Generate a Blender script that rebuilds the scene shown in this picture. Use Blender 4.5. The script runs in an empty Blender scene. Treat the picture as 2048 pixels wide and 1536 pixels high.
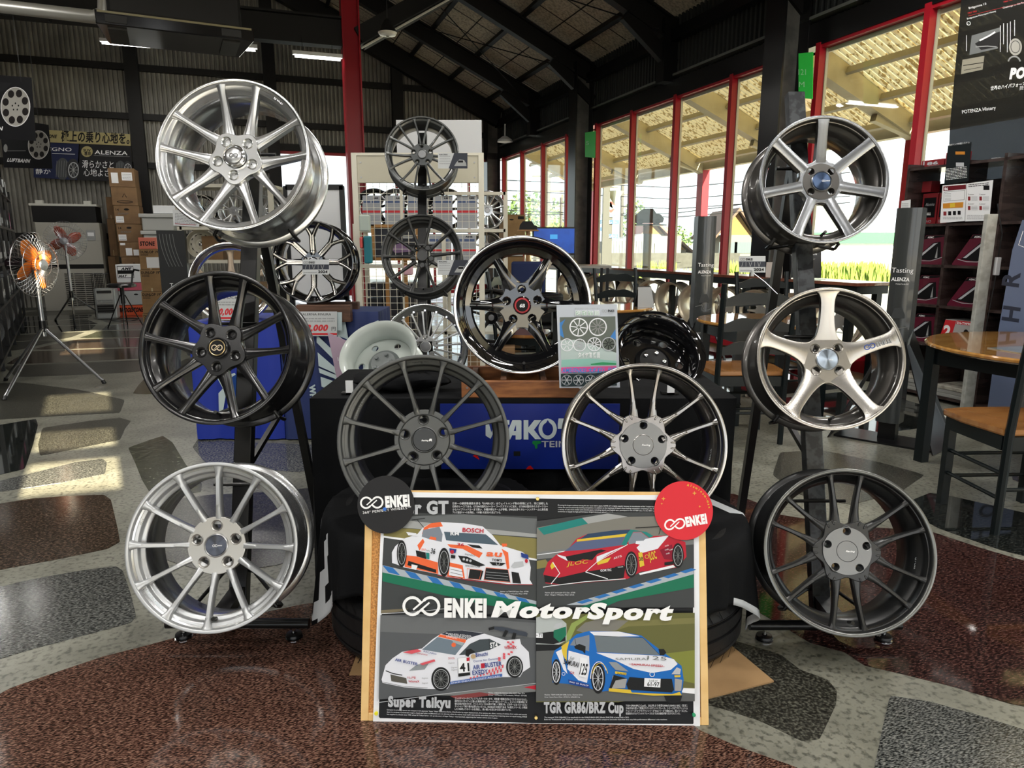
import bpy, math, random
from math import sin, cos, pi, radians as R_, sqrt, tan, atan2, exp
from mathutils import Matrix, Vector
random.seed(7)
SC = bpy.context.scene
COL = SC.collection
# ---------------------------------------------------------------- camera, light, exposure
F_PX, PITCH, CAMH = 1400.0, R_(11.2), 1.22
cd = bpy.data.cameras.new('camera'); cam = bpy.data.objects.new('camera', cd); COL.objects.link(cam)
cd.sensor_width = 36.0; cd.lens = 36.0 * F_PX / 2048.0; cd.clip_end = 500; cd.clip_start = 0.05
cam.location = (0, 0, CAMH); cam.rotation_euler = (pi/2 - PITCH, 0, 0)
SC.camera = cam
SC.view_settings.view_transform = 'Standard'; SC.view_settings.look = 'None'
SC.view_settings.gamma = 1.0; SC.view_settings.use_curve_mapping = False
SC.view_settings.exposure = 1.7
try:
    SC.cycles.use_denoising = True
    SC.cycles.max_bounces = 8; SC.cycles.diffuse_bounces = 4; SC.cycles.glossy_bounces = 4
    SC.cycles.transparent_max_bounces = 16; SC.cycles.transmission_bounces = 6
    SC.cycles.sample_clamp_indirect = 6.0; SC.cycles.caustics_reflective = False; SC.cycles.caustics_refractive = False
except Exception: pass
W = bpy.data.worlds.new('sky'); SC.world = W; W.use_nodes = True
_n = W.node_tree.nodes; _l = W.node_tree.links
_bg = _n['Background']; _tc = _n.new('ShaderNodeTexCoord'); _nz = _n.new('ShaderNodeTexNoise')
_cr = _n.new('ShaderNodeValToRGB'); _nz.inputs['Scale'].default_value = 2.2; _nz.inputs['Detail'].default_value = 6
_cr.color_ramp.elements[0].position = .35; _cr.color_ramp.elements[0].color = (.80, .90, 1.0, 1)
_cr.color_ramp.elements[1].position = .62; _cr.color_ramp.elements[1].color = (1, 1, 1, 1)
_l.new(_tc.outputs['Generated'], _nz.inputs['Vector']); _l.new(_nz.outputs['Fac'], _cr.inputs['Fac'])
_l.new(_cr.outputs['Color'], _bg.inputs['Color']); _bg.inputs['Strength'].default_value = 0.82
TH = R_(19.6)                                   # the building stands turned by this angle to the camera
SUN_AZ, SUN_EL = R_(-30.7), R_(22)              # where the light travels to, and how steeply
sd = bpy.data.lights.new('sun', 'SUN'); sun = bpy.data.objects.new('sun', sd); COL.objects.link(sun)
sd.energy = 13.0; sd.angle = R_(.3); sd.color = (1.0, .86, .60)
_d = Vector((sin(SUN_AZ)*cos(SUN_EL), cos(SUN_AZ)*cos(SUN_EL), -sin(SUN_EL)))
sun.rotation_euler = _d.to_track_quat('-Z', 'Y').to_euler(); sun.location = (4, -6, 12)

# ---------------------------------------------------------------- geometry helpers
Fv = Vector((0, cos(PITCH), -sin(PITCH))); Uv = Vector((0, sin(PITCH), cos(PITCH))); CAM = Vector((0, 0, CAMH))
def ray(px, py): return Fv + Vector(((px-1024)/F_PX, 0, 0)) - Uv*((py-768)/F_PX)
def P(px, py, zc): return CAM + ray(px, py)*zc
def PY(px, py, Y):
    d = ray(px, py); return CAM + d*(Y/d.y)
def PZ(px, py, z=0.0):
    d = ray(px, py); return CAM + d*((z-CAMH)/d.z)
def bl(u, v, z=0.0): return Vector((u*cos(TH) - v*sin(TH), u*sin(TH) + v*cos(TH), z))
def to_uv(p): return (p.x*cos(TH) + p.y*sin(TH), -p.x*sin(TH) + p.y*cos(TH))
BM = Matrix.Rotation(TH, 4, 'Z')
def TM(loc=(0,0,0), rx=0, ry=0, rz=0):
    return Matrix.Translation(Vector(loc)) @ Matrix.Rotation(rz,4,'Z') @ Matrix.Rotation(ry,4,'Y') @ Matrix.Rotation(rx,4,'X')

MATS = {}
def mat(name, col, rough=.5, metal=0.0, coat=0.0, noise=None, bump=None, emit=0, alpha=None, spec=None, aniso=0):
    if name in MATS: return MATS[name]
    m = bpy.data.materials.new(name); m.use_nodes = True; MATS[name] = m
    nt = m.node_tree; b = nt.nodes['Principled BSDF']; c = tuple(col) + (1,) if len(col) == 3 else col
    b.inputs['Base Color'].default_value = c; b.inputs['Roughness'].default_value = rough; b.inputs['Metallic'].default_value = metal
    if coat: b.inputs['Coat Weight'].default_value = coat; b.inputs['Coat Roughness'].default_value = .04
    if spec is not None: b.inputs['Specular IOR Level'].default_value = spec
    if emit: b.inputs['Emission Color'].default_value = c; b.inputs['Emission Strength'].default_value = emit
    tc = None
    if noise or bump: tc = nt.nodes.new('ShaderNodeTexCoord')
    if noise:                                    # (scale, second colour, lo, hi[, stretch])
        n = nt.nodes.new('ShaderNodeTexNoise'); n.inputs['Scale'].default_value = noise[0]; n.inputs['Detail'].default_value = 5
        r = nt.nodes.new('ShaderNodeValToRGB'); r.color_ramp.elements[0].position = noise[2]; r.color_ramp.elements[1].position = noise[3]
        r.color_ramp.elements[0].color = c; r.color_ramp.elements[1].color = tuple(noise[1]) + (1,)
        if len(noise) > 4:
            mp = nt.nodes.new('ShaderNodeMapping'); mp.inputs['Scale'].default_value = noise[4]
            nt.links.new(tc.outputs['Object'], mp.inputs['Vector']); nt.links.new(mp.outputs['Vector'], n.inputs['Vector'])
        else: nt.links.new(tc.outputs['Object'], n.inputs['Vector'])
        nt.links.new(n.outputs['Fac'], r.inputs['Fac']); nt.links.new(r.outputs['Color'], b.inputs['Base Color'])
    if bump:                                     # (scale, strength)
        n = nt.nodes.new('ShaderNodeTexNoise'); n.inputs['Scale'].default_value = bump[0]; n.inputs['Detail'].default_value = 4
        nt.links.new(tc.outputs['Object'], n.inputs['Vector'])
        bp = nt.nodes.new('ShaderNodeBump'); bp.inputs['Strength'].default_value = bump[1]; bp.inputs['Distance'].default_value = .01
        nt.links.new(n.outputs['Fac'], bp.inputs['Height']); nt.links.new(bp.outputs['Normal'], b.inputs['Normal'])
    return m
def glassmat(name, tint=(.93,.97,.95), gloss=.08):
    if name in MATS: return MATS[name]
    m = bpy.data.materials.new(name); m.use_nodes = True; MATS[name] = m; nt = m.node_tree; nt.nodes.clear()
    o = nt.nodes.new('ShaderNodeOutputMaterial'); t = nt.nodes.new('ShaderNodeBsdfTransparent'); g = nt.nodes.new('ShaderNodeBsdfGlossy')
    x = nt.nodes.new('ShaderNodeMixShader'); f = nt.nodes.new('ShaderNodeLayerWeight'); f.inputs['Blend'].default_value = .5
    pw = nt.nodes.new('ShaderNodeMath'); pw.operation = 'POWER'; pw.inputs[1].default_value = 5; ad = nt.nodes.new('ShaderNodeMath'); ad.operation = 'MULTIPLY_ADD'; ad.inputs[1].default_value = .7; ad.inputs[2].default_value = .04
    t.inputs['Color'].default_value = tuple(tint)+(1,); g.inputs['Roughness'].default_value = .02
    nt.links.new(f.outputs['Facing'], pw.inputs[0]); nt.links.new(pw.outputs[0], ad.inputs[0]); nt.links.new(ad.outputs[0], x.inputs['Fac'])
    nt.links.new(t.outputs[0], x.inputs[1]); nt.links.new(g.outputs[0], x.inputs[2])
    nt.links.new(x.outputs[0], o.inputs['Surface']); return m
def granite(name, c1, c2, c3, scale=90, rough=.07, flow=3.0):
    if name in MATS: return MATS[name]
    m = bpy.data.materials.new(name); m.use_nodes = True; MATS[name] = m; nt = m.node_tree; b = nt.nodes['Principled BSDF']
    tc = nt.nodes.new('ShaderNodeTexCoord'); mp = nt.nodes.new('ShaderNodeMapping'); mp.inputs['Rotation'].default_value = (0,0,.3); mp.inputs['Scale'].default_value = (1, flow, 1)
    v = nt.nodes.new('ShaderNodeTexNoise'); v.inputs['Scale'].default_value = scale; v.inputs['Detail'].default_value = 3
    w = nt.nodes.new('ShaderNodeTexNoise'); w.inputs['Scale'].default_value = 1.6; w.inputs['Detail'].default_value = 3
    r = nt.nodes.new('ShaderNodeValToRGB'); e = r.color_ramp.elements
    e[0].position = .40; e[0].color = tuple(c1)+(1,); e[1].position = .68; e[1].color = tuple(c3)+(1,); k = e.new(.52); k.color = tuple(c2)+(1,)
    mx = nt.nodes.new('ShaderNodeMixRGB'); mx.blend_type = 'MULTIPLY'; mx.inputs['Fac'].default_value = .55
    r2 = nt.nodes.new('ShaderNodeValToRGB'); r2.color_ramp.elements[0].position = .3; r2.color_ramp.elements[0].color = (.45,.45,.45,1); r2.color_ramp.elements[1].position = .7
    nt.links.new(tc.outputs['Object'], mp.inputs['Vector']); nt.links.new(mp.outputs['Vector'], v.inputs['Vector']); nt.links.new(tc.outputs['Object'], w.inputs['Vector'])
    nt.links.new(v.outputs['Fac'], r.inputs['Fac']); nt.links.new(w.outputs['Fac'], r2.inputs['Fac'])
    nt.links.new(r.outputs['Color'], mx.inputs['Color1']); nt.links.new(r2.outputs['Color'], mx.inputs['Color2'])
    nt.links.new(mx.outputs['Color'], b.inputs['Base Color']); b.inputs['Roughness'].default_value = rough
    return m

class MB:
    def __init__(s): s.v = []; s.f = []; s.m = []; s.mats = []
    def mi(s, m):
        if m not in s.mats: s.mats.append(m)
        return s.mats.index(m)
    def add(s, vs, fs, m, X=None):
        o = len(s.v); i = s.mi(m)
        s.v += [tuple(X @ Vector(p)) for p in vs] if X is not None else [tuple(p) for p in vs]
        s.f += [tuple(o+k for k in f) for f in fs]; s.m += [i]*len(fs); return s
    def box(s, x0, y0, z0, x1, y1, z1, m, X=None):
        vs = [(x0,y0,z0),(x1,y0,z0),(x1,y1,z0),(x0,y1,z0),(x0,y0,z1),(x1,y0,z1),(x1,y1,z1),(x0,y1,z1)]
        return s.add(vs, [(0,3,2,1),(4,5,6,7),(0,1,5,4),(1,2,6,5),(2,3,7,6),(3,0,4,7)], m, X)
    def lathe(s, prof, m, seg=48, X=None, closed=False, matf=None):
        n = len(prof); vs = []; fs = []
        for k in range(seg):
            a = 2*pi*k/seg; vs += [(r*cos(a), r*sin(a), z) for r, z in prof]
        jn = n if closed else n-1
        for k in range(seg):
            for j in range(jn):
                a = k*n+j; b = k*n+(j+1) % n; c = ((k+1) % seg)*n+(j+1) % n; d = ((k+1) % seg)*n+j
                fs.append((a, d, c, b))
        if matf is None: return s.add(vs, fs, m, X)
        o = len(s.v); s.v += [tuple(X @ Vector(p)) for p in vs] if X is not None else vs
        for q, f in enumerate(fs): s.f.append(tuple(o+i for i in f)); s.m.append(s.mi(matf(q % jn)))
        return s
    def disc(s, r, z, m, seg=32, X=None, cx=0, cy=0):
        return s.add([(cx+r*cos(2*pi*k/seg), cy+r*sin(2*pi*k/seg), z) for k in range(seg)], [tuple(range(seg))], m, X)
    def cyl(s, p0, p1, r, m, seg=14, r1=None, X=None):
        p0 = Vector(p0); p1 = Vector(p1); d = p1-p0; q = d.to_track_quat('Z', 'Y').to_matrix(); r1 = r if r1 is None else r1
        vs = [p0+q@Vector((r*cos(2*pi*k/seg), r*sin(2*pi*k/seg), 0)) for k in range(seg)] + [p1+q@Vector((r1*cos(2*pi*k/seg), r1*sin(2*pi*k/seg), 0)) for k in range(seg)]
        fs = [(k, (k+1) % seg, seg+(k+1) % seg, seg+k) for k in range(seg)] + [tuple(range(seg))[::-1], tuple(range(seg, 2*seg))]
        return s.add(vs, fs, m, X)
    def tube(s, pts, r, m, seg=8, X=None, closed=False):
        pts = [Vector(p) for p in pts]; n = len(pts); vs = []; fs = []; up = None
        for i, p in enumerate(pts):
            a = pts[i-1] if (i or closed) else p; b = pts[(i+1) % n] if (i < n-1 or closed) else p
            t = (b-a).normalized()
            if up is None: up = Vector((0,0,1)) if abs(t.z) < .9 else Vector((1,0,0))
            x = t.cross(up).normalized(); y = x.cross(t).normalized(); up = y
            rr = r[i] if isinstance(r, (list, tuple)) else r
            vs += [p + x*(rr*cos(2*pi*k/seg)) + y*(rr*sin(2*pi*k/seg)) for k in range(seg)]
        for i in range(n if closed else n-1):
            j = (i+1) % n
            for k in range(seg): fs.append((i*seg+k, i*seg+(k+1) % seg, j*seg+(k+1) % seg, j*seg+k))
        if not closed: fs += [tuple(range(seg))[::-1], tuple(range((n-1)*seg, n*seg))]
        return s.add(vs, fs, m, X)
    def beam(s, p0, p1, w, h, m, up=(0,0,1), X=None):      # rectangular bar between two points
        p0 = Vector(p0); p1 = Vector(p1); t = (p1-p0).normalized(); x = t.cross(Vector(up)).normalized(); y = x.cross(t).normalized()
        vs = [p + x*a*w/2 + y*b*h/2 for p in (p0, p1) for a, b in ((-1,-1),(1,-1),(1,1),(-1,1))]
        return s.add(vs, [(0,1,2,3),(7,6,5,4),(0,4,5,1),(1,5,6,2),(2,6,7,3),(3,7,4,0)], m, X)
    def prism(s, pts, z0, z1, m, X=None, mtop=None):
        n = len(pts); a = sum(pts[i][0]*pts[(i+1) % n][1]-pts[(i+1) % n][0]*pts[i][1] for i in range(n))
        if a < 0: pts = pts[::-1]
        vs = [(x,y,z0) for x,y in pts] + [(x,y,z1) for x,y in pts]
        s.add(vs, [tuple(range(n))[::-1]] + [(k,(k+1) % n,n+(k+1) % n,n+k) for k in range(n)], m, X)
        return s.add([(x,y,z1) for x,y in pts], [tuple(range(n))], mtop or m, X)
    def build(s, name, parent=None, M=None, bevel=0, smooth=35, **tags):
        me = bpy.data.meshes.new(name); me.from_pydata(s.v, [], s.f)
        for m in s.mats: me.materials.append(m)
        me.polygons.foreach_set('material_index', s.m)
        if smooth:
            me.polygons.foreach_set('use_smooth', [True]*len(s.f)); me.update(); me.set_sharp_from_angle(angle=R_(smooth))
        me.update()
        return link(name, me, parent, M, bevel, **tags)
def link(name, me, parent=None, M=None, bevel=0, **tags):
    o = bpy.data.objects.new(name, me); COL.objects.link(o)
    if parent is not None: o.parent = parent
    if M is not None: o.matrix_local = M
    if bevel:
        b = o.modifiers.new('bevel', 'BEVEL'); b.width = bevel; b.segments = 2; b.limit_method = 'ANGLE'; b.angle_limit = R_(40)
        b.harden_normals = False
    for k, v in tags.items(): o[k] = v
    return o
def thing(name, label, cat, M=None, group=None):
    o = bpy.data.objects.new(name, None); COL.objects.link(o); o.empty_display_size = .05
    if M is not None: o.matrix_world = M
    o['label'] = label; o['category'] = cat
    if group: o['group'] = group
    return o
def tg(o, label, cat, group=None, kind=None):
    o['label'] = label; o['category'] = cat
    if group: o['group'] = group
    if kind: o['kind'] = kind
    return o
def struct(name, mb, M=None, parent=None, **k):
    o = mb.build(name, parent, M, **k)
    if parent is None: o['kind'] = 'structure'
    return o
def copy_tree(o, M=None, parent=None, label=None, group=None):
    c = o.copy(); COL.objects.link(c)
    if parent is not None: c.parent = parent
    for ch in list(o.children): copy_tree(ch, None, c)
    if M is not None: c.matrix_world = M
    if label: c['label'] = label
    if group: c['group'] = group
    return c

# ---------------------------------------------------------------- flat print on sheets
_TX = {}
def text_geo(s, bold=0.0):
    k = (s, bold)
    if k in _TX: return _TX[k]
    c = bpy.data.curves.new('t', 'FONT'); c.body = s; c.size = 1; c.resolution_u = 3; c.offset = bold; c.space_character = 1 + bold*2.2
    o = bpy.data.objects.new('t', c); COL.objects.link(o)
    bpy.context.view_layer.update()
    me = bpy.data.meshes.new_from_object(o.evaluated_get(bpy.context.evaluated_depsgraph_get()))
    vs = [(v.co.x, v.co.y) for v in me.vertices]; fs = [tuple(p.vertices) for p in me.polygons]
    bpy.data.objects.remove(o); bpy.data.curves.remove(c); bpy.data.meshes.remove(me)
    if vs:
        x0 = min(v[0] for v in vs); x1 = max(v[0] for v in vs)
    else: x0, x1 = 0, 1
    _TX[k] = (vs, fs, x0, x1); return _TX[k]
class Art:
    """Flat printed shapes. T maps drawing coordinates to the sheet's local x, y."""
    def __init__(s, T=None, step=4e-5, z0=0.0): s.mb = MB(); s.T = T or (lambda x, y: (x, y)); s.z = z0; s.step = step; s.flip = T is not None
    def raw(s, pts, faces, m):
        q = [s.T(x, y) for x, y in pts]; s.z += s.step
        out = []
        for f in faces:
            a = sum(q[f[i]][0]*q[f[(i+1) % len(f)]][1]-q[f[(i+1) % len(f)]][0]*q[f[i]][1] for i in range(len(f)))
            out.append(f if a > 0 else f[::-1])
        s.mb.add([(x, y, s.z) for x, y in q], out, m)
    def poly(s, pts, m): s.raw(pts, [tuple(range(len(pts)))], m)
    def rect(s, x0, y0, x1, y1, m): s.poly([(x0,y0),(x1,y0),(x1,y1),(x0,y1)], m)
    def ell(s, cx, cy, rx, ry, m, n=28, a0=0, a1=360): s.poly([(cx+rx*cos(R_(a0+(a1-a0)*k/(n if a1-a0 >= 360 else n-1))), cy+ry*sin(R_(a0+(a1-a0)*k/(n if a1-a0 >= 360 else n-1)))) for k in range(n)], m)
    def line(s, pts, w, m, closed=False):
        n = len(pts); L = []; Rr = []
        for i in range(n):
            a = pts[i-1] if (i or closed) else pts[i]; b = pts[(i+1) % n] if (i < n-1 or closed) else pts[i]
            dx, dy = b[0]-a[0], b[1]-a[1]; l = sqrt(dx*dx+dy*dy) or 1; nx, ny = -dy/l*w/2, dx/l*w/2
            L.append((pts[i][0]+nx, pts[i][1]+ny)); Rr.append((pts[i][0]-nx, pts[i][1]-ny))
        fs = [(i, i+1, n+i+1, n+i) for i in range(n-1)] + ([(n-1, 0, n, 2*n-1)] if closed else [])
        s.raw(L+Rr, fs, m)
    def ring(s, cx, cy, r, w, m, n=36, a0=0, a1=360, ry=None):
        ry = ry or r; cl = a1-a0 >= 360
        s.line([(cx+r*cos(R_(a0+(a1-a0)*k/(n if cl else n-1))), cy+ry*sin(R_(a0+(a1-a0)*k/(n if cl else n-1)))) for k in range(n)], w, m, cl)
    def text(s, t, x, y, h, m, w=None, bold=0.0, shear=0.0, rot=0.0, align='l'):
        """h is cap height; w fits the width; (x, y) the start of the baseline."""
        vs, fs, x0, x1 = text_geo(t, bold)
        if not vs: return
        sy = h/.72; sx = (w/(x1-x0)) if w else sy; up = -1 if s.flip else 1
        off = {'l': 0, 'c': -(x1-x0)/2, 'r': -(x1-x0)}[align]; ca, sa = cos(R_(rot)), sin(R_(rot))
        out = []
        for a, b in vs:
            X = (a-x0+off)*sx + shear*b*sy; Y = b*sy
            out.append((x + X*ca - Y*sa, y + up*(X*sa + Y*ca)))
        s.raw(out, fs, m)
    def scribble(s, x0, y0, x1, n, dy, h, m, slope=0, seed=1, gap=.25):
        """rows of tiny unreadable print as broken bars"""
        rr = random.Random(seed)
        for i in range(n):
            x = x0; y = y0+i*dy
            while x < x1:
                L = (x1-x0)*rr.uniform(.03, .12); e = min(x1, x+L)
                s.poly([(x, y+slope*(x-x0)), (e, y+slope*(e-x0)), (e, y+h+slope*(e-x0)), (x, y+h+slope*(x-x0))], m)
                s.z -= s.step
                x = e+L*gap
        s.z += s.step
    def logo(s, cx, cy, r, m, w=None, sl=0.0):
        """the two linked rings with the slanted bars between them; r = ring radius"""
        w = w or r*.36; up = -1 if s.flip else 1
        def q(x, y): return (cx+x*r, cy+up*(y*r+sl*x*r))
        N = 18
        s.line([q(-1.05+cos(R_(40+k*280/N)), sin(R_(40+k*280/N))) for k in range(N+1)], w, m)
        s.line([q(1.05+cos(R_(-140+k*280/N)), sin(R_(-140+k*280/N))) for k in range(N+1)], w, m)
        s.line([q(-.35,.68), q(-.05,.42)], w, m); s.line([q(.35,-.68), q(.05,-.42)], w, m)
        s.line([q(-.35,-.7), q(.95,.42)], w*.62, m); s.line([q(-.95,-.42), q(.35,.7)], w*.62, m)
    def build(s, name, parent=None, M=None, **k): return s.mb.build(name, parent, M, smooth=0, **k)
def pmap(M):
    """drawing in photo pixels onto the plane z = 0 of matrix M"""
    Mi = M.inverted(); o = Mi @ CAM
    def T(px, py):
        d = Mi.to_3x3() @ ray(px, py); t = -o.z/d.z; q = o + d*t; return (q.x, q.y)
    return T
def frame(origin, xa, ya):
    xa = Vector(xa).normalized(); ya = Vector(ya); n = xa.cross(ya).normalized(); ya = n.cross(xa).normalized()
    M = Matrix((xa, ya, n)).transposed().to_4x4(); M.translation = Vector(origin); return M
def bframe(u, v, z, facing='front'):
    """sheet on a wall-parallel plane: x along +u, y up, normal to -v"""
    return frame(bl(u, v, z), bl(1,0) , (0,0,1)) if facing == 'front' else frame(bl(u, v, z), bl(0,-1), (0,0,1))

# ---------------------------------------------------------------- common materials
BLACK = mat('black paint', (.0035,.0035,.004), .5, spec=.25)
BLACKS = mat('black steel', (.005,.005,.0055), .3, spec=.35)
DARK = mat('charcoal', (.010,.0105,.012), .5, spec=.3)
WHITE = mat('white', (.82,.84,.86), .5)
OFFW = mat('off white', (.62,.62,.56), .5)
CREAM = mat('cream enamel', (.68,.65,.54), .4)
RED = mat('red paint', (.34,.008,.018), .35, spec=.35)
KRAFT = mat('cardboard', (.36,.22,.10), .8, noise=(6,(.30,.18,.08),.4,.6))
KRAFTD = mat('cardboard dark', (.24,.14,.065), .8, noise=(6,(.2,.115,.055),.4,.6))
INKW = mat('white ink', (.95,.96,.97), .5, spec=.2)
INKK = mat('black ink', (.005,.005,.006), .5, spec=.2)
INKR = mat('red ink', (.62,.02,.03), .45)
INKB = mat('blue ink', (.02,.07,.38), .45)
INKG = mat('grey ink', (.3,.31,.32), .45)
CHROME = mat('chrome', (.75,.76,.78), .12, 1)
STEEL = mat('brushed steel', (.42,.43,.45), .3, 1)
# ================================================================ THE SETTING
def zroof(u): return 4.3 + .47*(5.5-u) if u > -3 else 8.295 - .47*(-3-u)
# ---- floor: cement with set stones
def floor_mat():
    m = mat('cement floor', (.26,.26,.215), .3, noise=(3.5,(.14,.14,.112),.35,.7), bump=(60,.08))
    nt = m.node_tree; b = nt.nodes['Principled BSDF']
    tc = nt.nodes.new('ShaderNodeTexCoord'); n = nt.nodes.new('ShaderNodeTexNoise'); n.inputs['Scale'].default_value = 55; n.inputs['Detail'].default_value = 3
    r = nt.nodes.new('ShaderNodeValToRGB'); r.color_ramp.elements[0].position = .34; r.color_ramp.elements[0].color = (.25,.25,.25,1); r.color_ramp.elements[1].position = .5
    x = nt.nodes.new('ShaderNodeMixRGB'); x.blend_type = 'MULTIPLY'; x.inputs['Fac'].default_value = .8
    src = b.inputs['Base Color'].links[0].from_socket
    nt.links.new(tc.outputs['Object'], n.inputs['Vector']); nt.links.new(n.outputs['Fac'], r.inputs['Fac'])
    nt.links.new(src, x.inputs['Color1']); nt.links.new(r.outputs['Color'], x.inputs['Color2']); nt.links.new(x.outputs['Color'], b.inputs['Base Color'])
    return m
CEM = floor_mat()
mb = MB().box(-12,-5,-.1,5.62,16.5,0, CEM); struct('floor', mb, BM, smooth=0)
G_RED = granite('red granite', (.012,.007,.006), (.105,.048,.035), (.34,.20,.145), 110, .09)
G_DRED = granite('dark red granite', (.008,.005,.005), (.045,.018,.016), (.12,.06,.05), 70, .06)
G_GREY = granite('grey granite', (.012,.013,.013), (.10,.105,.10), (.28,.28,.26), 95, .16)
G_DARK = granite('dark stone', (.016,.015,.012), (.045,.044,.035), (.15,.15,.12), 130, .28, 1)
G_BLK = granite('black polished stone', (.005,.006,.006), (.012,.014,.013), (.05,.055,.05), 60, .04)
G_BRN = granite('brown granite', (.014,.009,.006), (.06,.042,.03), (.20,.14,.10), 80, .12)
G_OLV = granite('olive slate', (.02,.022,.014), (.06,.064,.042), (.13,.13,.09), 40, .18, 1)
SL = [(G_RED, [(-90,1440),(20,1377),(113,1345),(205,1314),(300,1290),(400,1262),(512,1229),(600,1210),(700,1196),(900,1200),(1100,1245),(1300,1380),(1400,1462),(1485,1497),(1595,1536),(1700,1610),(-150,1640)]),
 (G_DARK, [(1380,1262),(1472,1283),(1560,1309),(1600,1340),(1655,1360),(1674,1382),(1672,1410),(1640,1478),(1605,1483),(1520,1442),(1440,1416),(1370,1400),(1340,1330)]),
 (G_DRED, [(1460,985),(1520,1008),(1560,1030),(1700,1052),(1850,1062),(1870,1066),(1960,1096),(2110,1140),(2110,1425),(2020,1408),(1900,1372),(1790,1345),(1730,1332),(1690,1305),(1620,1286),(1570,1255),(1500,1215),(1450,1160)]),
 (G_GREY, [(1780,1392),(1860,1404),(1960,1432),(2110,1480),(2110,1640),(1735,1640),(1748,1540),(1764,1460)]),
 (G_BLK, [(1825,1000),(1860,986),(1900,992),(2110,1040),(2110,1128),(2000,1100),(1880,1058),(1835,1035)]),
 (G_DARK, [(1560,905),(1640,900),(1760,925),(1850,950),(1800,985),(1700,1010),(1600,990),(1545,950)]),
 (G_BRN, [(-90,1022),(60,998),(140,992),(208,990),(222,1000),(236,1060),(240,1084),(215,1098),(120,1118),(20,1136),(-90,1160)]),
 (G_GREY, [(-90,1196),(60,1160),(160,1142),(232,1133),(246,1142),(262,1190),(272,1232),(262,1246),(180,1268),(60,1300),(-90,1345)]),
 (G_OLV, [(256,896),(300,880),(326,872),(345,885),(372,930),(404,968),(402,984),(360,990),(300,986),(284,960),(270,925)]),
 (G_BLK, [(-90,862),(0,850),(72,838),(76,850),(66,890),(50,938),(-10,952),(-90,965)]),
 (G_DARK, [(85,856),(180,842),(240,836),(262,842),(250,858),(240,880),(180,892),(80,912),(76,890)]),
 (G_GREY, [(70,945),(150,925),(205,918),(214,925),(210,948),(120,966),(40,978),(-90,996),(-90,975),(0,962)]),
 (G_DARK, [(345,1000),(420,990),(520,985),(640,975),(660,1000),(640,1090),(560,1130),(430,1150),(330,1120),(300,1060)]),
 (G_GREY, [(400,872),(480,885),(640,890),(660,925),(600,945),(470,935),(410,925),(385,895)]),
 (G_DARK, [(-90,770),(40,765),(160,780),(250,800),(240,826),(150,830),(20,838),(-90,845)])]
slabs = []
fm = MB()
for i, (m, pts) in enumerate(SL):
    q = [to_uv(PZ(x, y)) for x, y in pts]; slabs.append(q)
    # soften the corners
    s = []
    for k in range(len(q)):
        a, b, c = q[k-1], q[k], q[(k+1) % len(q)]
        s += [(b[0]+(a[0]-b[0])*.13, b[1]+(a[1]-b[1])*.13), (b[0]*.96+(a[0]+c[0])*.02, b[1]*.96+(a[1]+c[1])*.02), (b[0]+(c[0]-b[0])*.13, b[1]+(c[1]-b[1])*.13)]
    fm.prism(s, -.01, .0015+i*1e-5, m)
def inpoly(p, q):
    c = False; n = len(q)
    for i in range(n):
        (x1,y1),(x2,y2) = q[i], q[i-1]
        if (y1 > p[1]) != (y2 > p[1]) and p[0] < (x2-x1)*(p[1]-y1)/(y2-y1)+x1: c = not c
    return c
rs = random.Random(3)
gx = [[(-11.5+i*1.5+rs.uniform(-.3,.3), -4.5+j*1.0+rs.uniform(-.22,.22)) for j in range(22)] for i in range(12)]
pool = [G_DARK, G_GREY, G_BLK, G_BRN, G_OLV, G_DRED, G_DARK, G_BLK]
for i in range(11):
    for j in range(21):
        c4 = [gx[i][j], gx[i+1][j], gx[i+1][j+1], gx[i][j+1]]; cx = sum(p[0] for p in c4)/4; cy = sum(p[1] for p in c4)/4
        wc = bl(cx, cy)
        if wc.y > .2:
            dz = wc.y*cos(PITCH)+CAMH*sin(PITCH); yy = 768-F_PX*(wc.y*sin(PITCH)-CAMH*cos(PITCH))/dz; xx = 1024+F_PX*wc.x/dz
            if yy > 850 and (-300 < xx < 2300): continue
        if any(inpoly(p, q) for q in slabs for p in c4+[(cx,cy)]) or any(inpoly(p, c4) for q in slabs for p in q): continue
        if rs.random() < .12: continue
        pts = []
        for k in range(4):
            a, b = c4[k], c4[(k+1) % 4]
            for t in (0, .08, .3, .6, .92):
                x = a[0]+(b[0]-a[0])*t; y = a[1]+(b[1]-a[1])*t; f = .90 if t else .84
                pts.append((cx+(x-cx)*f+rs.uniform(-.015,.015), cy+(y-cy)*f+rs.uniform(-.015,.015)))
        fm.prism(pts, -.01, .0012, rs.choice(pool))
struct('floor_stones', fm, BM, smooth=0)

# ---- corrugated walls
CORR = mat('dark corrugated sheet', (.32,.31,.27), .5, noise=(2.0,(.17,.16,.14),.3,.7))
CORRB = mat('black corrugated sheet', (.018,.021,.021), .55)
def corr(mb, a0, a1, z0, z1f, m, fixed, axis='u', per=.085, dep=.055):
    n = int((a1-a0)/per); vs = []; fs = []; k = 0
    for i in range(n):
        for t, d in ((0,0),(.42,0),(.52,dep),(.9,dep)):
            a = a0+(i+t)*per
            p = (a, fixed+d) if axis == 'u' else (fixed+d, a)
            vs += [(p[0],p[1],z0), (p[0],p[1],z1f(a))]
            if k: fs.append((2*k-2, 2*k, 2*k+1, 2*k-1))
            k += 1
    mb.add(vs, fs, m)
VB = 16.4
mb = MB(); corr(mb, -11.6, .55, 0, lambda u: zroof(u)+.05, CORR, VB); corr(mb, .5, 5.6, 3.25, lambda u: zroof(u)+.05, CORR, VB)
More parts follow.
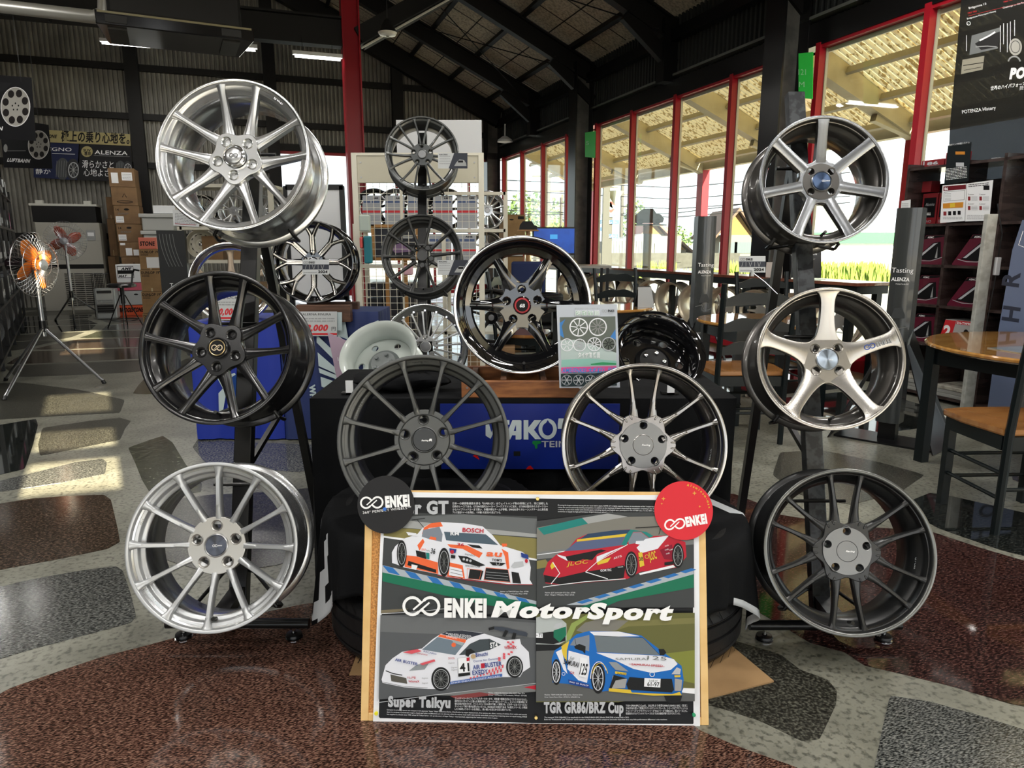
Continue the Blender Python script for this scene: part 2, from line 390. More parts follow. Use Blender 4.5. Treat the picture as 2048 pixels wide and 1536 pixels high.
mb.box(-11.8, VB+.06, 0, .5, VB+.16, 8.6, BLACK); mb.box(.5, VB+.06, 3.2, 5.7, VB+.16, 8.6, BLACK)
struct('wall_back', mb, BM, smooth=0)
mb = MB(); corr(mb, -5, VB, 3.3, lambda v: 4.35, CORRB, 5.55, 'v')
mb.box(5.62,-5,3.2,5.7,VB,4.35,BLACK).box(5.45,-5,3.2,5.7,VB,3.42,BLACKS).box(5.38,-5,3.9,5.5,VB,4.05,BLACKS)
mb.box(5.44,-5,3.47,5.56,VB,3.5,mat('grey rail',(.12,.13,.12),.4)).box(5.46,-5,0,5.66,VB,.16,RED)
struct('wall_right', mb, BM, smooth=0)
mb = MB().box(-11.8,-5,0,-11.6,VB,4.6,DARK); struct('wall_left', mb, BM, smooth=0)
mb = MB()
mb.box(-11.8,-4.1,2.9,5.7,-4,3.25,DARK).box(-11.8,-4.1,0,-6.5,-4,3.2,DARK)
mb.box(-11.8,-4.1,3.25,.366,-4,7.2,DARK).box(.826,-4.1,3.25,5.7,-4,7.2,DARK)
mb.box(.2,-4.1,6.5,1,-4,7.2,DARK).box(.3,-4.1,4.41,.9,-4,5.40,DARK)
for a, b in ((3.54,3.62),(3.86,4.06),(5.88,5.95)): mb.box(.3,-4.1,a,.9,-4,b,DARK)
for u in (-3.6,-.8,2.2,5.5): mb.box(u-.08,-4.12,0,u+.08,-3.98,3.2,RED)
struct('wall_front', mb, BM, smooth=0)
# girts and posts on the back wall
mb = MB()
for z in (1.4, 2.8, 3.73, 4.65, 5.6): mb.box(-11.6, VB-.1, z-.06, .55 if z < 3.5 else 5.5, VB+.01, z+.06, BLACK)
mb.box(.5, VB-.12, 3.2, 5.5, VB, 3.34, BLACK)
struct('trim_1', mb, BM, smooth=0)
for k, u in enumerate((-9.75, -7.2, -4.65, -2.1, .45, 3.1)):
    struct('trim_%d' % (k+2), MB().box(u-.12, VB-.25, 0 if u < .5 else 3.3, u+.12, VB-.08, zroof(u), DARK if u < -5 else BLACK), BM, smooth=0)
for k, v in enumerate((VB-.1, 11.4, 6.4, 1.4)):
    mb = MB().box(5.14,v-.15,0,5.16,v+.15,4.2,BLACKS).box(5.44,v-.15,0,5.46,v+.15,4.2,BLACKS).box(5.16,v-.01,0,5.44,v+.01,4.2,mat('weathered steel',(.05,.052,.05),.5,noise=(5,(.09,.09,.085),.4,.6)))
    struct('trim_%d' % (k+8), mb, BM, smooth=0)
for k, v in enumerate((13.9, 8.9, 3.9)):
    struct('trim_%d' % (k+12), MB().box(5.3,v-.1,3.4,5.5,v+.1,4.2,BLACKS), BM, smooth=0)
# rafters, purlins, deck
def rafter(v, u0=-3, u1=5.5, w=.14, d=.3):
    mb = MB()
    for o, ww, dd in ((.11, w, .03), (.11+d, w, .03), (.11+d/2, .03, d)): mb.beam((u0,v,zroof(u0)-o), (u1,v,4.3-o), ww, dd, BLACK, up=(0,0,1))
    mb.beam((u1-.75,v,zroof(u1-.75)-.45), (u1,v,3.62), .1, .18, BLACK)
    return mb
for k, v in enumerate((13.9, 11.4, 8.9, 6.4, 3.9, 1.4)): struct('trim_%d' % (k+15), rafter(v), BM, smooth=0)
mb = MB()
u = 5.1
while u > -3: mb.beam((u,-4,zroof(u)-.055), (u,VB,zroof(u)-.055), .07, .1, BLACK, up=(.42,0,.9)); u -= .86
mb.beam((-.2,VB-.3,zroof(-.2)-.25),(5.4,VB-.3,zroof(5.4)-.25),.2,.4,BLACK); mb.beam((-3,VB-.3,zroof(-3)-.25),(-.2,VB-.3,zroof(-.2)-.25),.2,.4,BLACK)
for (a, b) in (((5.2,11.3,4.05),(2.3,14,5.4)),((5.2,13.8,4.05),(2.3,11.5,5.4)),((5.2,6.5,4.05),(2.6,8.9,5.3)),((5.2,8.8,4.05),(1.7,11.4,5.7))): mb.tube([a,b], .009, BLACK, 6)
struct('trim_21', mb, BM, smooth=0)
DECK = mat('wood wool roof board', (.62,.56,.45), .9, noise=(26,(.36,.32,.25),.42,.62), bump=(80,.3))
mb = MB(); t = .06
for a, b in ((-3,5.6),):
    u = a
    while u < b-.01:
        e = min(b, u+.86)
        mb.add([(u+.01,-4,zroof(u+.01)),(e-.01,-4,zroof(e-.01)),(e-.01,VB,zroof(e-.01)),(u+.01,VB,zroof(u+.01))], [(0,1,2,3)], DECK); u = e
v = -4
mb.add([(-3,-4.2,8.4),(5.6,-4.2,4.34),(5.6,VB+.2,4.34),(-3,VB+.2,8.4)], [(0,1,2,3)], BLACK)
mb.add([(-11.8,-4.2,4.3),(-3,-4.2,8.4),(-3,VB+.2,8.4),(-11.8,VB+.2,4.3)], [(0,1,2,3)], DECK)
while v < VB: mb.beam((-3,v,zroof(-3)-.004),(5.5,v,4.296),.012,.006,DARK); v += .62
struct('ceiling', mb, BM, smooth=0)
# red post with the dark crossbeams that meet it
mb = MB().box(1.37,11.28,0,1.39,11.52,6.2,RED).box(1.61,11.28,0,1.63,11.52,6.2,RED).box(1.39,11.38,0,1.61,11.42,6.2,RED)
struct('trim_22', mb, BM, smooth=0)
mb = MB()
for z in (4.12, 4.5): mb.box(-11.5,11.3,z-.015,1.37,11.5,z+.015,BLACK)
mb.box(-11.5,11.38,4.12,1.37,11.42,4.5,BLACK)
struct('trim_23', mb, BM, smooth=0)
mb = MB().beam((1.63,11.4,4.25),(3.5,11.3,5.35),.2,.3,BLACK).beam((1.63,11.22,4.08),(3.5,11.12,5.18),.05,.02,OFFW)
mb.tube([(-2.4,11.4,4.1),(-.9,11.5,5.6)],.03,BLACK,8)
mb.beam((1.63,11.35,4.14),(3.5,11.25,5.24),.3,.02,BLACK)
struct('trim_24', mb, BM, smooth=0)

# ---- glazing
PANE = glassmat('window glass')
FRAMEB = mat('frame cream edge', (.55,.52,.42), .5)
def glazing(k, vs, u=5.52, z0=.14, z1=3.22):
    mb = MB()
    for v in vs:
        mb.box(u-.08, v-.03, z0, u+.0, v+.03, z1, RED).box(u+.0, v-.04, z0, u+.03, v+.02, z1, FRAMEB)
    mb.box(u-.06, vs[-1], z1-.05, u+.02, vs[0], z1, RED).box(u+.02, vs[-1], z1-.09, u+.04, vs[0], z1-.03, FRAMEB).box(u-.06, vs[-1], z0, u+.02, vs[0], z0+.05, RED)
    w = struct('window_%d' % k, mb, BM, smooth=0)
    MB().box(u-.012, vs[-1], z0, u-.006, vs[0], z1, PANE).build('glass', w, smooth=0)
glazing(1, [15.95,14.75,13.55,12.35,11.6]); glazing(2, [11.12,9.92,8.72,7.5,6.6]); glazing(3, [6.1,4.85,3.65,2.45,1.6]); glazing(4, [1.2,0,-1.2,-2.4,-3.6])
mb = MB()
for u in (.55,1.35,2.2,3.05,3.9,4.75,5.2): mb.box(u-.03,VB-.06,.3,u+.03,VB,3.22,RED)
mb.box(.5,VB-.07,3.14,5.2,VB,3.22,RED).box(.5,VB-.07,.1,5.2,VB,.3,RED)
w = struct('window_5', mb, BM, smooth=0); MB().box(.5,VB+.006,.3,5.3,VB+.012,3.2,PANE).build('glass', w, smooth=0)

# ---- canopy outside the right wall
BEIGE = mat('beige canopy steel', (.36,.32,.22), .6, noise=(3,(.30,.26,.17),.4,.65))
def sheetmat():
    m = mat('yellowed corrugated roofing', (.50,.42,.25), .7, noise=(2.2,(.36,.25,.11),.60,.75,(1,.25,1)))
    nt = m.node_tree; b = nt.nodes['Principled BSDF']; tc = nt.nodes.new('ShaderNodeTexCoord'); n = nt.nodes.new('ShaderNodeTexNoise')
    mp = nt.nodes.new('ShaderNodeMapping'); mp.inputs['Scale'].default_value = (16, 34, 1); n.inputs['Scale'].default_value = 1; n.inputs['Detail'].default_value = 2
    r = nt.nodes.new('ShaderNodeValToRGB'); r.color_ramp.elements[0].position = .40; r.color_ramp.elements[0].color = (.42,.34,.22,1); r.color_ramp.elements[1].position = .47
    x = nt.nodes.new('ShaderNodeMixRGB'); x.blend_type = 'MULTIPLY'; x.inputs['Fac'].default_value = 1
    src = b.inputs['Base Color'].links[0].from_socket
    nt.links.new(tc.outputs['Object'], mp.inputs['Vector']); nt.links.new(mp.outputs['Vector'], n.inputs['Vector']); nt.links.new(n.outputs['Fac'], r.inputs['Fac'])
    nt.links.new(src, x.inputs['Color1']); nt.links.new(r.outputs['Color'], x.inputs['Color2']); nt.links.new(x.outputs['Color'], b.inputs['Base Color'])
    t = nt.nodes.new('ShaderNodeBsdfTranslucent'); a = nt.nodes.new('ShaderNodeMixShader'); a.inputs['Fac'].default_value = .55
    nt.links.new(x.outputs['Color'], t.inputs['Color']); nt.links.new(b.outputs[0], a.inputs[1]); nt.links.new(t.outputs[0], a.inputs[2])
    nt.links.new(a.outputs[0], nt.nodes['Material Output'].inputs['Surface'])
    return m
SHEET = sheetmat()
mb = MB(); per = .10; n = int(31/per); vs = []; fs = []; k = 0
for i in range(n):
    for t_, d in ((0,0),(.3,0),(.5,.03),(.8,.03)):
        v = -12+(i+t_)*per; vs += [(5.7,v,zroof(5.7)+d+.05),(8.55,v,zroof(8.55)+d+.05)]
        if k: fs.append((2*k-2, 2*k, 2*k+1, 2*k-1))
        k += 1
mb.add(vs, fs, SHEET); can = mb.build('canopy', None, BM, smooth=0)
can['kind'] = 'structure'
mb = MB()
for u in (6.1,6.7,7.3,7.9,8.45): mb.beam((u,-12,zroof(u)-.03),(u,19,zroof(u)-.03),.05,.09,mat('grey purlin',(.30,.27,.2),.6),up=(.42,0,.9))
mb.box(8.6,-12,2.72,8.75,19,3.0,BEIGE)
mb.build('canopy_purlins', can, smooth=0)
for v in (-9.8,-7.3,-4.8,-2.3,.2,2.7,5.2,7.7,10.2,12.7,15.2,17.7):
    b_ = MB().beam((5.7,v,zroof(5.7)-.2),(8.7,v,zroof(8.7)-.02),.18,.3,BEIGE).beam((7.9,v,2.95),(8.65,v,2.75),.1,.2,BEIGE)
    b_.build('canopy_rafter', can, smooth=0)
for v in (-7.3,-2.3,2.7,7.7,12.7,17.7): MB().box(8.6,v-.1,-.1,8.76,v+.1,2.75,RED).build('canopy_post', can, smooth=0)
# added canopy, unseen behind the camera, put there to block the low sun
mb = MB().box(-13,-11.5,3.10,13,-4.1,3.20,OFFW); o = mb.build('added_sun_canopy', None, BM, smooth=0); o['kind'] = 'structure'

# ================================================================ OUTSIDE
ASPH = mat('pale asphalt', (.34,.335,.31), .9, noise=(1.2,(.28,.275,.26),.4,.6))
struct('ground', MB().box(-90,-90,-.3,120,160,-.12,ASPH), smooth=0)
LEAFY = mat('yellowish grass', (.22,.29,.03), .8, noise=(3,(.10,.19,.02),.4,.6))  # yellow green tones of the verge and bushes
LEAFG = mat('green leaves', (.07,.13,.04), .8, noise=(2,(.13,.20,.08),.4,.6))
def leaves(mb, c, r, n, s, m, seed=1):
    rr = random.Random(seed)
    for _ in range(n):
        while True:
            p = Vector((rr.uniform(-1,1), rr.uniform(-1,1), rr.uniform(-1,1)))
            if .3 < p.length < 1: break
        q = Vector((c[0]+p.x*r[0], c[1]+p.y*r[1], c[2]+p.z*r[2])); a = Vector((rr.uniform(-1,1),rr.uniform(-1,1),rr.uniform(-.6,1))).normalized()*s
        b = a.cross(Vector((rr.uniform(-1,1),rr.uniform(-1,1),rr.uniform(-1,1)))).normalized()*s*.6
        mb.add([q-a, q-b, q+a, q+b], [(0,1,2,3)], m)
    return mb
# grass verge beyond the road
mb = MB(); rg = random.Random(5)
for x0, x1, Y, h in ((1195,1760,30,.65),(1560,1760,24,.8)):
    a = PY(x0,560,Y).x; b = PY(x1,560,Y).x
    for _ in range(1500):
        x = rg.uniform(a,b); y = Y+rg.uniform(-.8,.8); hh = h*rg.uniform(.35,1)*(1.0 if sin(x*1.3)+sin(x*.5+2) > -.3 else .45); d = rg.uniform(-.15,.15)
        mb.add([(x-.06,y,-.1),(x+.06,y,-.1),(x+d,y+d,hh)], [(0,1,2)], LEAFY)
tg(mb.build('roadside_grass', smooth=0), 'bright yellow green grass verge growing across the road', 'grass', kind='stuff')
def box_px(mb, px0, px1, ytop, Y, D, m, zb=-.12, M=None):
    a = PY(px0, ytop, Y); b = PY(px1, ytop, Y); return mb.box(a.x, Y, zb, b.x, Y+D, a.z, m)
CONCW = mat('grey block wall', (.055,.055,.053), .9, noise=(4,(.042,.042,.04),.4,.6))
tg(box_px(MB(), 1188, 1480, 506, 42, .25, CONCW).build('boundary_wall', smooth=0), 'long low grey block wall across the road', 'wall')
TILE = mat('brown roof tile', (.09,.055,.042), .8); OCH = mat('ochre gable', (.15,.085,.025), .8); PLAS = mat('pale plaster', (.13,.125,.11), .8)
GLZ = mat('dark house window', (.08,.10,.12), .2)
def house(px0, px1, yeave, yridge, Y, wallm, roofm, name, label, gable=True, D=7, wins=2):
    t = thing(name, label, 'house', TM((PY(px0,500,Y).x, Y, -.12))); w = PY(px1,500,Y).x-PY(px0,500,Y).x
    he = PY(px0,yeave,Y).z+.12; hr = PY(px0,yridge,Y).z+.12
    mb = MB().box(0,0,0,w,D,he,wallm)
    if gable: mb.add([(0,0,he),(w,0,he),(w/2,0,hr)],[(0,1,2)],OCH)
    mb.build('walls', t, smooth=0)
    e = .5
    if gable: rf = MB().add([(-e,-e,he-.25),(w/2,-e,hr+.1),(w/2,D,hr+.1),(-e,D,he-.25),(w+e,-e,he-.25),(w+e,D,he-.25),(-e,-e,he-.05),(w/2,-e,hr+.35),(w/2,D,hr+.35),(-e,D,he-.05),(w+e,-e,he-.05),(w+e,D,he-.05)],[(0,1,7,6),(1,4,10,7),(6,7,8,9),(7,10,11,8),(0,6,9,3),(4,5,11,10),(0,3,2,1),(1,2,5,4)],roofm)
    else: rf = MB().add([(-e,-e,he),(w+e,-e,he),(w+e,D,hr),(-e,D,hr),(-e,-e,he+.25),(w+e,-e,he+.25),(w+e,D,hr+.25),(-e,D,hr+.25)],[(0,1,5,4),(4,5,6,7),(0,4,7,3),(1,2,6,5),(0,3,2,1)],roofm)
    rf.build('roof', t, smooth=0)
    for i in range(wins):
        x = w*(i+.5)/wins
        MB().box(x-.7,-.06,he*.35,x+.7,.02,he*.75,GLZ).build('window', t, smooth=0)
    return t
house(1440,1502,470,425,55,PLAS,TILE,'house','cream house with two brown tiled ochre gables across the road')
house(1330,1372,500,482,60,PLAS,TILE,'house','small low plaster house left of the gabled house',wins=1)
house(1060,1130,470,452,62,PLAS,TILE,'house','low house with brown roof behind the roadside trees')
house(1600,1718,462,398,64,mat('pale yellow wall',(.16,.14,.09),.8),mat('grey slate',(.14,.14,.14),.8),'house','large pale yellow house seen behind the upper right wheel',gable=False,wins=3)
house(1290,1326,468,448,58,PLAS,mat('faded red roof',(.18,.08,.065),.8),'house','plaster house with faded reddish roof behind white garages')
GARW = mat('white metal siding', (.12,.13,.145), .6)
t = thing('garage', 'white metal garage with slanting roof behind the grey wall', 'garage', TM((PY(1222,500,46).x,46,-.12)))
w = PY(1300,500,46).x-PY(1222,500,46).x; h0 = PY(1222,478,46).z; h1 = PY(1300,462,46).z
MB().add([(0,0,0),(w,0,0),(w,0,h1),(0,0,h0),(0,6,0),(w,6,0),(w,6,h1),(0,6,h0)],[(0,1,2,3),(3,2,6,7),(0,3,7,4),(1,5,6,2)],GARW).build('walls', t, smooth=0)
m_ = MB()
for i in range(14): m_.box(w*i/14,-.03,0,w*i/14+.05,0,h0,mat('siding seam',(.09,.10,.11),.6))
m_.build('siding', t, smooth=0)
t = thing('garage', 'wide grey garage with roller shutter beside the lamp post', 'garage', TM((PY(1296,500,48).x,48,-.12)))
w = PY(1362,500,48).x-PY(1296,500,48).x; h0 = PY(1300,468,48).z
MB().box(0,0,0,w,6,h0,mat('grey siding',(.09,.093,.096),.6)).build('walls', t, smooth=0); MB().box(w*.2,-.05,0,w*.9,0,h0*.75,mat('shutter',(.11,.113,.116),.5)).build('shutter', t, smooth=0)
# green roofed white shop at the right
t = thing('shop_building', 'white roadside building with a green fascia band', 'building', TM((PY(1600,500,40).x,40,-.12)))
w = 12; h0 = PY(1600,455,40).z; MB().box(0,0,0,w,8,h0,WHITE).build('walls', t, smooth=0); GRN = mat('green fascia', (.003,.10,.045), .6)
MB().box(-.2,-.3,h0-.75,w,0,h0-.15,GRN).build('fascia', t, smooth=0)
tg(box_px(MB(), 1490, 1560, 512, 36, .3, GRN).build('hedge_screen', smooth=0), 'low green screen along the far roadside', 'screen')
# trees
for px, py, Y, r, m, lab in ((1090,450,50,(4,3,2.2),LEAFG,'soft green tree beyond the far end windows'),(1060,432,58,(2.4,2,2.2),LEAFG,'thin tall tree at the far left of the windows'),(1145,480,40,(1.3,1,.9),LEAFY,'yellow green bush behind the television'),
                             (1270,450,76,(1.5,1.5,3),LEAFG,'thin tree left of the lamp post garage'),(1345,480,76,(2.2,2,1.6),LEAFG,'small dark tree behind the counter windows'),(1118,478,44,(1.2,1,1.1),LEAFY,'bright bush right of the cardboard boxes')):
    p = PY(px, py, Y); t = thing('tree', lab, 'tree', TM((p.x, Y, -.12)), 'trees across the road')
    leaves(MB(), (0,0,p.z), r, 500, .22, m, px).build('foliage', t, smooth=0); MB().cyl((0,0,0),(0,0,p.z),.12,KRAFTD).build('trunk', t)
# poles
def pole(px, ytop, Y, r, m, name, label, arms=0):
    p = PY(px, ytop, Y); t = thing(name, label, 'pole', TM((p.x,Y,-.12))); MB().cyl((0,0,0),(0,0,p.z+.12),r,m,10).build('pole', t)
    for i in range(arms): MB().box(-1,-.05,p.z-.6-i*.9,1,.05,p.z-.5-i*.9,m).build('crossarm', t, smooth=0)
PGR = mat('pole grey', (.05,.05,.05), .7)
pole(1097,330,45,.14,PGR,'utility_pole','tall utility pole left of the far dark column',3)
pole(1123,395,40,.08,PGR,'utility_pole','short grey pole right of the tall utility pole')
pole(1245,370,52,.13,PGR,'utility_pole','grey utility pole behind the car maker sign',2)
mb = MB()
for y0, y1, Y in ((360,345,33),(380,372,33),(430,380,34),(400,392,34),(420,405,33.5)):
    a = PY(1000,y0,Y); b = PY(1700,y1,Y); mb.tube([a,(a+b)/2-Vector((0,0,.5)),b], .02, DARK, 4)
tg(mb.build('overhead_wires'), 'thin dark overhead wires strung across the pale sky', 'wires')
# street lamp with cone head
p = PY(1213,378,26); t = thing('street_lamp', 'grey street lamp with an upturned cone shade outside', 'lamp', TM((p.x,26,-.12)))
MB().box(-.12,-.12,0,.12,.12,p.z+.2,PGR).build('pole', t, smooth=0)
MB().lathe([(.34,.0),(.02,-.46)],mat('lamp cone',(.24,.23,.15),.4),4,TM((.30,0,p.z+.05))).box(-.2,-.04,p.z+.15,.4,.04,p.z+.2,PGR).build('lamp_shade', t, smooth=0)
# maker's sign
p0 = PY(1200,400,30); t = thing('roadside_sign', 'tall blue and white sign with a red S emblem', 'sign', TM((PY(1222,400,30).x,30,-.12)))
MB().box(-.09,.05,0,.09,.2,p0.z,PGR).build('post', t, smooth=0)
def signplate(x0,x1,y0,y1,dy):
    M = TM((0,0,0)); a = PY(x0,y0,30-dy); b = PY(x1,y1,30-dy); ox = PY(1222,400,30).x
    return MB().box(a.x-ox,-dy,b.z+.12,b.x-ox,.04-dy,a.z+.12,mat('sign pale blue',(.17,.20,.23),.5) if y0 < 430 else mat('sign blue',(.01,.05,.14),.5)), frame((0,30-dy-.003,0),(1,0,0),(0,0,1))
for (x0,x1,y0,y1) in ((1200,1240,400,434),(1199,1238,440,448),(1199,1216,455,462),(1210,1236,468,476)):
    m_, Fm = signplate(x0,x1,y0,y1,.0); s_ = m_.build('sign_panel', t, smooth=0)
    A = Art(pmap(Fm)); A.z = .002
    if y0 == 400:
        A.poly([(1222,402),(1231,408),(1231,412),(1222,408),(1217,411),(1230,419),(1222,426),(1214,420),(1214,416),(1222,420),(1226,417),(1214,409)], mat('emblem red',(.30,.015,.01),.5))
        A.text('SUZUKI', 1202, 433, 5, mat('sign blue',(.01,.05,.14),.5), w=35, bold=.02)
    elif y0 == 440: A.text('オルト', 1203, 447.5, 6, INKW, w=30)
    elif y0 == 468: A.text('ームパート', 1212, 475.5, 6, INKW, w=22)
    o = A.build('lettering', s_); o.matrix_local = Matrix.Translation((-t.location.x,-t.location.y,-t.location.z)) @ Fm
# ================================================================ LAMPS UNDER THE ROOF
TUBE = mat('fluorescent tube', (1,.97,.9), .4, emit=6)
def tube_light(u, v, z, ang=0, L=1.25, W_=0, label='white fluorescent batten', tubes=1, wire=.6, tilt=0):
    """ang 0 = lengthwise along u"""
    t = thing('fluorescent_light', label, 'lamp', TM(bl(u,v,z), rz=TH+ang, ry=tilt), 'fluorescent battens under the roof')
    MB().box(-L/2,-.04,0,L/2,.04,.05,WHITE).build('housing', t, smooth=0)
    for k in range(tubes):
        MB().cyl((-L/2+.03,(k-.5*(tubes-1))*.05,-.02),(L/2-.03,(k-.5*(tubes-1))*.05,-.02),.016,TUBE,10).build('tube', t)
    for x in (-L*.3, L*.3): MB().cyl((x,0,.05),(x,0,.05+wire),.004,DARK,5).build('wire', t)
    if W_:
        ld = bpy.data.lights.new('fluorescent_glow', 'AREA'); lo = bpy.data.objects.new('fluorescent_glow', ld); COL.objects.link(lo)
        ld.shape = 'RECTANGLE'; ld.size = L; ld.size_y = .12; ld.energy = W_; ld.color = (1,.97,.92); lo.parent = t; lo.location = (0,0,-.05)
    return t
tube_light(-.45,11.25,3.95,wire=.2,W_=10,label='bright white tube lamp under the dark beam, left of the red post')
tube_light(1.0,11.25,3.92,wire=.2,label='white tube lamp hanging right beside the red post',L=.7)
tube_light(-3.9,11.25,3.95,wire=.2,W_=10,label='bright tube lamp behind the left end of the ceiling air conditioner',L=1.0)
tube_light(-1.6,13.9,4.5,wire=.8,W_=10,label='dim tube lamp far behind the ceiling air conditioner')
for (u, v) in ((-4,-1.5),(-1,-1.5),(2,-1.5),(4.2,-1.5),(-4,.9),(-1.4,.9),(1.4,.9),(4,.9),(-5,4.5),(-1.2,4.2),(2,4.2),(4.4,4.0),(-7,8),(-3.5,7.6)):  # extra battens out of view, added to brighten the interior
    tube_light(u, v, 3.9, W_=12.5, wire=zroof(u)-4.2, label='added unseen fluorescent batten brightening the display, out of the picture')
# bell lamp near the roof by the red post
p = PY(775,62,9.5); t = thing('bell_lamp', 'small bell shaped lamp cage under the pale roof boards', 'lamp', TM(p))
MB().lathe([(.02,.14),(.05,.11),(.11,0),(.12,-.02)],DARK,20).build('lamp_shade', t)
MB().lathe([(.12,-.02),(.10,-.05),(.02,-.06)],mat('lamp glass',(.8,.78,.7),.2),20).build('diffuser', t); MB().cyl((0,0,.12),(0,0,1.1),.006,DARK,5).build('cord', t)
# ================================================================ WHEELS
def wheel_matrix(cx, cy, rpx, R, bx=None, by=None, w=.22, roll=0):
    zc = R*F_PX/rpx; c = P(cx, cy, zc)
    if bx is None: ax = -ray(cx, cy).normalized()
    else:
        d = ray(bx, by); o = CAM - c                       # |o + d t| = w, farther root
        a = d.dot(d); b = 2*o.dot(d); q = o.dot(o)-w*w; D = b*b-4*a*q
        t = (-b + sqrt(max(D, 0)))/(2*a); ax = (c - (CAM + d*t)).normalized()
    y = Vector((0,0,1)); x = y.cross(ax).normalized(); y = ax.cross(x)
    M = Matrix((x, y, ax)).transposed().to_4x4(); M.translation = c
    return M @ Matrix.Rotation(R_(roll), 4, 'Z')
_rim = {}
def rim_mesh(R, w, m, mlip, mbar, steps=2, lipd=.0, seg=96):
    L = .0 + lipd
    inner = [(R-.0010,-.0085),(R,-.004),(R-.001,-.001),(R-.004,0),(R-.009,-.0005),(R-.0115,-.003)]
    if steps == 3: inner += [(R-.013,-.016),(R-.017,-.019),(R-.025,-.0195),(R-.028,-.022),(R-.029,-.034),(R-.033,-.037),(R-.040,-.038),(R-.0425,-.042)]
    elif steps == 2: inner += [(R-.013,-.012),(R-.017,-.015),(R-.026,-.016),(R-.029,-.020),(R-.031,-.030),(R-.036,-.034)]
    elif steps == 1: inner += [(R-.015,-.010),(R-.018,-.030-L),(R-.022,-.036-L),(R-.030,-.040-L)]
    else: inner += [(R-.014,-.008),(R-.030,-.016),(R-.034,-.020)]
    nz = inner[-1][1]
    inner += [(R-.044,nz-.03),(R-.044,nz-.06),(R-.036,min(nz-.075,-w*.62)),(R-.032,-w+.03),(R-.022,-w+.012),(R-.012,-w+.006),(R-.004,-w+.001),(R,-w)]
    outer = [(R,-w+.005),(R-.004,-w+.009),(R-.017,-w+.013),(R-.019,-w+.05),(R-.028,-w+.062),(R-.030,-w*.6),(R-.028,-.075),(R-.019,-.05),(R-.018,-.016),(R-.006,-.0115)]
    prof = inner+outer; nlip = 5; ni = len(inner)-9
    def mf(j):
        if j < nlip: return mlip
        return m if j < ni else mbar
    return MB().lathe(prof, m, seg, closed=True, matf=mf)
def spoke_mb(R, s, m, mt):
    """s: r0 r1 a0(root angle) a1(tip angle) bow w0 w1 zr zt dip th flat; one spoke as a swept bar, angle about 0"""
    n = s.get('n', 12); r0 = s['r0']; r1 = s['r1']*R if s['r1'] < 2 else R-.012; V = []; F = []; sec = None
    fl = s.get('flat', .55); dr = s.get('draft', .25); th = s.get('th', .03); pts = []
    for i in range(n+1):
        t = i/n; r = r0+(r1-r0)*t
        a = R_((s['a1']+(s['a0']-s['a1'])*exp(-t*s['ae']) if 'ae' in s else s['a0']+(s['a1']-s['a0'])*t**s.get('ap', 1.0)) + s.get('bow', 0)*sin(pi*t))
        z = s['zr'] + (s['zt']-s['zr'])*t**s.get('zp', 1.3) + s.get('dip', 0)*sin(pi*t)
        w = s['w1'] + (s['w0']-s['w1'])*exp(-t*s.get('wk', 4.5)) + (s.get('wt', .004))*exp(-(1-t)*14) + s.get('wm', 0)*sin(pi*t)
        pts.append((r*cos(a), r*sin(a), z, w, th*(1-.25*t)))
    prof = lambda w, h: [(-w,-h*.28),(-w*.93,-h*.10),(-w*(fl+.12),-.0012),(-w*fl,0),(w*fl,0),(w*(fl+.12),-.0012),(w*.93,-h*.10),(w,-h*.28),(w*(1-dr),-h),(-w*(1-dr),-h)]
    if s.get('rib'): prof = lambda w, h: [(-w,-h*.55),(-w*.8,-h*.45),(-w*.3,-h*.1),(-w*.14,0),(w*.14,0),(w*.3,-h*.1),(w*.8,-h*.45),(w,-h*.55),(w*(1-dr),-h),(-w*(1-dr),-h)]
    for i, (x, y, z, w, h) in enumerate(pts):
        a = pts[max(i-1,0)]; b = pts[min(i+1,n)]; tx, ty = b[0]-a[0], b[1]-a[1]; l = sqrt(tx*tx+ty*ty); nx, ny = -ty/l, tx/l
        for q, d in prof(w, h): V.append((x+nx*q, y+ny*q, z+d))
    K = 10; mb = MB()
    for i in range(n):
        for k in range(K):
            f = (i*K+k, i*K+(k+1) % K, (i+1)*K+(k+1) % K, (i+1)*K+k); F.append((f[::-1], mt if k in (3,) or (s.get('mtw') and k in (2,3,4)) else m))
    F.append((tuple(range(K)), m)); F.append((tuple(range(n*K,(n+1)*K))[::-1], m))
    mb.v = V; mb.f = [f for f, _ in F]; mb.m = [mb.mi(q) for _, q in F]
    return mb
def plate(rad, holes, th, z, m, bev=.002, res=10, lobes=None, name='hub'):
    """flat disc (or lobed outline) with round holes, bevelled"""
    c = bpy.data.curves.new('p', 'CURVE'); c.dimensions = '2D'; c.fill_mode = 'BOTH'; c.extrude = th/2; c.bevel_depth = bev; c.bevel_resolution = 2; c.resolution_u = res
    def circ(cx, cy, r, n=40, f=None):
        sp = c.splines.new('POLY'); sp.points.add(n-1); sp.use_cyclic_u = True
        for k in range(n):
            a = 2*pi*k/n; rr = r if f is None else f(a); sp.points[k].co = (cx+rr*cos(a), cy+rr*sin(a), 0, 1)
    circ(0, 0, rad, 80 if lobes else 64, lobes)
    for x, y, r in holes: circ(x, y, r+bev, 20)
    o = bpy.data.objects.new('p', c); COL.objects.link(o); bpy.context.view_layer.update()
    me = bpy.data.meshes.new_from_object(o.evaluated_get(bpy.context.evaluated_depsgraph_get()))
    bpy.data.objects.remove(o); bpy.data.curves.remove(c)
    me.transform(Matrix.Translation((0,0,z-th/2-bev))); me.materials.clear(); me.materials.append(m)
    me.polygons.foreach_set('use_smooth', [True]*len(me.polygons)); me.set_sharp_from_angle(angle=R_(40)); me.name = name
    return me
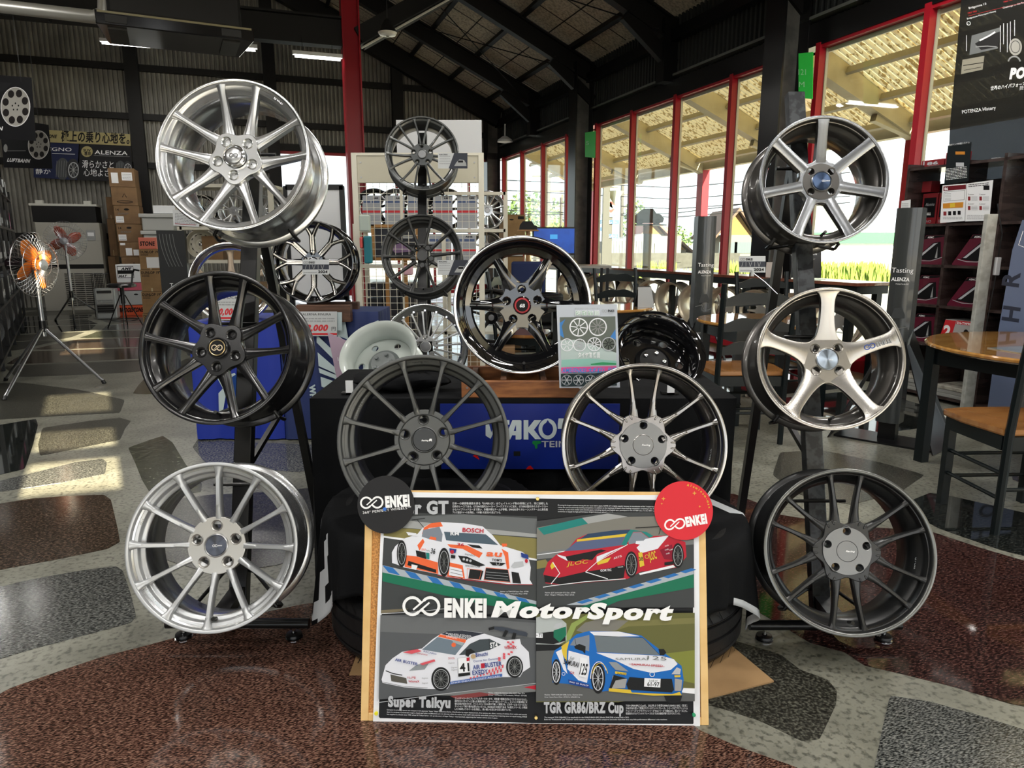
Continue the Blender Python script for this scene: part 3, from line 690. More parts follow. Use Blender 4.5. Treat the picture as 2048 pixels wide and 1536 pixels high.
def arc_text(t, r, a_mid, h, z, m, name='lettering', parent=None, inward=False, bold=0, spread=1.0):
    """embossed writing along the rim; a_mid in degrees"""
    vs, fs, x0, x1 = text_geo(t, bold); s = h/.72; L = (x1-x0)*s*spread; sg = 1 if inward else -1; out = []
    for a, b in vs:
        u = ((a-x0)*s*spread - L/2); rr = r + (b*s*(-sg)); ang = R_(a_mid) + sg*u/r
        out.append((rr*cos(ang), rr*sin(ang), z))
    q = MB(); fs2 = []
    for f in fs:
        ar = sum(out[f[i]][0]*out[f[(i+1) % len(f)]][1]-out[f[(i+1) % len(f)]][0]*out[f[i]][1] for i in range(len(f)))
        fs2.append(f if ar > 0 else f[::-1])
    q.add(out, fs2, m); return q.build(name, parent, smooth=0)
def wheel(name, label, M, R, w, m, spokes, rep, phase, zh, rh=.072, mlip=None, mbar=None, mtop=None, mhub=None, steps=2, lipd=0, lugs=5, lugph=90, pcd=.0572,
          cap=(.031, INKK), capz=None, group=None, cat='wheel', valve=True, seg=96, hubd=.03, lobes=None, low=False, lugr=.0125, mlug=None, lip=None, caprim=None, bore=0):
    mlip = mlip or m; mbar = mbar or m; mtop = mtop or m; mhub = mhub or m
    t = thing(name, label, cat, M, group)
    rim_mesh(R, w, m, mlip, mbar, steps, lipd, seg).build('rim', t, smooth=50)
    for s in spokes:
        mb = spoke_mb(R, s, m, mtop); me = None
        for k in range(rep):
            if me is None: o = mb.build('spoke', t, smooth=50); me = o.data
            else: o = link('spoke', me, t)
            o.rotation_euler = (0,0,R_(phase+360*k/rep)); o.location = (0,0,0)
    H = [] if low else [(pcd*cos(R_(lugph+360*k/lugs)), pcd*sin(R_(lugph+360*k/lugs)), lugr) for k in range(lugs)]
    link('hub', plate(rh, H+([(0,0,bore)] if bore else []), hubd-.004, zh, mhub, .002, lobes=lobes), t)
    for x, y, r in H:
        q = MB().lathe([(r+.0005,0),(r+.0035,.0022),(r+.0045,.0015),(r+.005,-.001)], mlug or mhub, 20, TM((x,y,zh))).lathe([(r+.0015,.001),(r-.001,-.006),(r-.0035,-.010),(r-.0035,-hubd)], mlug or mhub, 20, TM((x,y,zh)))
        q.build('lug_seat', t, smooth=50)
    if cap:
        cz = capz if capz is not None else zh+.004; cr = cap[0]
        c = MB().lathe([(.0005,cz),(cr*.93,cz-.0002),(cr,cz-.0016)], cap[1], 36)
        c.lathe([(cr,cz-.0016),(cr+.002,cz+.0004),(cr+.0042,cz-.001),(cr+.005,cz-.012)], caprim or mhub, 36)
        cp = c.build('center_cap', t, smooth=30)
        t['_'] = 0; del t['_']
    else: cp = None
    if valve:
        a = R_(-88); r = R-.035; MB().cyl((r*cos(a),r*sin(a),-.042),((r-.004)*cos(a),(r-.004)*sin(a),-.012),.0045,BLACKS,8).cyl(((r-.004)*cos(a),(r-.004)*sin(a),-.014),((r-.005)*cos(a),(r-.005)*sin(a),-.006),.0055,BLACKS,8).build('valve_stem', t)
    return t, cp
def cap_logo(cp, z, r, m, txt=None, mt=None, off=(0,0), h=.0045):
    A = Art(); A.z = z
    if r: A.logo(off[0], off[1], r, m)
    if txt: A.text(txt, off[0]+(r or 0)*2.6, off[1]-h/2, h, mt or m, bold=.03, shear=.25, align='c' if not r else 'l')
    A.build('emblem', cp)

SIL = mat('bright silver paint', (.50,.51,.52), .28, .85, coat=.5)
SILM = mat('machined silver', (.62,.63,.63), .22, 1, coat=.3)
SILB = mat('silver barrel', (.55,.56,.57), .24, .9, coat=.4)
PEARL = mat('sparkle silver paint', (.52,.535,.55), .36, .6, coat=.6)
MBK = mat('satin black paint', (.010,.010,.011), .24, .0, coat=.25)
GBK = mat('gloss black paint', (.006,.006,.007), .06, 0, coat=1)
GUN = mat('matte gunmetal paint', (.10,.104,.104), .42, .75)
HYP = mat('dark hyper chrome', (.26,.25,.24), .22, .95, coat=.4)
HYPL = mat('machined smoke chrome', (.36,.35,.34), .22, .95, coat=.5)
MGUN = mat('dark gunmetal', (.10,.095,.09), .28, .7, coat=.4)
GREYM = mat('grey machined face', (.24,.25,.265), .27, .9, coat=.5)
GREYL = mat('pale warm machined face', (.42,.40,.37), .27, .9, coat=.5)
SATB = mat('satin black wheel', (.028,.029,.030), .32, .35, coat=.15)
def radial_metal(name, c, rough=.3):
    m = mat(name, c, rough, 1); b = m.node_tree.nodes['Principled BSDF']
    b.inputs['Anisotropic'].default_value = .9
    tn = m.node_tree.nodes.new('ShaderNodeTangent'); tn.direction_type = 'RADIAL'; tn.axis = 'Z'
    m.node_tree.links.new(tn.outputs[0], b.inputs['Tangent']); return m
CAPN = radial_metal('spun dark cap', (.10,.11,.14), .32); CAPB = radial_metal('spun navy cap', (.06,.09,.16), .3); CAPL = radial_metal('spun grey blue cap', (.42,.50,.62), .3)
CAPG = mat('brushed dark cap', (.055,.058,.062), .38, .8); CAPS = mat('brushed silver cap', (.22,.225,.23), .38, .9)

# --- five forked spoke (ten legs) wheels on the left rack
def y5(R, z0=-.040, zt=-.006, th=.034):
    return [dict(r0=.050, r1=9, a0=sg*2, a1=sg*22, ae=4.6, bow=-sg*1.2, w0=.031, w1=.0095, wk=4.0, zr=z0, zt=zt, dip=-.004, th=th, flat=.42, wt=.006, n=14, zp=1.1) for sg in (-1, 1)]
D18 = .240
M1 = wheel_matrix(464, 308, 155, D18, 517, 357, .225)
W1, c1 = wheel('alloy_wheel', 'bright silver ten-spoke alloy wheel, topmost on the left display rack', M1, D18, .225, SIL, y5(D18), 5, 51, -.028, rh=.080, lobes=lambda a: .077+.008*cos(5*(a-R_(51))), mlip=SILM, mbar=SILB, lugph=49, cap=(.030, CHROME), capz=-.012, steps=2, mhub=SILM, caprim=CHROME)
MB().lathe([(.0005,-.0105),(.022,-.0108),(.024,-.012)], SIL, 30).build('cap_disc', c1); cap_logo(c1, -.0100, .006, CHROME)
arc_text('ENKEI', D18-.0215, 52, .009, -.0148, SILM, parent=W1, bold=.02); arc_text('PERFORMANCE LINE', D18-.0215, 200, .007, -.0148, SILM, parent=W1, inward=True)
M2 = wheel_matrix(430, 694, 156, D18, 491, 714, .235)
W2, c2 = wheel('alloy_wheel', 'satin black ten-spoke alloy wheel, middle one on the left rack', M2, D18, .235, MBK, y5(D18), 5, 49, -.028, rh=.080, lobes=lambda a: .077+.008*cos(5*(a-R_(49))), lugph=49, cap=(.028, INKK), capz=-.014, steps=1, lipd=.0, caprim=MBK)
MB().lathe([(.0225,-.0128),(.0240,-.0122),(.0255,-.0130)], mat('bronze line',(.5,.38,.2),.3,1), 40).build('cap_ring', c2); cap_logo(c2, -.0134, .008, mat('pale gold',(.62,.52,.36),.3,1))
arc_text('PERFORMANCE LINE', D18-.0155, 205, .006, -.018, mat('grey emboss',(.08,.08,.08),.4), parent=W2, inward=True)
M3 = wheel_matrix(423, 1094, 169, D18, 474, 1078, .225)
S12 = lambda w1=.0062, w0=.016, z0=-.046, zt=-.0015, th=.036: [dict(r0=.060, r1=9, a0=0, a1=0, w0=w0, w1=w1, wk=9, zr=z0, zt=zt, th=th, flat=.62, wt=.008, n=14, zp=.9, dip=.002)]
W3, c3 = wheel('alloy_wheel', 'pale sparkle silver twelve-spoke wheel, lowest on the left rack', M3, D18, .225, PEARL, S12(.0072), 12, 27.5, -.040, rh=.081, mbar=SILB, steps=3, lugph=90, cap=(.0295, CAPN), capz=-.034, mhub=mat('satin silver hub',(.46,.45,.43),.32,.9), caprim=SIL)
cap_logo(c3, -.0335, .0032, INKW, 'ENKEI', off=(-.002,0), h=.003)
for t_, a_ in (('LIMITED',35),('RACING',-20),('MADE IN JAPAN',222),('17x8',160)): arc_text(t_, D18-.0215, a_, .007, -.0183, SILM, parent=W3, inward=(a_ > 90))
# --- the two wheels standing on the tyre stacks
M4 = wheel_matrix(847, 881, 172, D18, 858, 871, .235)
W4, c4 = wheel('alloy_wheel', 'matte gunmetal twelve-spoke wheel standing on the left tire stack', M4, D18, .235, GUN, S12(.0060, .017, -.040), 12, 15, -.036, rh=.084, steps=3, lugph=92, cap=(.0335, CAPG), capz=-.0335, lugr=.0115, mlug=GUN)
MB().lathe([(.0695,-.0365),(.0715,-.0335),(.074,-.0365)], GUN, 60).build('hub_ring', W4)
A = Art(); A.z = -.0330; A.text('Racing', -.008, -.004, .0042, INKW, w=.019, shear=.3, bold=.03); A.text('R', .0125, -.004, .0065, INKW, w=.010, shear=.35, bold=.05); A.build('emblem', c4)
arc_text('Racing RR', D18-.0215, 92, .008, -.0183, BLACK, parent=W4); arc_text('ENKEI', D18-.0365, 34, .006, -.0368, BLACK, parent=W4); arc_text('Product by ENKEI', D18-.0365, 152, .0075, -.0368, INKG, parent=W4)
def gtc(R, m): return [dict(r0=.064, r1=9, a0=sg*4, a1=sg*18.8, ae=5.0, w0=.021, w1=.0052, wk=4.2, zr=-.026, zt=-.012, dip=-.004, th=.034, flat=.5, wt=.007, n=16, zp=1.0, ap=1.0) for sg in (-1, 1)]
def gtc_wheel(label, M, R, w, m, mlip, mbar, capm, mhub, mtop=None):
    W_, c = wheel('alloy_wheel', label, M, R, w, m, gtc(R, m), 6, 0, -.022, rh=.080, mlip=mlip, mbar=mbar, mtop=mtop, steps=1, lipd=.012, lugph=90, cap=(.0275, capm), capz=-.0175, mhub=m, lugr=.0115, mlug=mhub,
                  lobes=lambda a: .084+.010*cos(6*a))
    link('hub_face', plate(.0675, [(.0572*cos(R_(90+72*k)), .0572*sin(R_(90+72*k)), .0112) for k in range(5)], .003, -.0178, mhub, .001), W_)
    me = None
    for k in range(6):
        for s in (-1, 1):
            if me is None:
                me_ = MB().lathe([(.0002,.0042),(.003,.0038),(.0048,.0015),(.0055,-.001)], mtop or m, 14); me = me_.build('dimple', W_)
                o = me; me = o.data
            else: o = link('dimple', me, W_)
            a = R_(60*k+s*5.5); o.matrix_local = TM((.088*cos(a), .088*sin(a), -.0225), rz=R_(60*k)) @ Matrix.Diagonal((1.6,.62,.55,1))
    A = Art(); A.z = -.0170; A.text('Racing', -.004, -.002, .005, INKW, w=.024, shear=.3, bold=.03); A.build('emblem', c)
    arc_text('GTC02', R-.036, -8, .008, -.058, INKG, parent=W_, bold=.02)
    return W_
M5 = wheel_matrix(1288, 891, 165, D18, 1270, 879, .235)
W5 = gtc_wheel('dark chrome wheel with six forked spokes on the right tire stack', M5, D18, .235, HYP, HYPL, MGUN, CAPS, CAPS)
M8 = wheel_matrix(1699, 1104, 166, D18, 1648, 1088, .225)
W8 = gtc_wheel('matte black wheel with six forked spokes, lowest on the right rack', M8, D18, .225, SATB, mat('dark lip',(.16,.165,.16),.25,.7), SATB, CAPS, CAPS)
# --- seven spoke, top right
R6 = .213
M6 = wheel_matrix(1649, 358, 129, R6, 1602, 392, .20)
W6, c6 = wheel('alloy_wheel', 'grey seven-spoke wheel, topmost on the right display rack', M6, R6, .20, MGUN, [dict(r0=.050, r1=9, a0=0, a1=0, w0=.019, w1=.0165, wk=5, zr=-.030, zt=-.003, th=.034, flat=.86, draft=.15, wt=.003, n=12, zp=1.2, mtw=1)], 7, 90, -.0285, rh=.076, lobes=lambda a: .074+.005*cos(7*(a-R_(90))),
    mlip=GREYM, mtop=GREYM, steps=1, lugs=4, lugph=45, pcd=.047, cap=(.030, CAPB), capz=-.020, mhub=GREYM, lugr=.0115, mlug=MGUN)
link('hub_recess', plate(.0595, [(.047*cos(R_(45+90*k)), .047*sin(R_(45+90*k)), .0115) for k in range(4)], .003, -.0265, MGUN, .001), W6)
cap_logo(c6, -.0195, .0028, INKW, 'ENKEI', off=(.006,0), h=.0032)
arc_text('ENKEI', R6-.03, 62, .007, -.045, INKG, parent=W6)
R7 = .226
M7 = wheel_matrix(1662, 716, 144.5, R7, 1618, 731, .205)
W7, c7 = wheel('alloy_wheel', 'warm silver five-spoke wheel with blue lettering, middle of the right rack', M7, R7, .205, MGUN, [dict(r0=.050, r1=9, a0=0, a1=0, w0=.050, w1=.0195, wk=5.5, zr=-.036, zt=-.0015, th=.034, flat=.88, draft=.12, wt=.018, n=18, zp=1.0, mtw=1)], 5, 91, -.0335, rh=.085, lobes=lambda a: .084+.010*cos(5*(a-R_(91))),
    mlip=GREYL, mtop=GREYL, steps=1, lugs=4, lugph=47, pcd=.050, cap=(.0325, CAPL), capz=-.029, mhub=GREYL, lugr=.0115, mlug=GREYL)
cap_logo(c7, -.0285, 0, INKW, 'ENKEI', off=(.010,-.002), h=.0032)
# blue mark printed on its right spoke
A = Art(); A.z = 0; A.logo(-.028, 0, .0075, INKB, w=.0026); A.text('ENKEI', -.008, -.0075, .014, INKG, w=.042, bold=.04)
o = A.build('spoke_decal', W7); a = R_(18); o.matrix_local = TM((.158*cos(a), .158*sin(a), -.0105), rz=a) @ Matrix.Rotation(R_(-13.5), 4, 'Y')
arc_text('PERFORMANCE', R7-.0065, 128, .005, .0004, INKG, parent=W7); arc_text('ENKEI', R7-.028, 127, .007, -.040, INKG, parent=W7); arc_text('PF05', R7-.028, -28, .009, -.040, INKG, parent=W7)
# --- gloss black six spoke on the wooden block
M9 = wheel_matrix(1044, 612, 138.5, D18, 1046, 606, .235)
LIPC = mat('polished lip', (.75,.76,.80), .1, 1)
W9, c9 = wheel('alloy_wheel', 'gloss black six-spoke wheel with polished edge on the wooden block', M9, D18, .235, GBK, [dict(r0=.055, r1=.86, a0=0, a1=0, w0=.046, w1=.013, wk=3.4, zr=-.046, zt=-.042, dip=.008, th=.04, flat=.30, wt=.026, n=16, zp=1.0)], 6, 0, -.044, rh=.086, lobes=lambda a: .083+.006*cos(6*a),
    mlip=LIPC, steps=0, lugph=92, cap=(.0275, mat('cap red ring',(.35,.0,.01),.25)), capz=-.034, lugr=.011, mlug=GBK)
MB().lathe([(D18-.024,-.020),(D18-.034,-.034),(D18-.058,-.040),(D18-.064,-.050)], GBK, 96).build('inner_step', W9)
MB().lathe([(.0005,-.0335),(.022,-.0335)], INKK, 30).lathe([(.0215,-.0333),(.0225,-.0328),(.0235,-.0333)], INKR, 40).build('cap_disc', c9)
A = Art(); A.z = -.0330; A.text('6B', 0, -.006, .012, INKW, shear=.15, bold=.03, align='c'); A.build('emblem', c9)
# --- wheels of the rack behind, and others further back
M10 = wheel_matrix(844, 306, 74, D18, 846, 326, .22)
W10, c10 = wheel('alloy_wheel', 'dark graphite fourteen-spoke wheel at the top of the middle rack', M10, D18, .22, mat('graphite satin',(.085,.09,.09),.3,.6,coat=.3), [dict(r0=.06, r1=9, a0=sg*7, a1=sg*12.5, w0=.010, w1=.0062, wk=6, zr=-.03, zt=-.006, th=.03, flat=.45, wt=.006) for sg in (-1,1)], 7, 90, -.028, rh=.070, lugph=92, cap=(.026, CAPS), capz=-.02, seg=64)
M11 = wheel_matrix(843, 508, 81, D18, 850, 524, .22)
W11, _ = wheel('alloy_wheel', 'matte black ten-spoke wheel without cap, second on the middle rack', M11, D18, .22, mat('matte charcoal',(.030,.031,.031),.34,.3), [dict(r0=.05, r1=9, a0=0, a1=0, w0=.016, w1=.0078, wk=6, zr=-.04, zt=-.003, th=.034, flat=.5, wt=.006)], 10, 3, -.036, rh=.070, lugph=-90, cap=None, seg=64, steps=3, bore=.030)
M12 = wheel_matrix(851, 694, 86, .25, 853, 690, .22)
W12, _ = wheel('alloy_wheel', 'machined silver many-spoked wheel with bolted rim, lowest on the middle rack', M12, .25, .22, SIL, [dict(r0=.05, r1=.83, a0=0, a1=0, w0=.008, w1=.0052, wk=5, zr=-.03, zt=-.03, th=.022, flat=.5, wt=.004)], 20, 4, -.028, rh=.062, mlip=CHROME, steps=1, lugph=90, cap=(.028,STEEL), seg=64, lipd=.01)
_b = MB().cyl((0,0,0),(0,0,.006),.006,CHROME,8).build('rim_bolt', W12); _b.location = (.212,0,-.05)
for k in range(1,20):
    o = link('rim_bolt', _b.data, W12); o.location = (.212*cos(k*pi/10), .212*sin(k*pi/10), -.05)
MACH = mat('machined pale face', (.70,.67,.62), .22, .9)
M13 = wheel_matrix(624, 524, 82, .25, 642, 526, .22, roll=0)
ys = [dict(r0=.055, r1=.62, a0=0, a1=0, w0=.022, w1=.019, wk=4, zr=-.03, zt=-.016, th=.03, flat=.25, wt=0, n=6)] + [dict(r0=.14, r1=9, a0=0, a1=sg*12, w0=.015, w1=.0115, wk=4, zr=-.019, zt=-.004, th=.03, flat=.35, wt=.004) for sg in (-1,1)] + [dict(r0=.06, r1=.66, a0=sg*6, a1=sg*2.5, w0=.006, w1=.0045, wk=4, zr=-.026, zt=-.015, th=.028, flat=.6, wt=0, n=6, mtw=1) for sg in (-1,1)]
W13, c13 = wheel('alloy_wheel', 'black and machined wheel with branching Y spokes on the navy draped table', M13, .25, .22, GBK, ys, 8, 90, -.026, rh=.062, mtop=MACH, mlip=GBK, lugph=90, cap=(.026, STEEL), seg=64)
BRZ = mat('smoked bronze', (.22,.17,.12), .3, .8, coat=.4)
M14 = wheel_matrix(462, 566, 80, .25, 470, 566, .2)
W14, _ = wheel('alloy_wheel', 'deep-lipped smoked bronze wheel behind the black wheel of the left rack', M14, .25, .2, BRZ, [dict(r0=.05, r1=.80, a0=0, a1=0, w0=.03, w1=.016, wk=4, zr=-.05, zt=-.045, th=.03, flat=.8, wt=.012)], 5, 90, -.05, rh=.065, mlip=CHROME, mbar=CHROME, steps=1, lipd=.02, lugph=90, cap=(.028, CHROME), seg=64)
CRM = mat('cream steel wheel', (.66,.63,.52), .4)
def steelwheel(label, M, R, w, m, slots=12, seg=48):
    t = thing('steel_wheel', label, 'wheel', M); rim_mesh(R, w, m, m, m, 1, .0, seg).build('rim', t, smooth=50)
    MB().lathe([(R-.03,-.05),(R-.05,-.035),(R-.085,-.03),(.07,-.05),(.06,-.03),(.03,-.028)], m, seg).build('wheel_disc', t, smooth=50)
    s = MB().box(-.014,-.005,0,.014,.005,.004,INKK)
    o = s.build('slot', t, smooth=0); me = o.data
    for k in range(slots):
        if k: o = link('slot', me, t)
        a = 2*pi*k/slots; o.matrix_local = TM(((R-.066)*cos(a),(R-.066)*sin(a),-.0325), rz=a+pi/2)
    MB().lathe([(.03,-.03),(.03,-.004),(.022,.002),(.0,.004)], CHROME, 24).build('center_cap', t)
    return t
steelwheel('cream slotted steel wheel with chrome cap on the shelf behind the left rack', wheel_matrix(402,488,29,.19,406,489,.15), .19, .15, CRM)
# ================================================================ DISPLAY RACKS
def rack(label, pb, pt, wheels, base, leg, group='tilted wheel racks', w=.06, scuff=False, sidehooks=True):
    """pb/pt bottom and top of the leaning post; wheels = list of (matrix, R, width)"""
    pm = mat('scuffed dark paint', (.05,.055,.06), .3, .3, noise=(30,(.02,.022,.025),.45,.55)) if scuff else BLACKS
    o = Vector((pb.x, pb.y, 0)); t = thing('wheel_rack', label, 'rack', TM(o), group)
    b, p = pb-o, pt-o
    MB().beam(b, p, w, .04, pm, up=(0,-1,0)).build('post', t, bevel=.003, smooth=0)
    MB().beam(p-(p-b)*.12+Vector((0,.03,0)), leg-o, .03, .03, BLACKS, up=(0,-1,0)).build('rear_leg', t, smooth=0)
    k = .45; MB().beam(b+(p-b)*k*.62, (p-(p-b)*.12)*(k)+(leg-o)*(1-k), .018, .018, BLACKS).build('brace', t, smooth=0)
    if base:
        x0, x1, y, z = base; MB().cyl((x0-o.x,y-o.y,z),(x1-o.x,y-o.y,z),.016,BLACKS,16).build('base_bar', t)
        MB().beam((b.x,y-o.y,z),(b.x,b.y+.02,z+.01),.05,.035,pm).build('base_joint', t, smooth=0)
        for x in (x0+.05, x1-.05):
            f = MB().cyl((0,0,.006),(0,0,z-.01),.006,CHROME,10).build('foot', t); f.location = (x-o.x, y-o.y, 0)
            MB().lathe([(.0,.004),(.020,.004),(.026,.010),(.024,.016),(.008,.018)],BLACKS,20).lathe([(.026,.0),(.027,.004),(.020,.006)],CHROME,20).build('foot_pad', f)
    d = (p-b).normalized()
    for M, R, wd in wheels:
        for sx in (-1, 1):
            a = R_(-90+sx*33); h = M @ Vector((( R-.004)*cos(a), (R-.004)*sin(a), -wd+.012)) - o
            out = (M.to_3x3() @ Vector((cos(a), sin(a), 0)))*.007; n = M.to_3x3() @ Vector((0,0,1))
            s = b + d*((h.z-b.z)/d.z); q0 = h+out-n*.02
            MB().tube([s+Vector((sx*.01,0,0)), s+Vector((sx*.05,-.01,-.005)), q0-n*.01+out*1.2, q0+n*.006+out*1.2, h+out+n*.022, h+n*.028-out*2.2], .006, BLACKS, 8).build('hook_arm', t)
        u = M @ Vector((0, R*.45, -wd-.012)) - o; s = b + d*((u.z-b.z)/d.z)
        if (s-u).length < .35: MB().cyl((s.x-.09,s.y-.03,u.z),(s.x+.09,s.y-.03,u.z),.006,BLACKS,8).build('stop_bar', t)
    return t
rack('black wheel rack at the left holding two silver wheels and one black', PY(478,1226,2.20), PY(509,285,2.72), [(M1,D18,.225),(M2,D18,.235),(M3,D18,.225)], (-1.09,-.64,2.02,.05), PZ(640,1052))
rack('black wheel rack at the right with scuffed post, holding three wheels', PY(1641,1238,2.14), PY(1589,188,2.68), [(M6,R6,.2),(M7,R7,.205),(M8,D18,.225)], (.745,1.22,2.01,.05), PZ(1477,1052), scuff=True)
rack('slim black wheel rack in the middle background holding three wheels', PY(845,900,4.36), PY(845,268,5.06), [(M10,D18,.22),(M11,D18,.22)], None, Vector((-.60,5.2,0)))

# ================================================================ TYRES
RUB = mat('tire rubber', (.010,.010,.011), .5, bump=(40,.15), spec=.35)
_tb = {}
def tyre(label, M, R=.33, w=.20, group=None, grooves=True):
    t = thing('tire', label, 'tire', M, group); k = (R, w)
    if k not in _tb:
        h = w/2; r = R
        prof = [(r-.115,-h+.02),(r-.10,-h+.004),(r-.06,-h-.001),(r-.03,-h+.004),(r-.012,-h+.014),(r-.003,-h+.03),(r,-h+.045)]
        for g in (-.55,-.02,.5):
            z = g*h; prof += [(r+.001,z-.006),(r-.007,z-.005),(r-.007,z+.005),(r+.001,z+.006)]
        prof += [(r,h-.045),(r-.003,h-.03),(r-.012,h-.014),(r-.03,h-.004),(r-.06,h+.001),(r-.10,h-.004),(r-.115,h-.02),(r-.11,h-.03),(r-.105,-h+.03)]
        a = MB().lathe(prof, RUB, 72, closed=True).build('carcass', t, smooth=60)
        b = MB()
        for i in range(48):
            for z0, z1, s in ((-h*.92,-h*.62,.06),(-h*.46,-h*.1,-.07),(h*.08,h*.42,.07),(h*.6,h*.92,-.06)):
                a0 = 2*pi*i/48; q = [(R-.0005)*1.0, a0, z0, z1]
                vs = []
                for aa, zz in ((a0,z0),(a0+.010,z0),(a0+.010+s,z1),(a0+s,z1)): vs.append(((R+.0008)*cos(aa),(R+.0008)*sin(aa),zz))
                b.add(vs, [(0,1,2,3)], INKK)
        b = b.build('tread_pattern', t, smooth=0); _tb[k] = (a.data, b.data)
    else:
        link('carcass', _tb[k][0], t); link('tread_pattern', _tb[k][1], t)
    return t
for i in range(2): tyre(['bottom tire of the left stack behind the poster board','top tire of the left stack under the matte gunmetal wheel'][i], TM((-.255,2.13,.105+i*.207), rz=i*.4), .33, .205, 'tires stacked behind the poster board')
for i in range(2): tyre(['bottom tire of the right stack behind the poster board','top tire of the right stack under the dark chrome wheel'][i], TM((.412,2.13,.095+i*.187), rz=i*.3), .33, .185, 'tires stacked behind the poster board')
tg(MB().box(-.47,1.82,0,-.02,2.4,.005,KRAFT).build('cardboard_sheet', smooth=0), 'brown cardboard sheet under the left tire stack', 'cardboard')
o = MB().box(-.16,-.33,0,.14,.3,.006,KRAFT).build('cardboard_sheet', smooth=0); o.matrix_world = TM((.50,2.05,0), rz=.35); tg(o, 'brown cardboard sheet peeking out under the right tire stack', 'cardboard')
# black cloths over the stacks
CLOTH = mat('black cloth', (.0055,.006,.007), .85, bump=(14,.25), spec=.15); CLW = mat('white cloth print', (.62,.65,.68), .8)
def drape(cx, cy, r, h, S, phi, amp, label, white, zmin=.012, fold=11):
    NA, NR = 160, 44; V = []; F = []; mi = []
    for j in range(NR+1):
        for i in range(NA):
            a = 2*pi*i/NA; L = S/max(abs(cos(a-phi)), abs(sin(a-phi))); L = min(L, S*1.38); rho = L*j/NR
            if rho < r: x, y, z = rho*cos(a), rho*sin(a), h + .003*sin(5*a+rho*30)
            else:
                d = rho-r; s = min(d/.12, 1); ed = 1-exp(-d/.02)
                rr = r + .014*ed + amp*d*(.55+.75*sin(fold*a+1.3)+.35*sin(2.3*fold*a)) ; rr = max(rr, r+.012*ed)
                z = max(h - d*.97 - .004, zmin + .004*sin(9*a)); x, y = rr*cos(a), rr*sin(a)
            V.append((cx+x, cy+y, z))
    for j in range(NR):
        for i in range(NA):
            F.append((j*NA+i, j*NA+(i+1) % NA, (j+1)*NA+(i+1) % NA, (j+1)*NA+i)); a = 2*pi*(i+.5)/NA
            mi.append(1 if white(a, (j+.5)/NR) else 0)
    mb = MB(); mb.v = V; mb.f = F; mb.mats = [CLOTH, CLW]; mb.m = mi
    o = mb.build('cloth', smooth=60); sd_ = o.modifiers.new('thickness', 'SOLIDIFY'); sd_.thickness = .0015; sd_.offset = 1
    return tg(o, label, 'cloth')
wr = lambda a: (a+pi) % (2*pi) - pi
drape(-.255, 2.13, .332, .417, .50, R_(202-45), .10, 'black cloth with white stripe draped over the left tire stack', lambda a, t: (abs(wr(a-R_(202))) < .06+.3*(1-t) and .60 < t < .97 and abs(wr(a-R_(202))) > .27*(1-t)) or (t > .93 and abs(wr(a-R_(212))) < .12) or (abs(wr(a-R_(160))) < .35 and .72 < t < .8))
drape(.412, 2.13, .332, .377, .50, R_(-18-45), .10, 'black cloth draped over the right tire stack with pale hem', lambda a, t: (t > .955 and abs(wr(a-R_(-18))) < .5) or (abs(wr(a-R_(15))) < .3 and .5 < t < .58))

# ================================================================ THE POSTER BOARD
LEAN = R_(15.7); BW, BH = .906, .598
PINE = mat('pale pine', (.86,.58,.25), .5, noise=(9,(.76,.48,.18),.4,.6,(1,1,8)))
CORK = mat('cork', (.72,.36,.11), .85, noise=(220,(.45,.20,.06),.42,.58))
Fb = frame((.057,1.617,0), (1,-.019,0), (0,sin(LEAN),cos(LEAN)))
BD = thing('notice_board', 'pine framed cork notice board leaning on the tires, holding the motorsport poster', 'board', Fb)
h = BW/2; f = .020
MB().box(-h,0,-.014,h,BH,-.006,mat('board back',(.3,.2,.1),.8)).box(-h+f,f,-.006,h-f,BH-f,-.004,CORK).build('cork_panel', BD, smooth=0)
for a in ((-h,0,-h+f,BH),(h-f,0,h,BH),(-h+f,0,h-f,f),(-h+f,BH-f,h-f,BH)): MB().box(a[0],a[1],-.014,a[2],a[3],.002,PINE).build('frame_rail', BD, bevel=.0015, smooth=0)
Fp = Fb @ Matrix.Translation((0,0,.004))
def c3(*p): return [(640+x/4.518, 900+y/4.518) for x, y in p]
def c4(*p): return [(1060+x/4.518, 900+y/4.518) for x, y in p]
def c5(*p): return [(700+x/5.12, 1180+y/5.12) for x, y in p]
def c6(*p): return [(1060+x/5.12, 1180+y/5.12) for x, y in p]
def pm(n, c, r=.42): return mat('print '+n, c, r, spec=.18)
A = Art(pmap(Fp)); A.z = .0004
g1, g2, g3, g4 = pm('asphalt', (.055,.06,.062)), pm('dark', (.014,.015,.017)), pm('grey', (.19,.20,.20)), pm('light grey', (.36,.37,.37))
kh, grn, blu, wht = pm('khaki', (.24,.21,.075)), pm('green', (.015,.17,.095)), pm('blue', (.03,.17,.48)), pm('white', (.86,.88,.92))
org, red, nvy, glas = pm('orange', (.85,.15,.05)), pm('red', (.50,.02,.04)), pm('navy', (.02,.05,.25)), pm('windscreen', (.08,.12,.16))
blk, body, yel, teal, sil = pm('black', (.012,.013,.014)), pm('body white', (.78,.80,.87)), pm('yellow', (.72,.52,.05)), pm('teal', (.02,.22,.20)), pm('silver', (.50,.52,.55))
mb_ = A
A.poly([(765,983),(920,986),(1075,989),(1240,990),(1397,990),(1399,1200),(1400,1458),(1240,1457),(1090,1455),(900,1449),(746,1444),(755,1210)], wht)
A.poly([(770,994),(1074,997),(1384,1001),(1386,1200),(1387,1446),(1386,1448),(1060,1446),(760,1436),(757.6,1433),(764,1200)], g2)
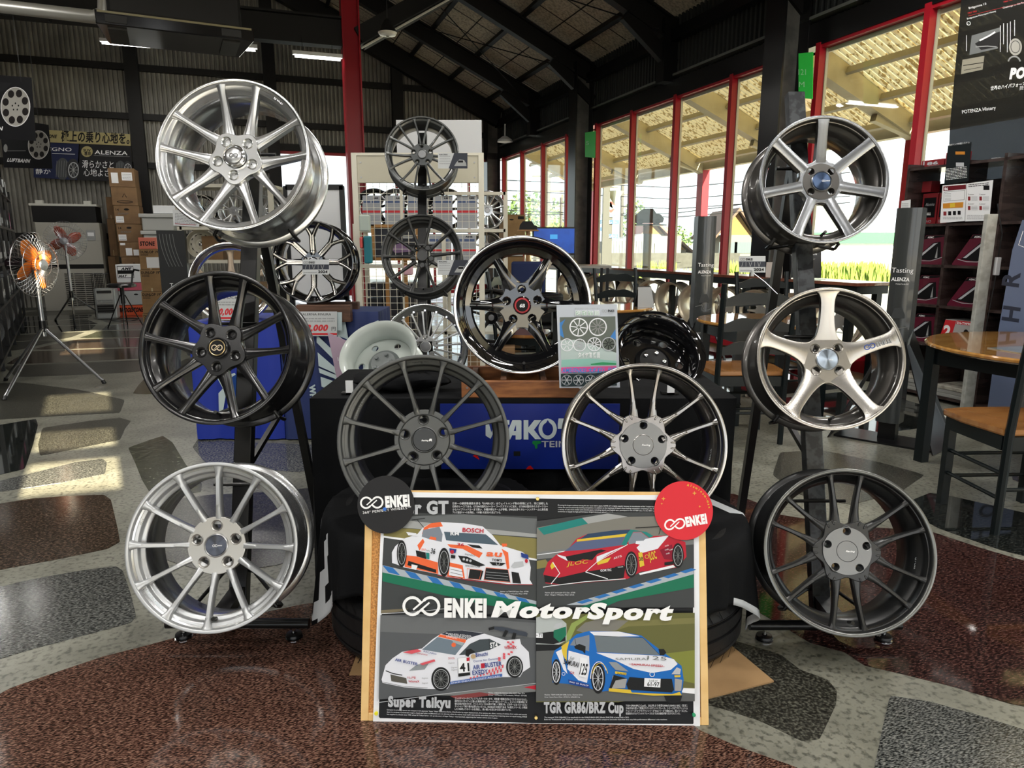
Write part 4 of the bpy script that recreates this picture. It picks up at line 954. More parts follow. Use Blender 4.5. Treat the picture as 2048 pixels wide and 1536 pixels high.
# ---- top left picture
A.poly(c3((590,560),(1960,600),(1960,1420),(1955,1480),(550,1480),(565,1000)), g1)
A.poly(c3((800,600),(1300,580),(1960,620),(1960,790),(1400,740),(760,690)), pm('wall grey', (.14,.15,.155)))
A.poly(c3((575,650),(820,640),(1960,760),(1960,790),(575,690)), g4)
A.poly(c3((575,700),(1000,720),(1960,800),(1960,988),(1500,900),(575,780)), kh)
A.poly(c3((575,775),(1500,895),(1960,985),(1960,1000),(570,790)), wht)
A.poly(c3((565,1040),(1955,1365),(1955,1400),(565,1110)), pm('kerb pale', (.42,.47,.52)))
for i in range(7):
    x = 565+i*200; y = 1042+i*46.8; A.poly(c3((x,y),(x+95,y+22),(x+160,y+90),(x+55,y+64)), blu)
A.poly(c3((565,1105),(1955,1395),(1955,1465),(1500,1400),(565,1185)), grn)
A.poly(c5((320,205),(600,188),(560,215),(320,240)), pm('sand', (.20,.17,.11)))
A.line(c5((318,242),(700,222),(970,190)), 1.0, wht)
A.poly(c3((650,925),(680,870),(760,800),(880,760),(930,700),(1000,662),(1090,650),(1300,662),(1470,690),(1560,770),(1630,860),(1730,890),(1830,920),(1880,960),(1905,1060),(1895,1170),(1920,1213),(1700,1210),(1330,1165),(1150,1150),(1060,1120),(760,1060),(690,1032),(652,1020)), body)
A.poly(c3((920,760),(940,700),(1000,662),(1090,650),(1112,690),(985,705)), org)
A.poly(c3((1120,738),(1500,762),(1612,858),(1300,832),(1140,815)), glas); A.poly(c3((1112,690),(1480,700),(1500,760),(1120,735)), body)
A.poly(c3((932,722),(1080,692),(1108,760),(1100,830),(990,805),(920,782)), pm('side glass', (.22,.25,.30)))
A.poly(c3((880,860),(930,800),(945,830),(900,910)), org)
A.poly(c3((780,950),(870,960),(1065,1015),(1070,1120),(765,1055)), org); A.poly(c3((865,905),(955,925),(960,985),(875,960)), blk); A.poly(c3((800,1000),(1050,1080),(1050,1110),(790,1040)), blk)
A.poly(c3((1000,780),(1050,790),(1050,815),(985,805)), org); A.poly(c3((1640,845),(1690,845),(1690,868),(1650,875)), org)
A.poly(c3((1150,850),(1330,862),(1470,930),(1440,975),(1290,892),(1180,880)), org); A.poly(c3((1640,890),(1700,925),(1712,1070),(1690,1075),(1670,960)), org)
A.poly(c3((1330,850),(1440,862),(1470,890),(1380,880)), blk)
for q in (((1150,1010),(1290,1040),(1310,1160),(1150,1140)),): A.poly(c3(*q), org)
A.poly(c3((1170,1050),(1280,1075),(1295,1150),(1165,1130)), body)
for yy in (1075,1105,1135): A.line(c3((1180,yy),(1290,yy+25)), .9, blk)
A.poly(c3((1248,952),(1330,962),(1495,1040),(1440,1052),(1280,1012)), blk)
for xx in (1300,1330,1360): A.ell(*c3((xx,985+(xx-1300)*.25))[0], 2.4, 2.6, sil)
A.poly(c3((1725,1055),(1755,1012),(1835,1003),(1842,1048),(1750,1066)), sil)
A.line(c3((1500,1062),(1700,1080),(1722,1195),(1480,1172)), 1.1, org, True); A.poly(c3((1500,1065),(1698,1083),(1718,1190),(1483,1168)), blk)
A.poly(c3((1355,1075),(1478,1090),(1455,1172),(1340,1160)), blk); A.poly(c3((1730,1098),(1795,1108),(1818,1206),(1742,1200)), blk)
for yy in (1100,1125,1150): A.line(c3((1500,yy),(1700,yy+16)), .6, sil)
A.line(c3((1060,1128),(1330,1172),(1700,1215),(1920,1216)), 1.0, red); A.line(c3((1330,1070),(1460,1085),(1440,1170),(1330,1160)), .9, org, True)
A.poly(c3((1530,1010),(1680,1020),(1640,1045),(1560,1040)), blk); A.ring(*c3((1608,1024))[0], 3.2, .8, sil)
A.poly(c3((780,740),(870,750),(880,775),(800,770)), body); A.line(c3((830,632),(950,615)), 1.2, blk); A.line(c3((880,630),(940,700)), 1, blk)
for x, y, rx, ry in ((740,935,44,122),(1122,1012,52,130)):
    (px, py), = c3((x,y)); A.ell(px, py, rx/4.518, ry/4.518, blk); A.ring(px, py, rx/4.518*.74, 1.0, sil, 26, ry=ry/4.518*.78)
    for k in range(10): A.line([(px,py),(px+rx/4.518*.66*cos(k*.628),py+ry/4.518*.7*sin(k*.628))], .5, g3)
A.text('BOSCH', *c3((1288,738))[0], 8.3, red, w=42, bold=.03, rot=-3); A.text('RM', *c3((1180,768))[0], 6.5, wht, w=17, bold=.03)
A.text('au', *c3((1500,955))[0], 12, org, w=31, bold=.03, rot=-3, shear=.2); A.text("TOM'S", *c3((1553,1000))[0], 4.6, blk, w=20, bold=.03, rot=-3)
A.text('36', *c3((1000,930))[0], 10.5, blk, w=9, rot=-10, bold=.02); A.text('BRIDGESTONE', *c3((1315,1050))[0], 3.6, blk, w=29, rot=-5); A.text('36', *c3((1240,860))[0], 5, red, w=14, rot=-5, bold=.03)
A.text('DENSO', *c3((1310,945))[0], 3, blk, w=20, rot=-10); A.text('au', *c3((918,905))[0], 6, org, w=8); A.poly(c3((960,925),(990,930),(990,985),(962,980)), teal); A.text('KeePer', *c3((960,910))[0], 3, blk, w=8, rot=-10)
A.poly(c3((1170,885),(1235,895),(1225,930),(1175,925)), nvy); A.ell(*c3((1195,918))[0], 4, 4, red); A.poly(c3((1185,945),(1225,950),(1222,978),(1183,975)), blk)
A.poly(c3((830,1030),(885,1042),(870,1082),(828,1070)), wht); A.poly(c3((1815,925),(1880,945),(1885,985),(1820,965)), nvy); A.ell(*c3((1865,1000))[0], 3, 4, red)
A.text('Super GT', *c3((1163,572))[0], 25, sil, w=134, bold=.05, align='r')
for i, s_ in enumerate(('日本一の観客動員数を誇る「SUPER GT」はウェイトハンデ制の採用により、常に接戦した','白熱のレースである。GT500の国内3メーカー ワークスマシンに加え、GT300は国内外のスポーツカー','からハイブリッドカーまで競い、多種多様なチームが参戦。ENKEIは多くのレーシングチームに高性能','アルミ鍛造ホイールを供給し、その戦いを足元から支えている。')):
    A.text(s_, *c3((1200,490+i*27))[0], 3.6, wht, w=(190 if i < 3 else 96))
for i, s_ in enumerate(('Drawing the largest audience among the car races held in Japan, SUPER GT is highly popular because its introduction of the "weight-handicap"','makes the race an extremely exciting competition. In addition to the machines of Japan\'s three leading automakers competing in the GT500,','a variety of cars from within and outside Japan, including sports and hybrid cars, participate in the GT300 class. In the 2024 season,','continues to supply its high-performance forged aluminum wheels to leading racing teams competing in the GT500 and GT300 classes.')):
    A.text(s_, *c4((252,502+i*19))[0], 2.5, wht, w=200, rot=-.9)
# ---- top right picture
A.poly(c4((62,640),(700,560),(1475,560),(1480,1420),(62,1420)), g1)
A.poly(c4((62,700),(520,610),(1475,590),(1475,800),(700,830),(62,930)), pm('gravel', (.21,.205,.18)))
A.poly(c4((70,705),(470,612),(522,664),(125,765)), teal); A.poly(c4((470,612),(700,572),(880,600),(522,664)), g4)
A.poly(c4((62,925),(700,830),(1475,810),(1475,850),(62,985)), g3); A.poly(c4((62,1000),(140,985),(190,1050),(62,1072)), kh); A.line(c4((62,945),(560,880)), 1.4, wht)
A.poly(c4((330,1395),(1475,1065),(1475,1120),(700,1335),(640,1400)), pm('kerb pale', (.42,.47,.52)))
for i in range(7): x = 420+i*155; y = 1372-i*46; A.poly(c4((x,y),(x+105,y-32),(x+150,y-18),(x+50,y+14)), blu)
A.poly(c4((430,1420),(760,1320),(1475,1118),(1475,1240),(800,1360),(660,1420)), grn)
A.poly(c4((120,1115),(160,1010),(240,940),(330,905),(420,800),(520,755),(750,725),(900,715),(1050,740),(1110,775),(1250,770),(1400,830),(1410,960),(1330,1060),(1000,1095),(880,1160),(700,1180),(260,1215),(140,1200)), red)
A.poly(c4((430,815),(520,755),(750,725),(905,716),(870,770),(640,785)), pm('roof blue', (.03,.06,.12))); A.poly(c4((425,805),(880,752),(868,778),(420,826)), yel)
A.poly(c4((415,828),(852,780),(820,858),(560,893),(312,912)), pm('windscreen 2', (.10,.13,.24))); A.poly(c4((860,770),(905,716),(1050,738),(1112,775),(1075,792),(1000,735),(930,738),(880,830),(868,862),(820,858)), teal)
A.poly(c4((885,822),(930,742),(1000,740),(1072,795),(1000,830),(890,850)), pm('side glass', (.22,.25,.30))); A.poly(c4((1040,800),(1250,770),(1150,890),(1000,930),(960,880)), body)
A.poly(c4((955,820),(1040,815),(1035,840),(985,850),(950,845)), body)
A.poly(c4((320,960),(640,895),(690,905),(470,985),(430,1005),(330,995)), blk); A.poly(c4((500,950),(620,920),(560,990),(480,985)), blk)
A.poly(c4((600,960),(860,860),(720,930),(600,1010)), body); A.poly(c4((240,940),(320,960),(340,1000),(260,960)), body)
A.poly(c4((600,1005),(730,965),(700,1010),(610,1035)), yel); A.poly(c4((182,1045),(200,1010),(225,1050),(195,1075)), yel)
A.poly(c4((262,1150),(500,1095),(860,1045),(845,1150),(700,1178),(270,1210),(135,1190),(125,1125)), blk); A.line(c4((205,1010),(268,1110),(190,1205)), 1.6, wht); A.line(c4((500,1098),(600,1010),(880,850)), 1.2, wht); A.line(c4((500,1098),(700,1160)), 1.6, wht)
A.line(c4((118,1235),(200,1222),(500,1185),(860,1160)), 1.4, wht); A.poly(c4((980,1110),(1290,1035),(1310,1055),(990,1125)), wht)
A.poly(c4((1170,900),(1280,850),(1290,990),(1210,980)), pm('maroon', (.25,.01,.03))); A.text('JLOC', *c4((1078,992))[0], 16, yel, w=15, rot=14, bold=.03); A.text('38', *c4((985,1000))[0], 8, blk, w=8, rot=8, bold=.02)
A.poly(c4((975,925),(1010,918),(1030,1040),(990,1055)), yel); A.text('38', *c4((984,1000))[0], 8, blk, w=8, rot=8, bold=.02); A.ring(*c4((1052,960))[0], 3.6, 1, yel); A.text('JLOC', *c4((330,1045))[0], 7.5, yel, w=42, rot=8, shear=.4); A.text('GORTEC', *c4((635,1095))[0], 4.5, wht, w=22, rot=4, bold=.02); A.text('ARTIS', *c4((755,985))[0], 4, wht, w=17, rot=18)
A.poly(c4((765,1052),(845,1035),(845,1062),(770,1075)), blk); A.text('YOKOHAMA', *c4((790,1062))[0], 2.5, wht, w=11, rot=8); A.poly(c4((1210,1012),(1290,1000),(1290,1030),(1212,1040)), blk)
for q in ((1215,905),(1225,940),(1215,870),(1255,905)): A.text('oil', *c4(q)[0], 3, wht, w=7, rot=12)
A.line(c4((950,700),(1150,690),(1240,684)), 1.6, blk); A.line(c4((1180,690),(1160,760)), 1.2, blk)
for x, y, rx, ry in ((912,1030,58,118),(1332,950,52,112)):
    (px, py), = c4((x,y)); A.ell(px, py, rx/4.518, ry/4.518, blk); A.ring(px, py, rx/4.518*.74, 1.0, sil, 26, ry=ry/4.518*.8)
    for k in range(10): A.line([(px,py),(px+rx/4.518*.66*cos(k*.628),py+ry/4.518*.7*sin(k*.628))], .6, g3)
A.text('Machine : JLOC Lamborghini GT3, Class : GT300', *c4((135,1288))[0], 2.4, wht, w=60); A.text('Driver : T.Kogure / Y.Motojima, Wheel : GTC02', *c4((135,1308))[0], 2.4, wht, w=58)
A.text("Machine : au TOM'S GR Supra, Class : GT500", *c3((1630,1278))[0], 2.4, wht, w=56); A.text('Driver : S.Tsuboi / K.Yamashita, Wheel : GTC01', *c3((1630,1298))[0], 2.4, wht, w=54)
# ---- bottom left picture
A.poly(c5((318,250),(970,230),(1903,300),(1903,950),(880,1060),(300,1110)), pm('wet asphalt', (.10,.107,.115)))
A.poly(c5((318,255),(1500,300),(1903,330),(1903,480),(318,420)), pm('wet asphalt light', (.15,.158,.165)))
A.line(c5((300,1140),(880,1062),(1903,945)), 1.3, sil); A.poly(c5((880,1066),(1500,990),(1903,955),(1903,1030),(1300,1075)), g3); A.poly(c5((1780,985),(1903,962),(1903,1010)), red); A.poly(c5((1030,1075),(1330,1035),(1500,1060),(1100,1110)), pm('kerb red', (.22,.05,.05)))
A.poly(c5((330,905),(345,850),(370,760),(440,690),(540,622),(740,590),(850,495),(930,442),(1000,414),(1150,404),(1350,430),(1500,475),(1600,505),(1740,492),(1752,545),(1830,625),(1845,780),(1770,830),(1740,880),(1560,882),(1030,952),(1000,1002),(800,1002),(560,985),(340,940)), body)
A.poly(c5((935,442),(1000,414),(1150,405),(1380,436),(1260,470),(1195,500)), pm('roof dark', (.03,.035,.05)))
for i in range(4): A.text('ENDLESS ADVAN', *c5((985+i*25,440+i*15))[0], 2.6, wht, w=50, rot=-6)
A.poly(c5((925,444),(1195,500),(1180,532),(905,468)), org); A.text('ENDLESS', *c5((990,472))[0], 3.2, wht, w=22, rot=-11); A.poly(c5((900,472),(1178,534),(1082,656),(742,600)), pm('windscreen 3', (.17,.22,.27)))
A.poly(c5((1060,500),(1170,535),(1150,560),(1055,525)), pm('sunstrip', (.35,.42,.44))); A.ell(*c5((1065,552))[0], 4.5, 4.5, org)
A.poly(c5((1118,656),(1230,542),(1330,497),(1430,490),(1548,550),(1435,602),(1200,652)), pm('window dark', (.06,.075,.085))); A.line(c5((1425,492),(1432,600)), .8, blk); A.text('ST4', *c5((1438,582))[0], 10.5, wht, w=15, bold=.03, rot=4)
A.poly(c5((1190,600),(1240,592),(1285,622),(1230,650),(1215,675),(1185,660)), blk)
A.poly(c5((610,816),(690,752),(812,740),(770,802)), pm('lamp grey', (.28,.31,.33))); A.poly(c5((420,852),(582,890),(592,948),(430,922)), pm('intake', (.10,.095,.08))); A.line(c5((372,815),(450,845),(540,860)), 1.8, blk); A.line(c5((345,930),(560,975),(800,990)), .8, g3)
for x, y, rx, ry in ((935,900,98,122),(1686,775,86,112)):
    (px, py), = c5((x,y)); A.ell(px, py, rx/5.12, ry/5.12, blk); A.ring(px+.4, py, rx/5.12*.78, 1.2, sil, 30, ry=ry/5.12*.8); A.ring(px+.4, py, rx/5.12*.66, .5, g4, 30, ry=ry/5.12*.66)
    for k in range(12): A.line([(px,py),(px+rx/5.12*.66*cos(k*.5236),py+ry/5.12*.66*sin(k*.5236))], .8, g3)
A.poly(c5((1108,686),(1226,670),(1234,858),(1114,874)), wht); A.line(c5((1108,686),(1226,670),(1234,858),(1114,874)), .5, blk, True); A.poly(c5((1112,842),(1230,828),(1234,858),(1114,874)), blk); A.text('41', *c5((1130,822))[0], 16.5, blk, w=19, bold=.03, rot=4); A.poly(c5((1196,682),(1226,676),(1228,712),(1198,716)), red)
A.text('AIR', *c5((1264,802))[0], 9, nvy, w=14, bold=.02, rot=6); A.poly(c5((1342,740),(1380,735),(1382,785),(1345,790)), red); A.text('BUSTER', *c5((1385,780))[0], 9, nvy, w=34, bold=.02, rot=6)
A.text('EXEDY', *c5((1258,858))[0], 9, nvy, w=31, bold=.02, rot=6); A.text('Ozone Air Generator', *c5((1268,728))[0], 4, nvy, w=56, rot=7); A.text('Binuchi', *c5((1292,672))[0], 8, nvy, w=24, bold=.02, rot=7); A.ell(*c5((1265,668))[0], 5, 4.5, pm('tan', (.5,.36,.2)))
pk = pm('checker red', (.70,.10,.13))
for i in range(9):
    for j in range(2):
        x = 1420+i*17; y = 830-i*4.4+j*34 - (i*2); 
        if (i+j) % 2 == 0: A.poly(c5((x,y-24),(x+17,y-30),(x+17,y+2),(x,y+8)), pk)
for i in range(12):
    if i % 2 == 0: A.poly(c5((1230+i*17,882-i*4.5),(1247+i*17,877-i*4.5),(1247+i*17,893-i*4.5),(1230+i*17,898-i*4.5)), pk)
for j in range(10):
    for i in range(3):
        x = 1610+i*24+(-6*(j-2) if j > 5 else 4*j*.5)-(18*(j-5) if j > 5 else 0); y = 512+j*20
        if (i+j) % 2 == 0 and not 3 <= j <= 4: A.poly(c5((x,y),(x+24,y+4),(x+22,y+22),(x-2,y+18)), pk)
A.text('WinmaX', *c5((1580,592))[0], 6, red, w=25, bold=.02, rot=1); A.poly(c5((1030,925),(1560,842),(1560,870),(1030,952)), pm('sill blue', (.06,.14,.42))); A.text('ENKEI ENDLESS EXEDY ADVAN', *c5((1045,945))[0], 3, wht, w=96, rot=8.5)
for q in (((545,625),(640,600),(700,592),(740,612),(640,640)),((720,740),(870,695),(880,715),(750,755))):
    A.poly(c5(*q), pk)
A.text('AIR BUSTER', *c5((468,710))[0], 5.5, nvy, w=46, rot=-12, bold=.02); A.text('WINMAX', *c5((690,640))[0], 3, red, w=22, rot=-10); A.text('RECARO', *c5((760,620))[0], 3.5, nvy, w=26, rot=-14); A.text('マル人塗装', *c5((592,892))[0], 3.8, red, w=17, bold=.02); A.text('WinmaX', *c5((605,930))[0], 4.2, red, w=22, bold=.02); A.text('DIXCEL', *c5((1012,695))[0], 4, red, w=13, rot=3)
for q in ((1015,740),(1042,785),(1045,810),(745,945),(745,895)): A.text('Diginex', *c5(q)[0], 2.6, g3, w=12, rot=4)
A.poly(c5((1420,375),(1425,402),(1478,388),(1480,360)), blk); A.poly(c5((1478,362),(1560,365),(1800,418),(1820,432),(1812,465),(1750,450),(1480,392)), pm('wing', (.05,.06,.08))); A.poly(c5((1590,395),(1625,405),(1590,468),(1560,462)), blk); A.poly(c5((1672,420),(1705,428),(1690,492),(1655,486)), blk)
A.text('Super Taikyu', *c5((398,1172))[0], 20, sil, w=124, bold=.055, rot=-1)
for i, s_ in enumerate(('コンパクトカーからプレミアムスポーツカーまで、排気量や駆動方式などでクラス分けされた、','国内外のバラエティに富んだ車両が競う「スーパー耐久シリーズ」。エンジンや車体等に大','幅な改造が認められず、ピットスタッフの人数まで厳しく制限され、どのチームもイコールコン','ディションで戦う事が必須となっている。ENKEIはその前身である「N1耐久シリーズ」が発足','した1990年よりホイールを供給し、熱い戦いを足元から支え続けている。')):
    A.text(s_, *c5((1078,1100+i*27))[0], 3.5, wht, w=(144 if i < 4 else 112), rot=-1)
for i, s_ in enumerate(('Compact to premium sports cars compete in the Japanese "Super Taikyu" Endurance Series. Classification by engine displacement, drive system, etc. allow a variety of vehicles from within and outside','Japan to compete. Considerable engine, chassis and other modifications are not allowed, while the volume of pit staff is also strictly controlled, putting all participating teams on equal footing. ENKEI','has supplied its wheels since 1990, when N1 Taikyu Series - the predecessor of Super Taikyu - was launched, supporting the hottest vehicle races in Japan.')):
    A.text(s_, *c5((388,1212+i*23))[0], 2.4, wht, w=(278 if i < 2 else 220), rot=-2)
A.text('Machine : AIRBUSTER WINMAX GR86 EXEDY, Class : ST-4', *c5((1420,1040))[0], 2.4, wht, w=72, rot=-1); A.text('Driver : H.Mizuno / K.Tomitsuka, Wheel : GTC02', *c5((1420,1062))[0], 2.4, wht, w=76, rot=-1)
# ---- bottom right picture
A.poly(c6((62,230),(560,230),(1675,222),(1675,1000),(900,1130),(62,1130)), pm('trackside grass', (.135,.135,.045)))
A.poly(c6((700,260),(1100,300),(1675,270),(1675,330),(1000,360),(820,420)), pm('grass light', (.20,.19,.07))); A.poly(c6((1250,650),(1675,600),(1675,940),(1500,900)), pm('grass bright', (.22,.24,.05)))
A.poly(c6((470,400),(560,320),(700,285),(1000,300),(880,400),(560,430)), pm('gravel', (.21,.205,.18))); A.poly(c6((370,600),(360,470),(420,330),(620,215),(640,240),(470,360),(420,470)), pm('kerb lime', (.28,.36,.10)))
A.poly(c6((62,560),(330,560),(800,1000),(1560,1000),(1675,1040),(1675,1120),(62,1120)), pm('track', (.115,.12,.12))); A.poly(c6((1560,985),(1675,990),(1675,1045),(1540,1030)), wht)
A.poly(c6((62,270),(150,245),(290,262),(370,330),(372,500),(270,560),(62,560)), pm('pale car', (.46,.50,.50))); A.poly(c6((62,430),(240,410),(360,440),(362,505),(240,540),(62,530)), blk); A.poly(c6((240,400),(365,360),(368,450),(300,520),(240,470)), grn); A.poly(c6((235,375),(260,335),(320,318),(328,360),(290,382)), sil)
A.poly(c6((62,428),(128,430),(128,476),(62,474)), wht); A.text('・71', *c6((66,468))[0], 7, blk, w=10, bold=.02); A.poly(c6((62,540),(350,545),(300,600),(62,610)), blk)
A.poly(c6((220,690),(250,602),(330,552),(400,500),(470,440),(600,405),(900,410),(1130,450),(1300,580),(1440,682),(1540,760),(1562,900),(1540,1055),(1250,1060),(800,1012),(740,1020),(620,992),(380,942),(230,930)), pm('car blue', (.015,.15,.52)))
A.poly(c6((605,412),(900,410),(1115,458),(880,462),(652,450)), body); A.poly(c6((652,452),(890,464),(1150,475),(1322,652),(1000,635),(682,618)), pm('windscreen 4', (.16,.19,.21))); A.line(c6((652,452),(1150,475),(1322,652)), .7, blk)
A.poly(c6((672,626),(1000,640),(1340,658),(1462,692),(1500,740),(1430,800),(1240,832),(1050,790),(860,700)), body)
A.poly(c6((405,550),(450,482),(602,445),(605,500),(600,612),(560,600),(470,556)), pm('side glass', (.22,.25,.30))); A.line(c6((455,482),(470,556)), .8, blk)
A.poly(c6((318,560),(400,505),(375,600),(372,720),(330,640)), yel); A.poly(c6((262,620),(320,590),(345,700),(380,840),(340,800),(290,680)), body)
A.poly(c6((392,604),(600,660),(606,780),(578,932),(490,905),(380,790)), body); A.poly(c6((448,560),(500,536),(565,560),(560,640),(535,610),(460,585)), blk); A.poly(c6((1305,590),(1360,588),(1385,625),(1360,652),(1320,650)), blk)
for x, y, rx, ry in ((268,822,50,132),(692,885,72,155)):
    (px, py), = c6((x,y)); A.ell(px, py, rx/5.12, ry/5.12, blk); A.ring(px-.5, py, rx/5.12*.72, 1.5, body, 30, ry=ry/5.12*.78)
    for k in range(10): A.line([(px,py),(px-.5+rx/5.12*.66*cos(k*.6283),py+ry/5.12*.72*sin(k*.6283))], 1.0, sil)
A.ring(*c6((700,890))[0], 16.5, 1.6, body, 20, 180, 330, ry=34); A.ring(*c6((712,890))[0], 16, 1.2, yel, 20, 200, 340, ry=31)
A.poly(c6((800,718),(880,722),(1002,815),(870,800),(830,760)), pm('lamp grey', (.28,.31,.33))); A.poly(c6((1436,842),(1490,772),(1532,790),(1522,845)), sil)
A.poly(c6((1010,872),(1230,888),(1440,890),(1462,1000),(1440,1028),(1000,1000),(978,945)), blk); A.poly(c6((840,858),(985,892),(965,985),(815,990)), pm('bumper grey', (.36,.36,.36))); A.poly(c6((850,850),(985,885),(870,905),(830,985),(800,1000)), blk); A.poly(c6((1470,885),(1545,900),(1535,1012),(1468,1010)), pm('bumper grey', (.36,.36,.36)))
A.poly(c6((800,985),(1020,1000),(1032,1028),(1440,1045),(1520,1022),(1540,1056),(1250,1060),(800,1016)), yel)
A.poly(c6((1162,880),(1326,888),(1322,977),(1158,968)), wht); A.text('61-97', *c6((1190,962))[0], 8.2, blk, w=24, bold=.025, rot=-2); A.text('名古屋 307', *c6((1205,918))[0], 3.6, blk, w=18); A.ring(*c6((1240,842))[0], 4.6, 1.2, wht)
A.poly(c6((865,812),(980,828),(975,852),(862,836)), yel); A.text('DUNLOP', *c6((885,840))[0], 3, blk, w=17, rot=-7, bold=.02); A.poly(c6((1465,852),(1530,852),(1525,872),(1468,874)), yel)
A.text('SAMURAI', *c6((338,735))[0], 10, blk, w=30, rot=-14, bold=.02); A.poly(c6((504,668),(578,684),(572,880),(500,862)), wht); A.text('125', *c6((500,838))[0], 22, blk, w=14, rot=-10, bold=.03); A.text('GR', *c6((400,835))[0], 5, red, w=10, rot=-10); A.text('Sup', *c6((398,692))[0], 6, g3, w=9, shear=.4)
A.text('SAMURAI', *c6((868,698))[0], 4.5, g3, w=64, rot=0); A.text('125', *c6((1190,690))[0], 7.5, g3, w=38, rot=-4); A.text('SAMURAI SPEED', *c6((1030,752))[0], 4.5, red, w=62, rot=-3); A.line(c6((1002,738),(1365,765)), .6, red)
A.poly(c6((385,895),(600,945),(605,985),(400,935)), nvy); A.text('ENKEI  GR  DUNLOP', *c6((400,925))[0], 3, wht, w=38, rot=-12); A.ring(*c6((340,838))[0], 3, .8, wht)
A.poly(c6((1360,1062),(1545,1058),(1530,1110),(1490,1138),(1420,1135),(1380,1110)), blk)
A.text('TGR GR86/BRZ Cup', *c6((140,1230))[0], 20.5, sil, w=158, bold=.055)
for i, s_ in enumerate(('TGR GR86/BRZ Cupは、2022年より新型GR86/SUBARU BRZ（型式：','ZN8/ZD8)を使って開催されているワンメイクレース。シリーズは"プロフェッショ','ナルシリーズ"と"クラブマンシリーズ"の2シリーズで構成され、両シリーズとも、','性能差の少ないワンメイクレースならではの接戦が繰り広げられている。')):
    A.text(s_, *c6((972,1168+i*27))[0], 3.5, wht, w=(122 if i < 3 else 108))
A.text('The inaugural TGR GR86/BRZ Cup specifically for the GR86/SUBARU BRZ (Model ZN8,ZD8) is being held in 2022.', *c6((145,1285))[0], 2.5, wht, w=168); A.text('Both the "Professional" and "Clubman" series continue to have close battles unique to one-make races that have very little performance difference in the machines.', *c6((145,1306))[0], 2.5, wht, w=244)
A.text('Machine : TEAM SAMURAI GR86, Series : Clubman Series', *c6((148,1055))[0], 2.3, wht, w=75); A.text('Driver : Naoto Matsui, Wheel : GTC02 For GR86/BRZ Cup', *c6((148,1078))[0], 2.3, wht, w=70)
# ---- big title
A.logo(*c5((740,150))[0], 17.0, INKW, w=5.6, sl=0)
A.text('ENKEI', *c5((972,250))[0], 34, INKW, w=84, bold=.07, rot=-.5); A.text('MotorSport', *c5((1450,252))[0], 30, INKW, w=356, bold=.055, shear=.32, rot=-1.1)
o = A.build('motorsport_poster'); o.matrix_world = Fp
tg(o, 'large printed motorsport poster with four racing cars pinned on the cork board', 'poster')
# pins
def pin(px, py, m, lab, z=.005):
    T = pmap(Fp); x, y = T(px, py); o = MB().lathe([(.0005,.008),(.004,.008),(.005,.006),(.003,.003),(.0042,.001),(.0005,0)], m, 14).build('push_pin'); o.matrix_world = Fp @ Matrix.Translation((x,y,z)); tg(o, lab, 'pin', 'pins holding the paper sheets')
GOLD = mat('gold pin', (.75,.55,.2), .25, 1)
pin(1075,997,GOLD,'gold pin at the top middle of the motorsport poster'); pin(1072,1432,GOLD,'gold pin at the bottom middle of the motorsport poster')
pin(754,1424,mat('yellow pin',(.85,.8,.02),.3),'yellow pin at the lower left corner of the motorsport poster'); pin(1386,1427,mat('green pin',(.02,.35,.15),.3),'green pin at the lower right corner of the motorsport poster'); pin(772,1017,mat('blue pin',(.02,.15,.6),.3),'blue pin through the round black card',z=.013)
# round cards
Fd = Fb @ Matrix.Translation((0,0,.010))
def round_card(px, py, rp, m, name, label, draw):
    T = pmap(Fd); x, y = T(px, py); x2, _ = T(px+rp, py); r = x2-x
    o = MB().lathe([(.0002,0),(r,0),(r,.002),(.0002,.002)], m, 72, TM((x,y,0))).build(name, smooth=30); o.matrix_world = Fd
    tg(o, label, 'card')
    F2 = Fd @ Matrix.Translation((0,0,.002)); A = Art(pmap(F2)); A.z = .0002; draw(A); a = A.build('lettering', o, Matrix.Translation((0,0,.002)))
def dr1(A):
    A.logo(*c3((468,475))[0], 10.6, INKW, w=3.6, sl=.03); A.text('ENKEI', *c3((592,515))[0], 21, INKW, w=49, bold=.07, rot=4); A.text("360° PERFECT WHEELS™", *c3((388,578))[0], 5, INKW, w=97, rot=6.5)
round_card(772, 1009, 57, pm('card black', (.022,.022,.024)), 'round_card', 'round black card with white logo pinned at the board upper left', dr1)
def dr2(A):
    A.logo(*c4((1308,670))[0], 9.5, INKW, w=3.3, sl=.1); A.text('ENKEI', *c4((1412,690))[0], 18, INKW, w=43, bold=.07, rot=10)
    cx, cy = 1367, 1021.3
    for i, ch in enumerate('Aluminum-man'):
        a = R_(80-i*6.6); A.text(ch, cx+50*cos(a), cy-50*sin(a), 4.4, yel, rot=math.degrees(a)-90, align='c', bold=.03)
    for x, y, s in ((1205,440,4.5),(1485,390,4.5),(1190,485,2.6),(1533,510,2.6)):
        px, py = c4((x,y))[0]; A.poly([(px,py-s),(px+s*.25,py-s*.25),(px+s,py),(px+s*.25,py+s*.25),(px,py+s),(px-s*.25,py+s*.25),(px-s,py),(px-s*.25,py-s*.25)], pm('star', (.8,.42,.08)))
round_card(1367, 1021, 58.5, pm('card red', (.72,.035,.05)), 'round_card', 'round red card with white logo and stars at the board upper right', dr2)

# ================================================================ THE MIDDLE TABLE
TBx0, TBx1, TBy0, TBy1, TBz = -.70, .78, 2.365, 2.95, .70
t = thing('display_table', 'black clothed display table behind the two tire stacks', 'table', TM((.04,2.65,0)))
MB().box(-.72,-.26,.67,.72,.28,.695,KRAFTD).build('tabletop', t, smooth=0)
for x in (-.68,.68):
    for y in (-.22,.24): MB().box(x-.02,y-.02,0,x+.02,y+.02,.67,BLACKS).build('leg', t, smooth=0)
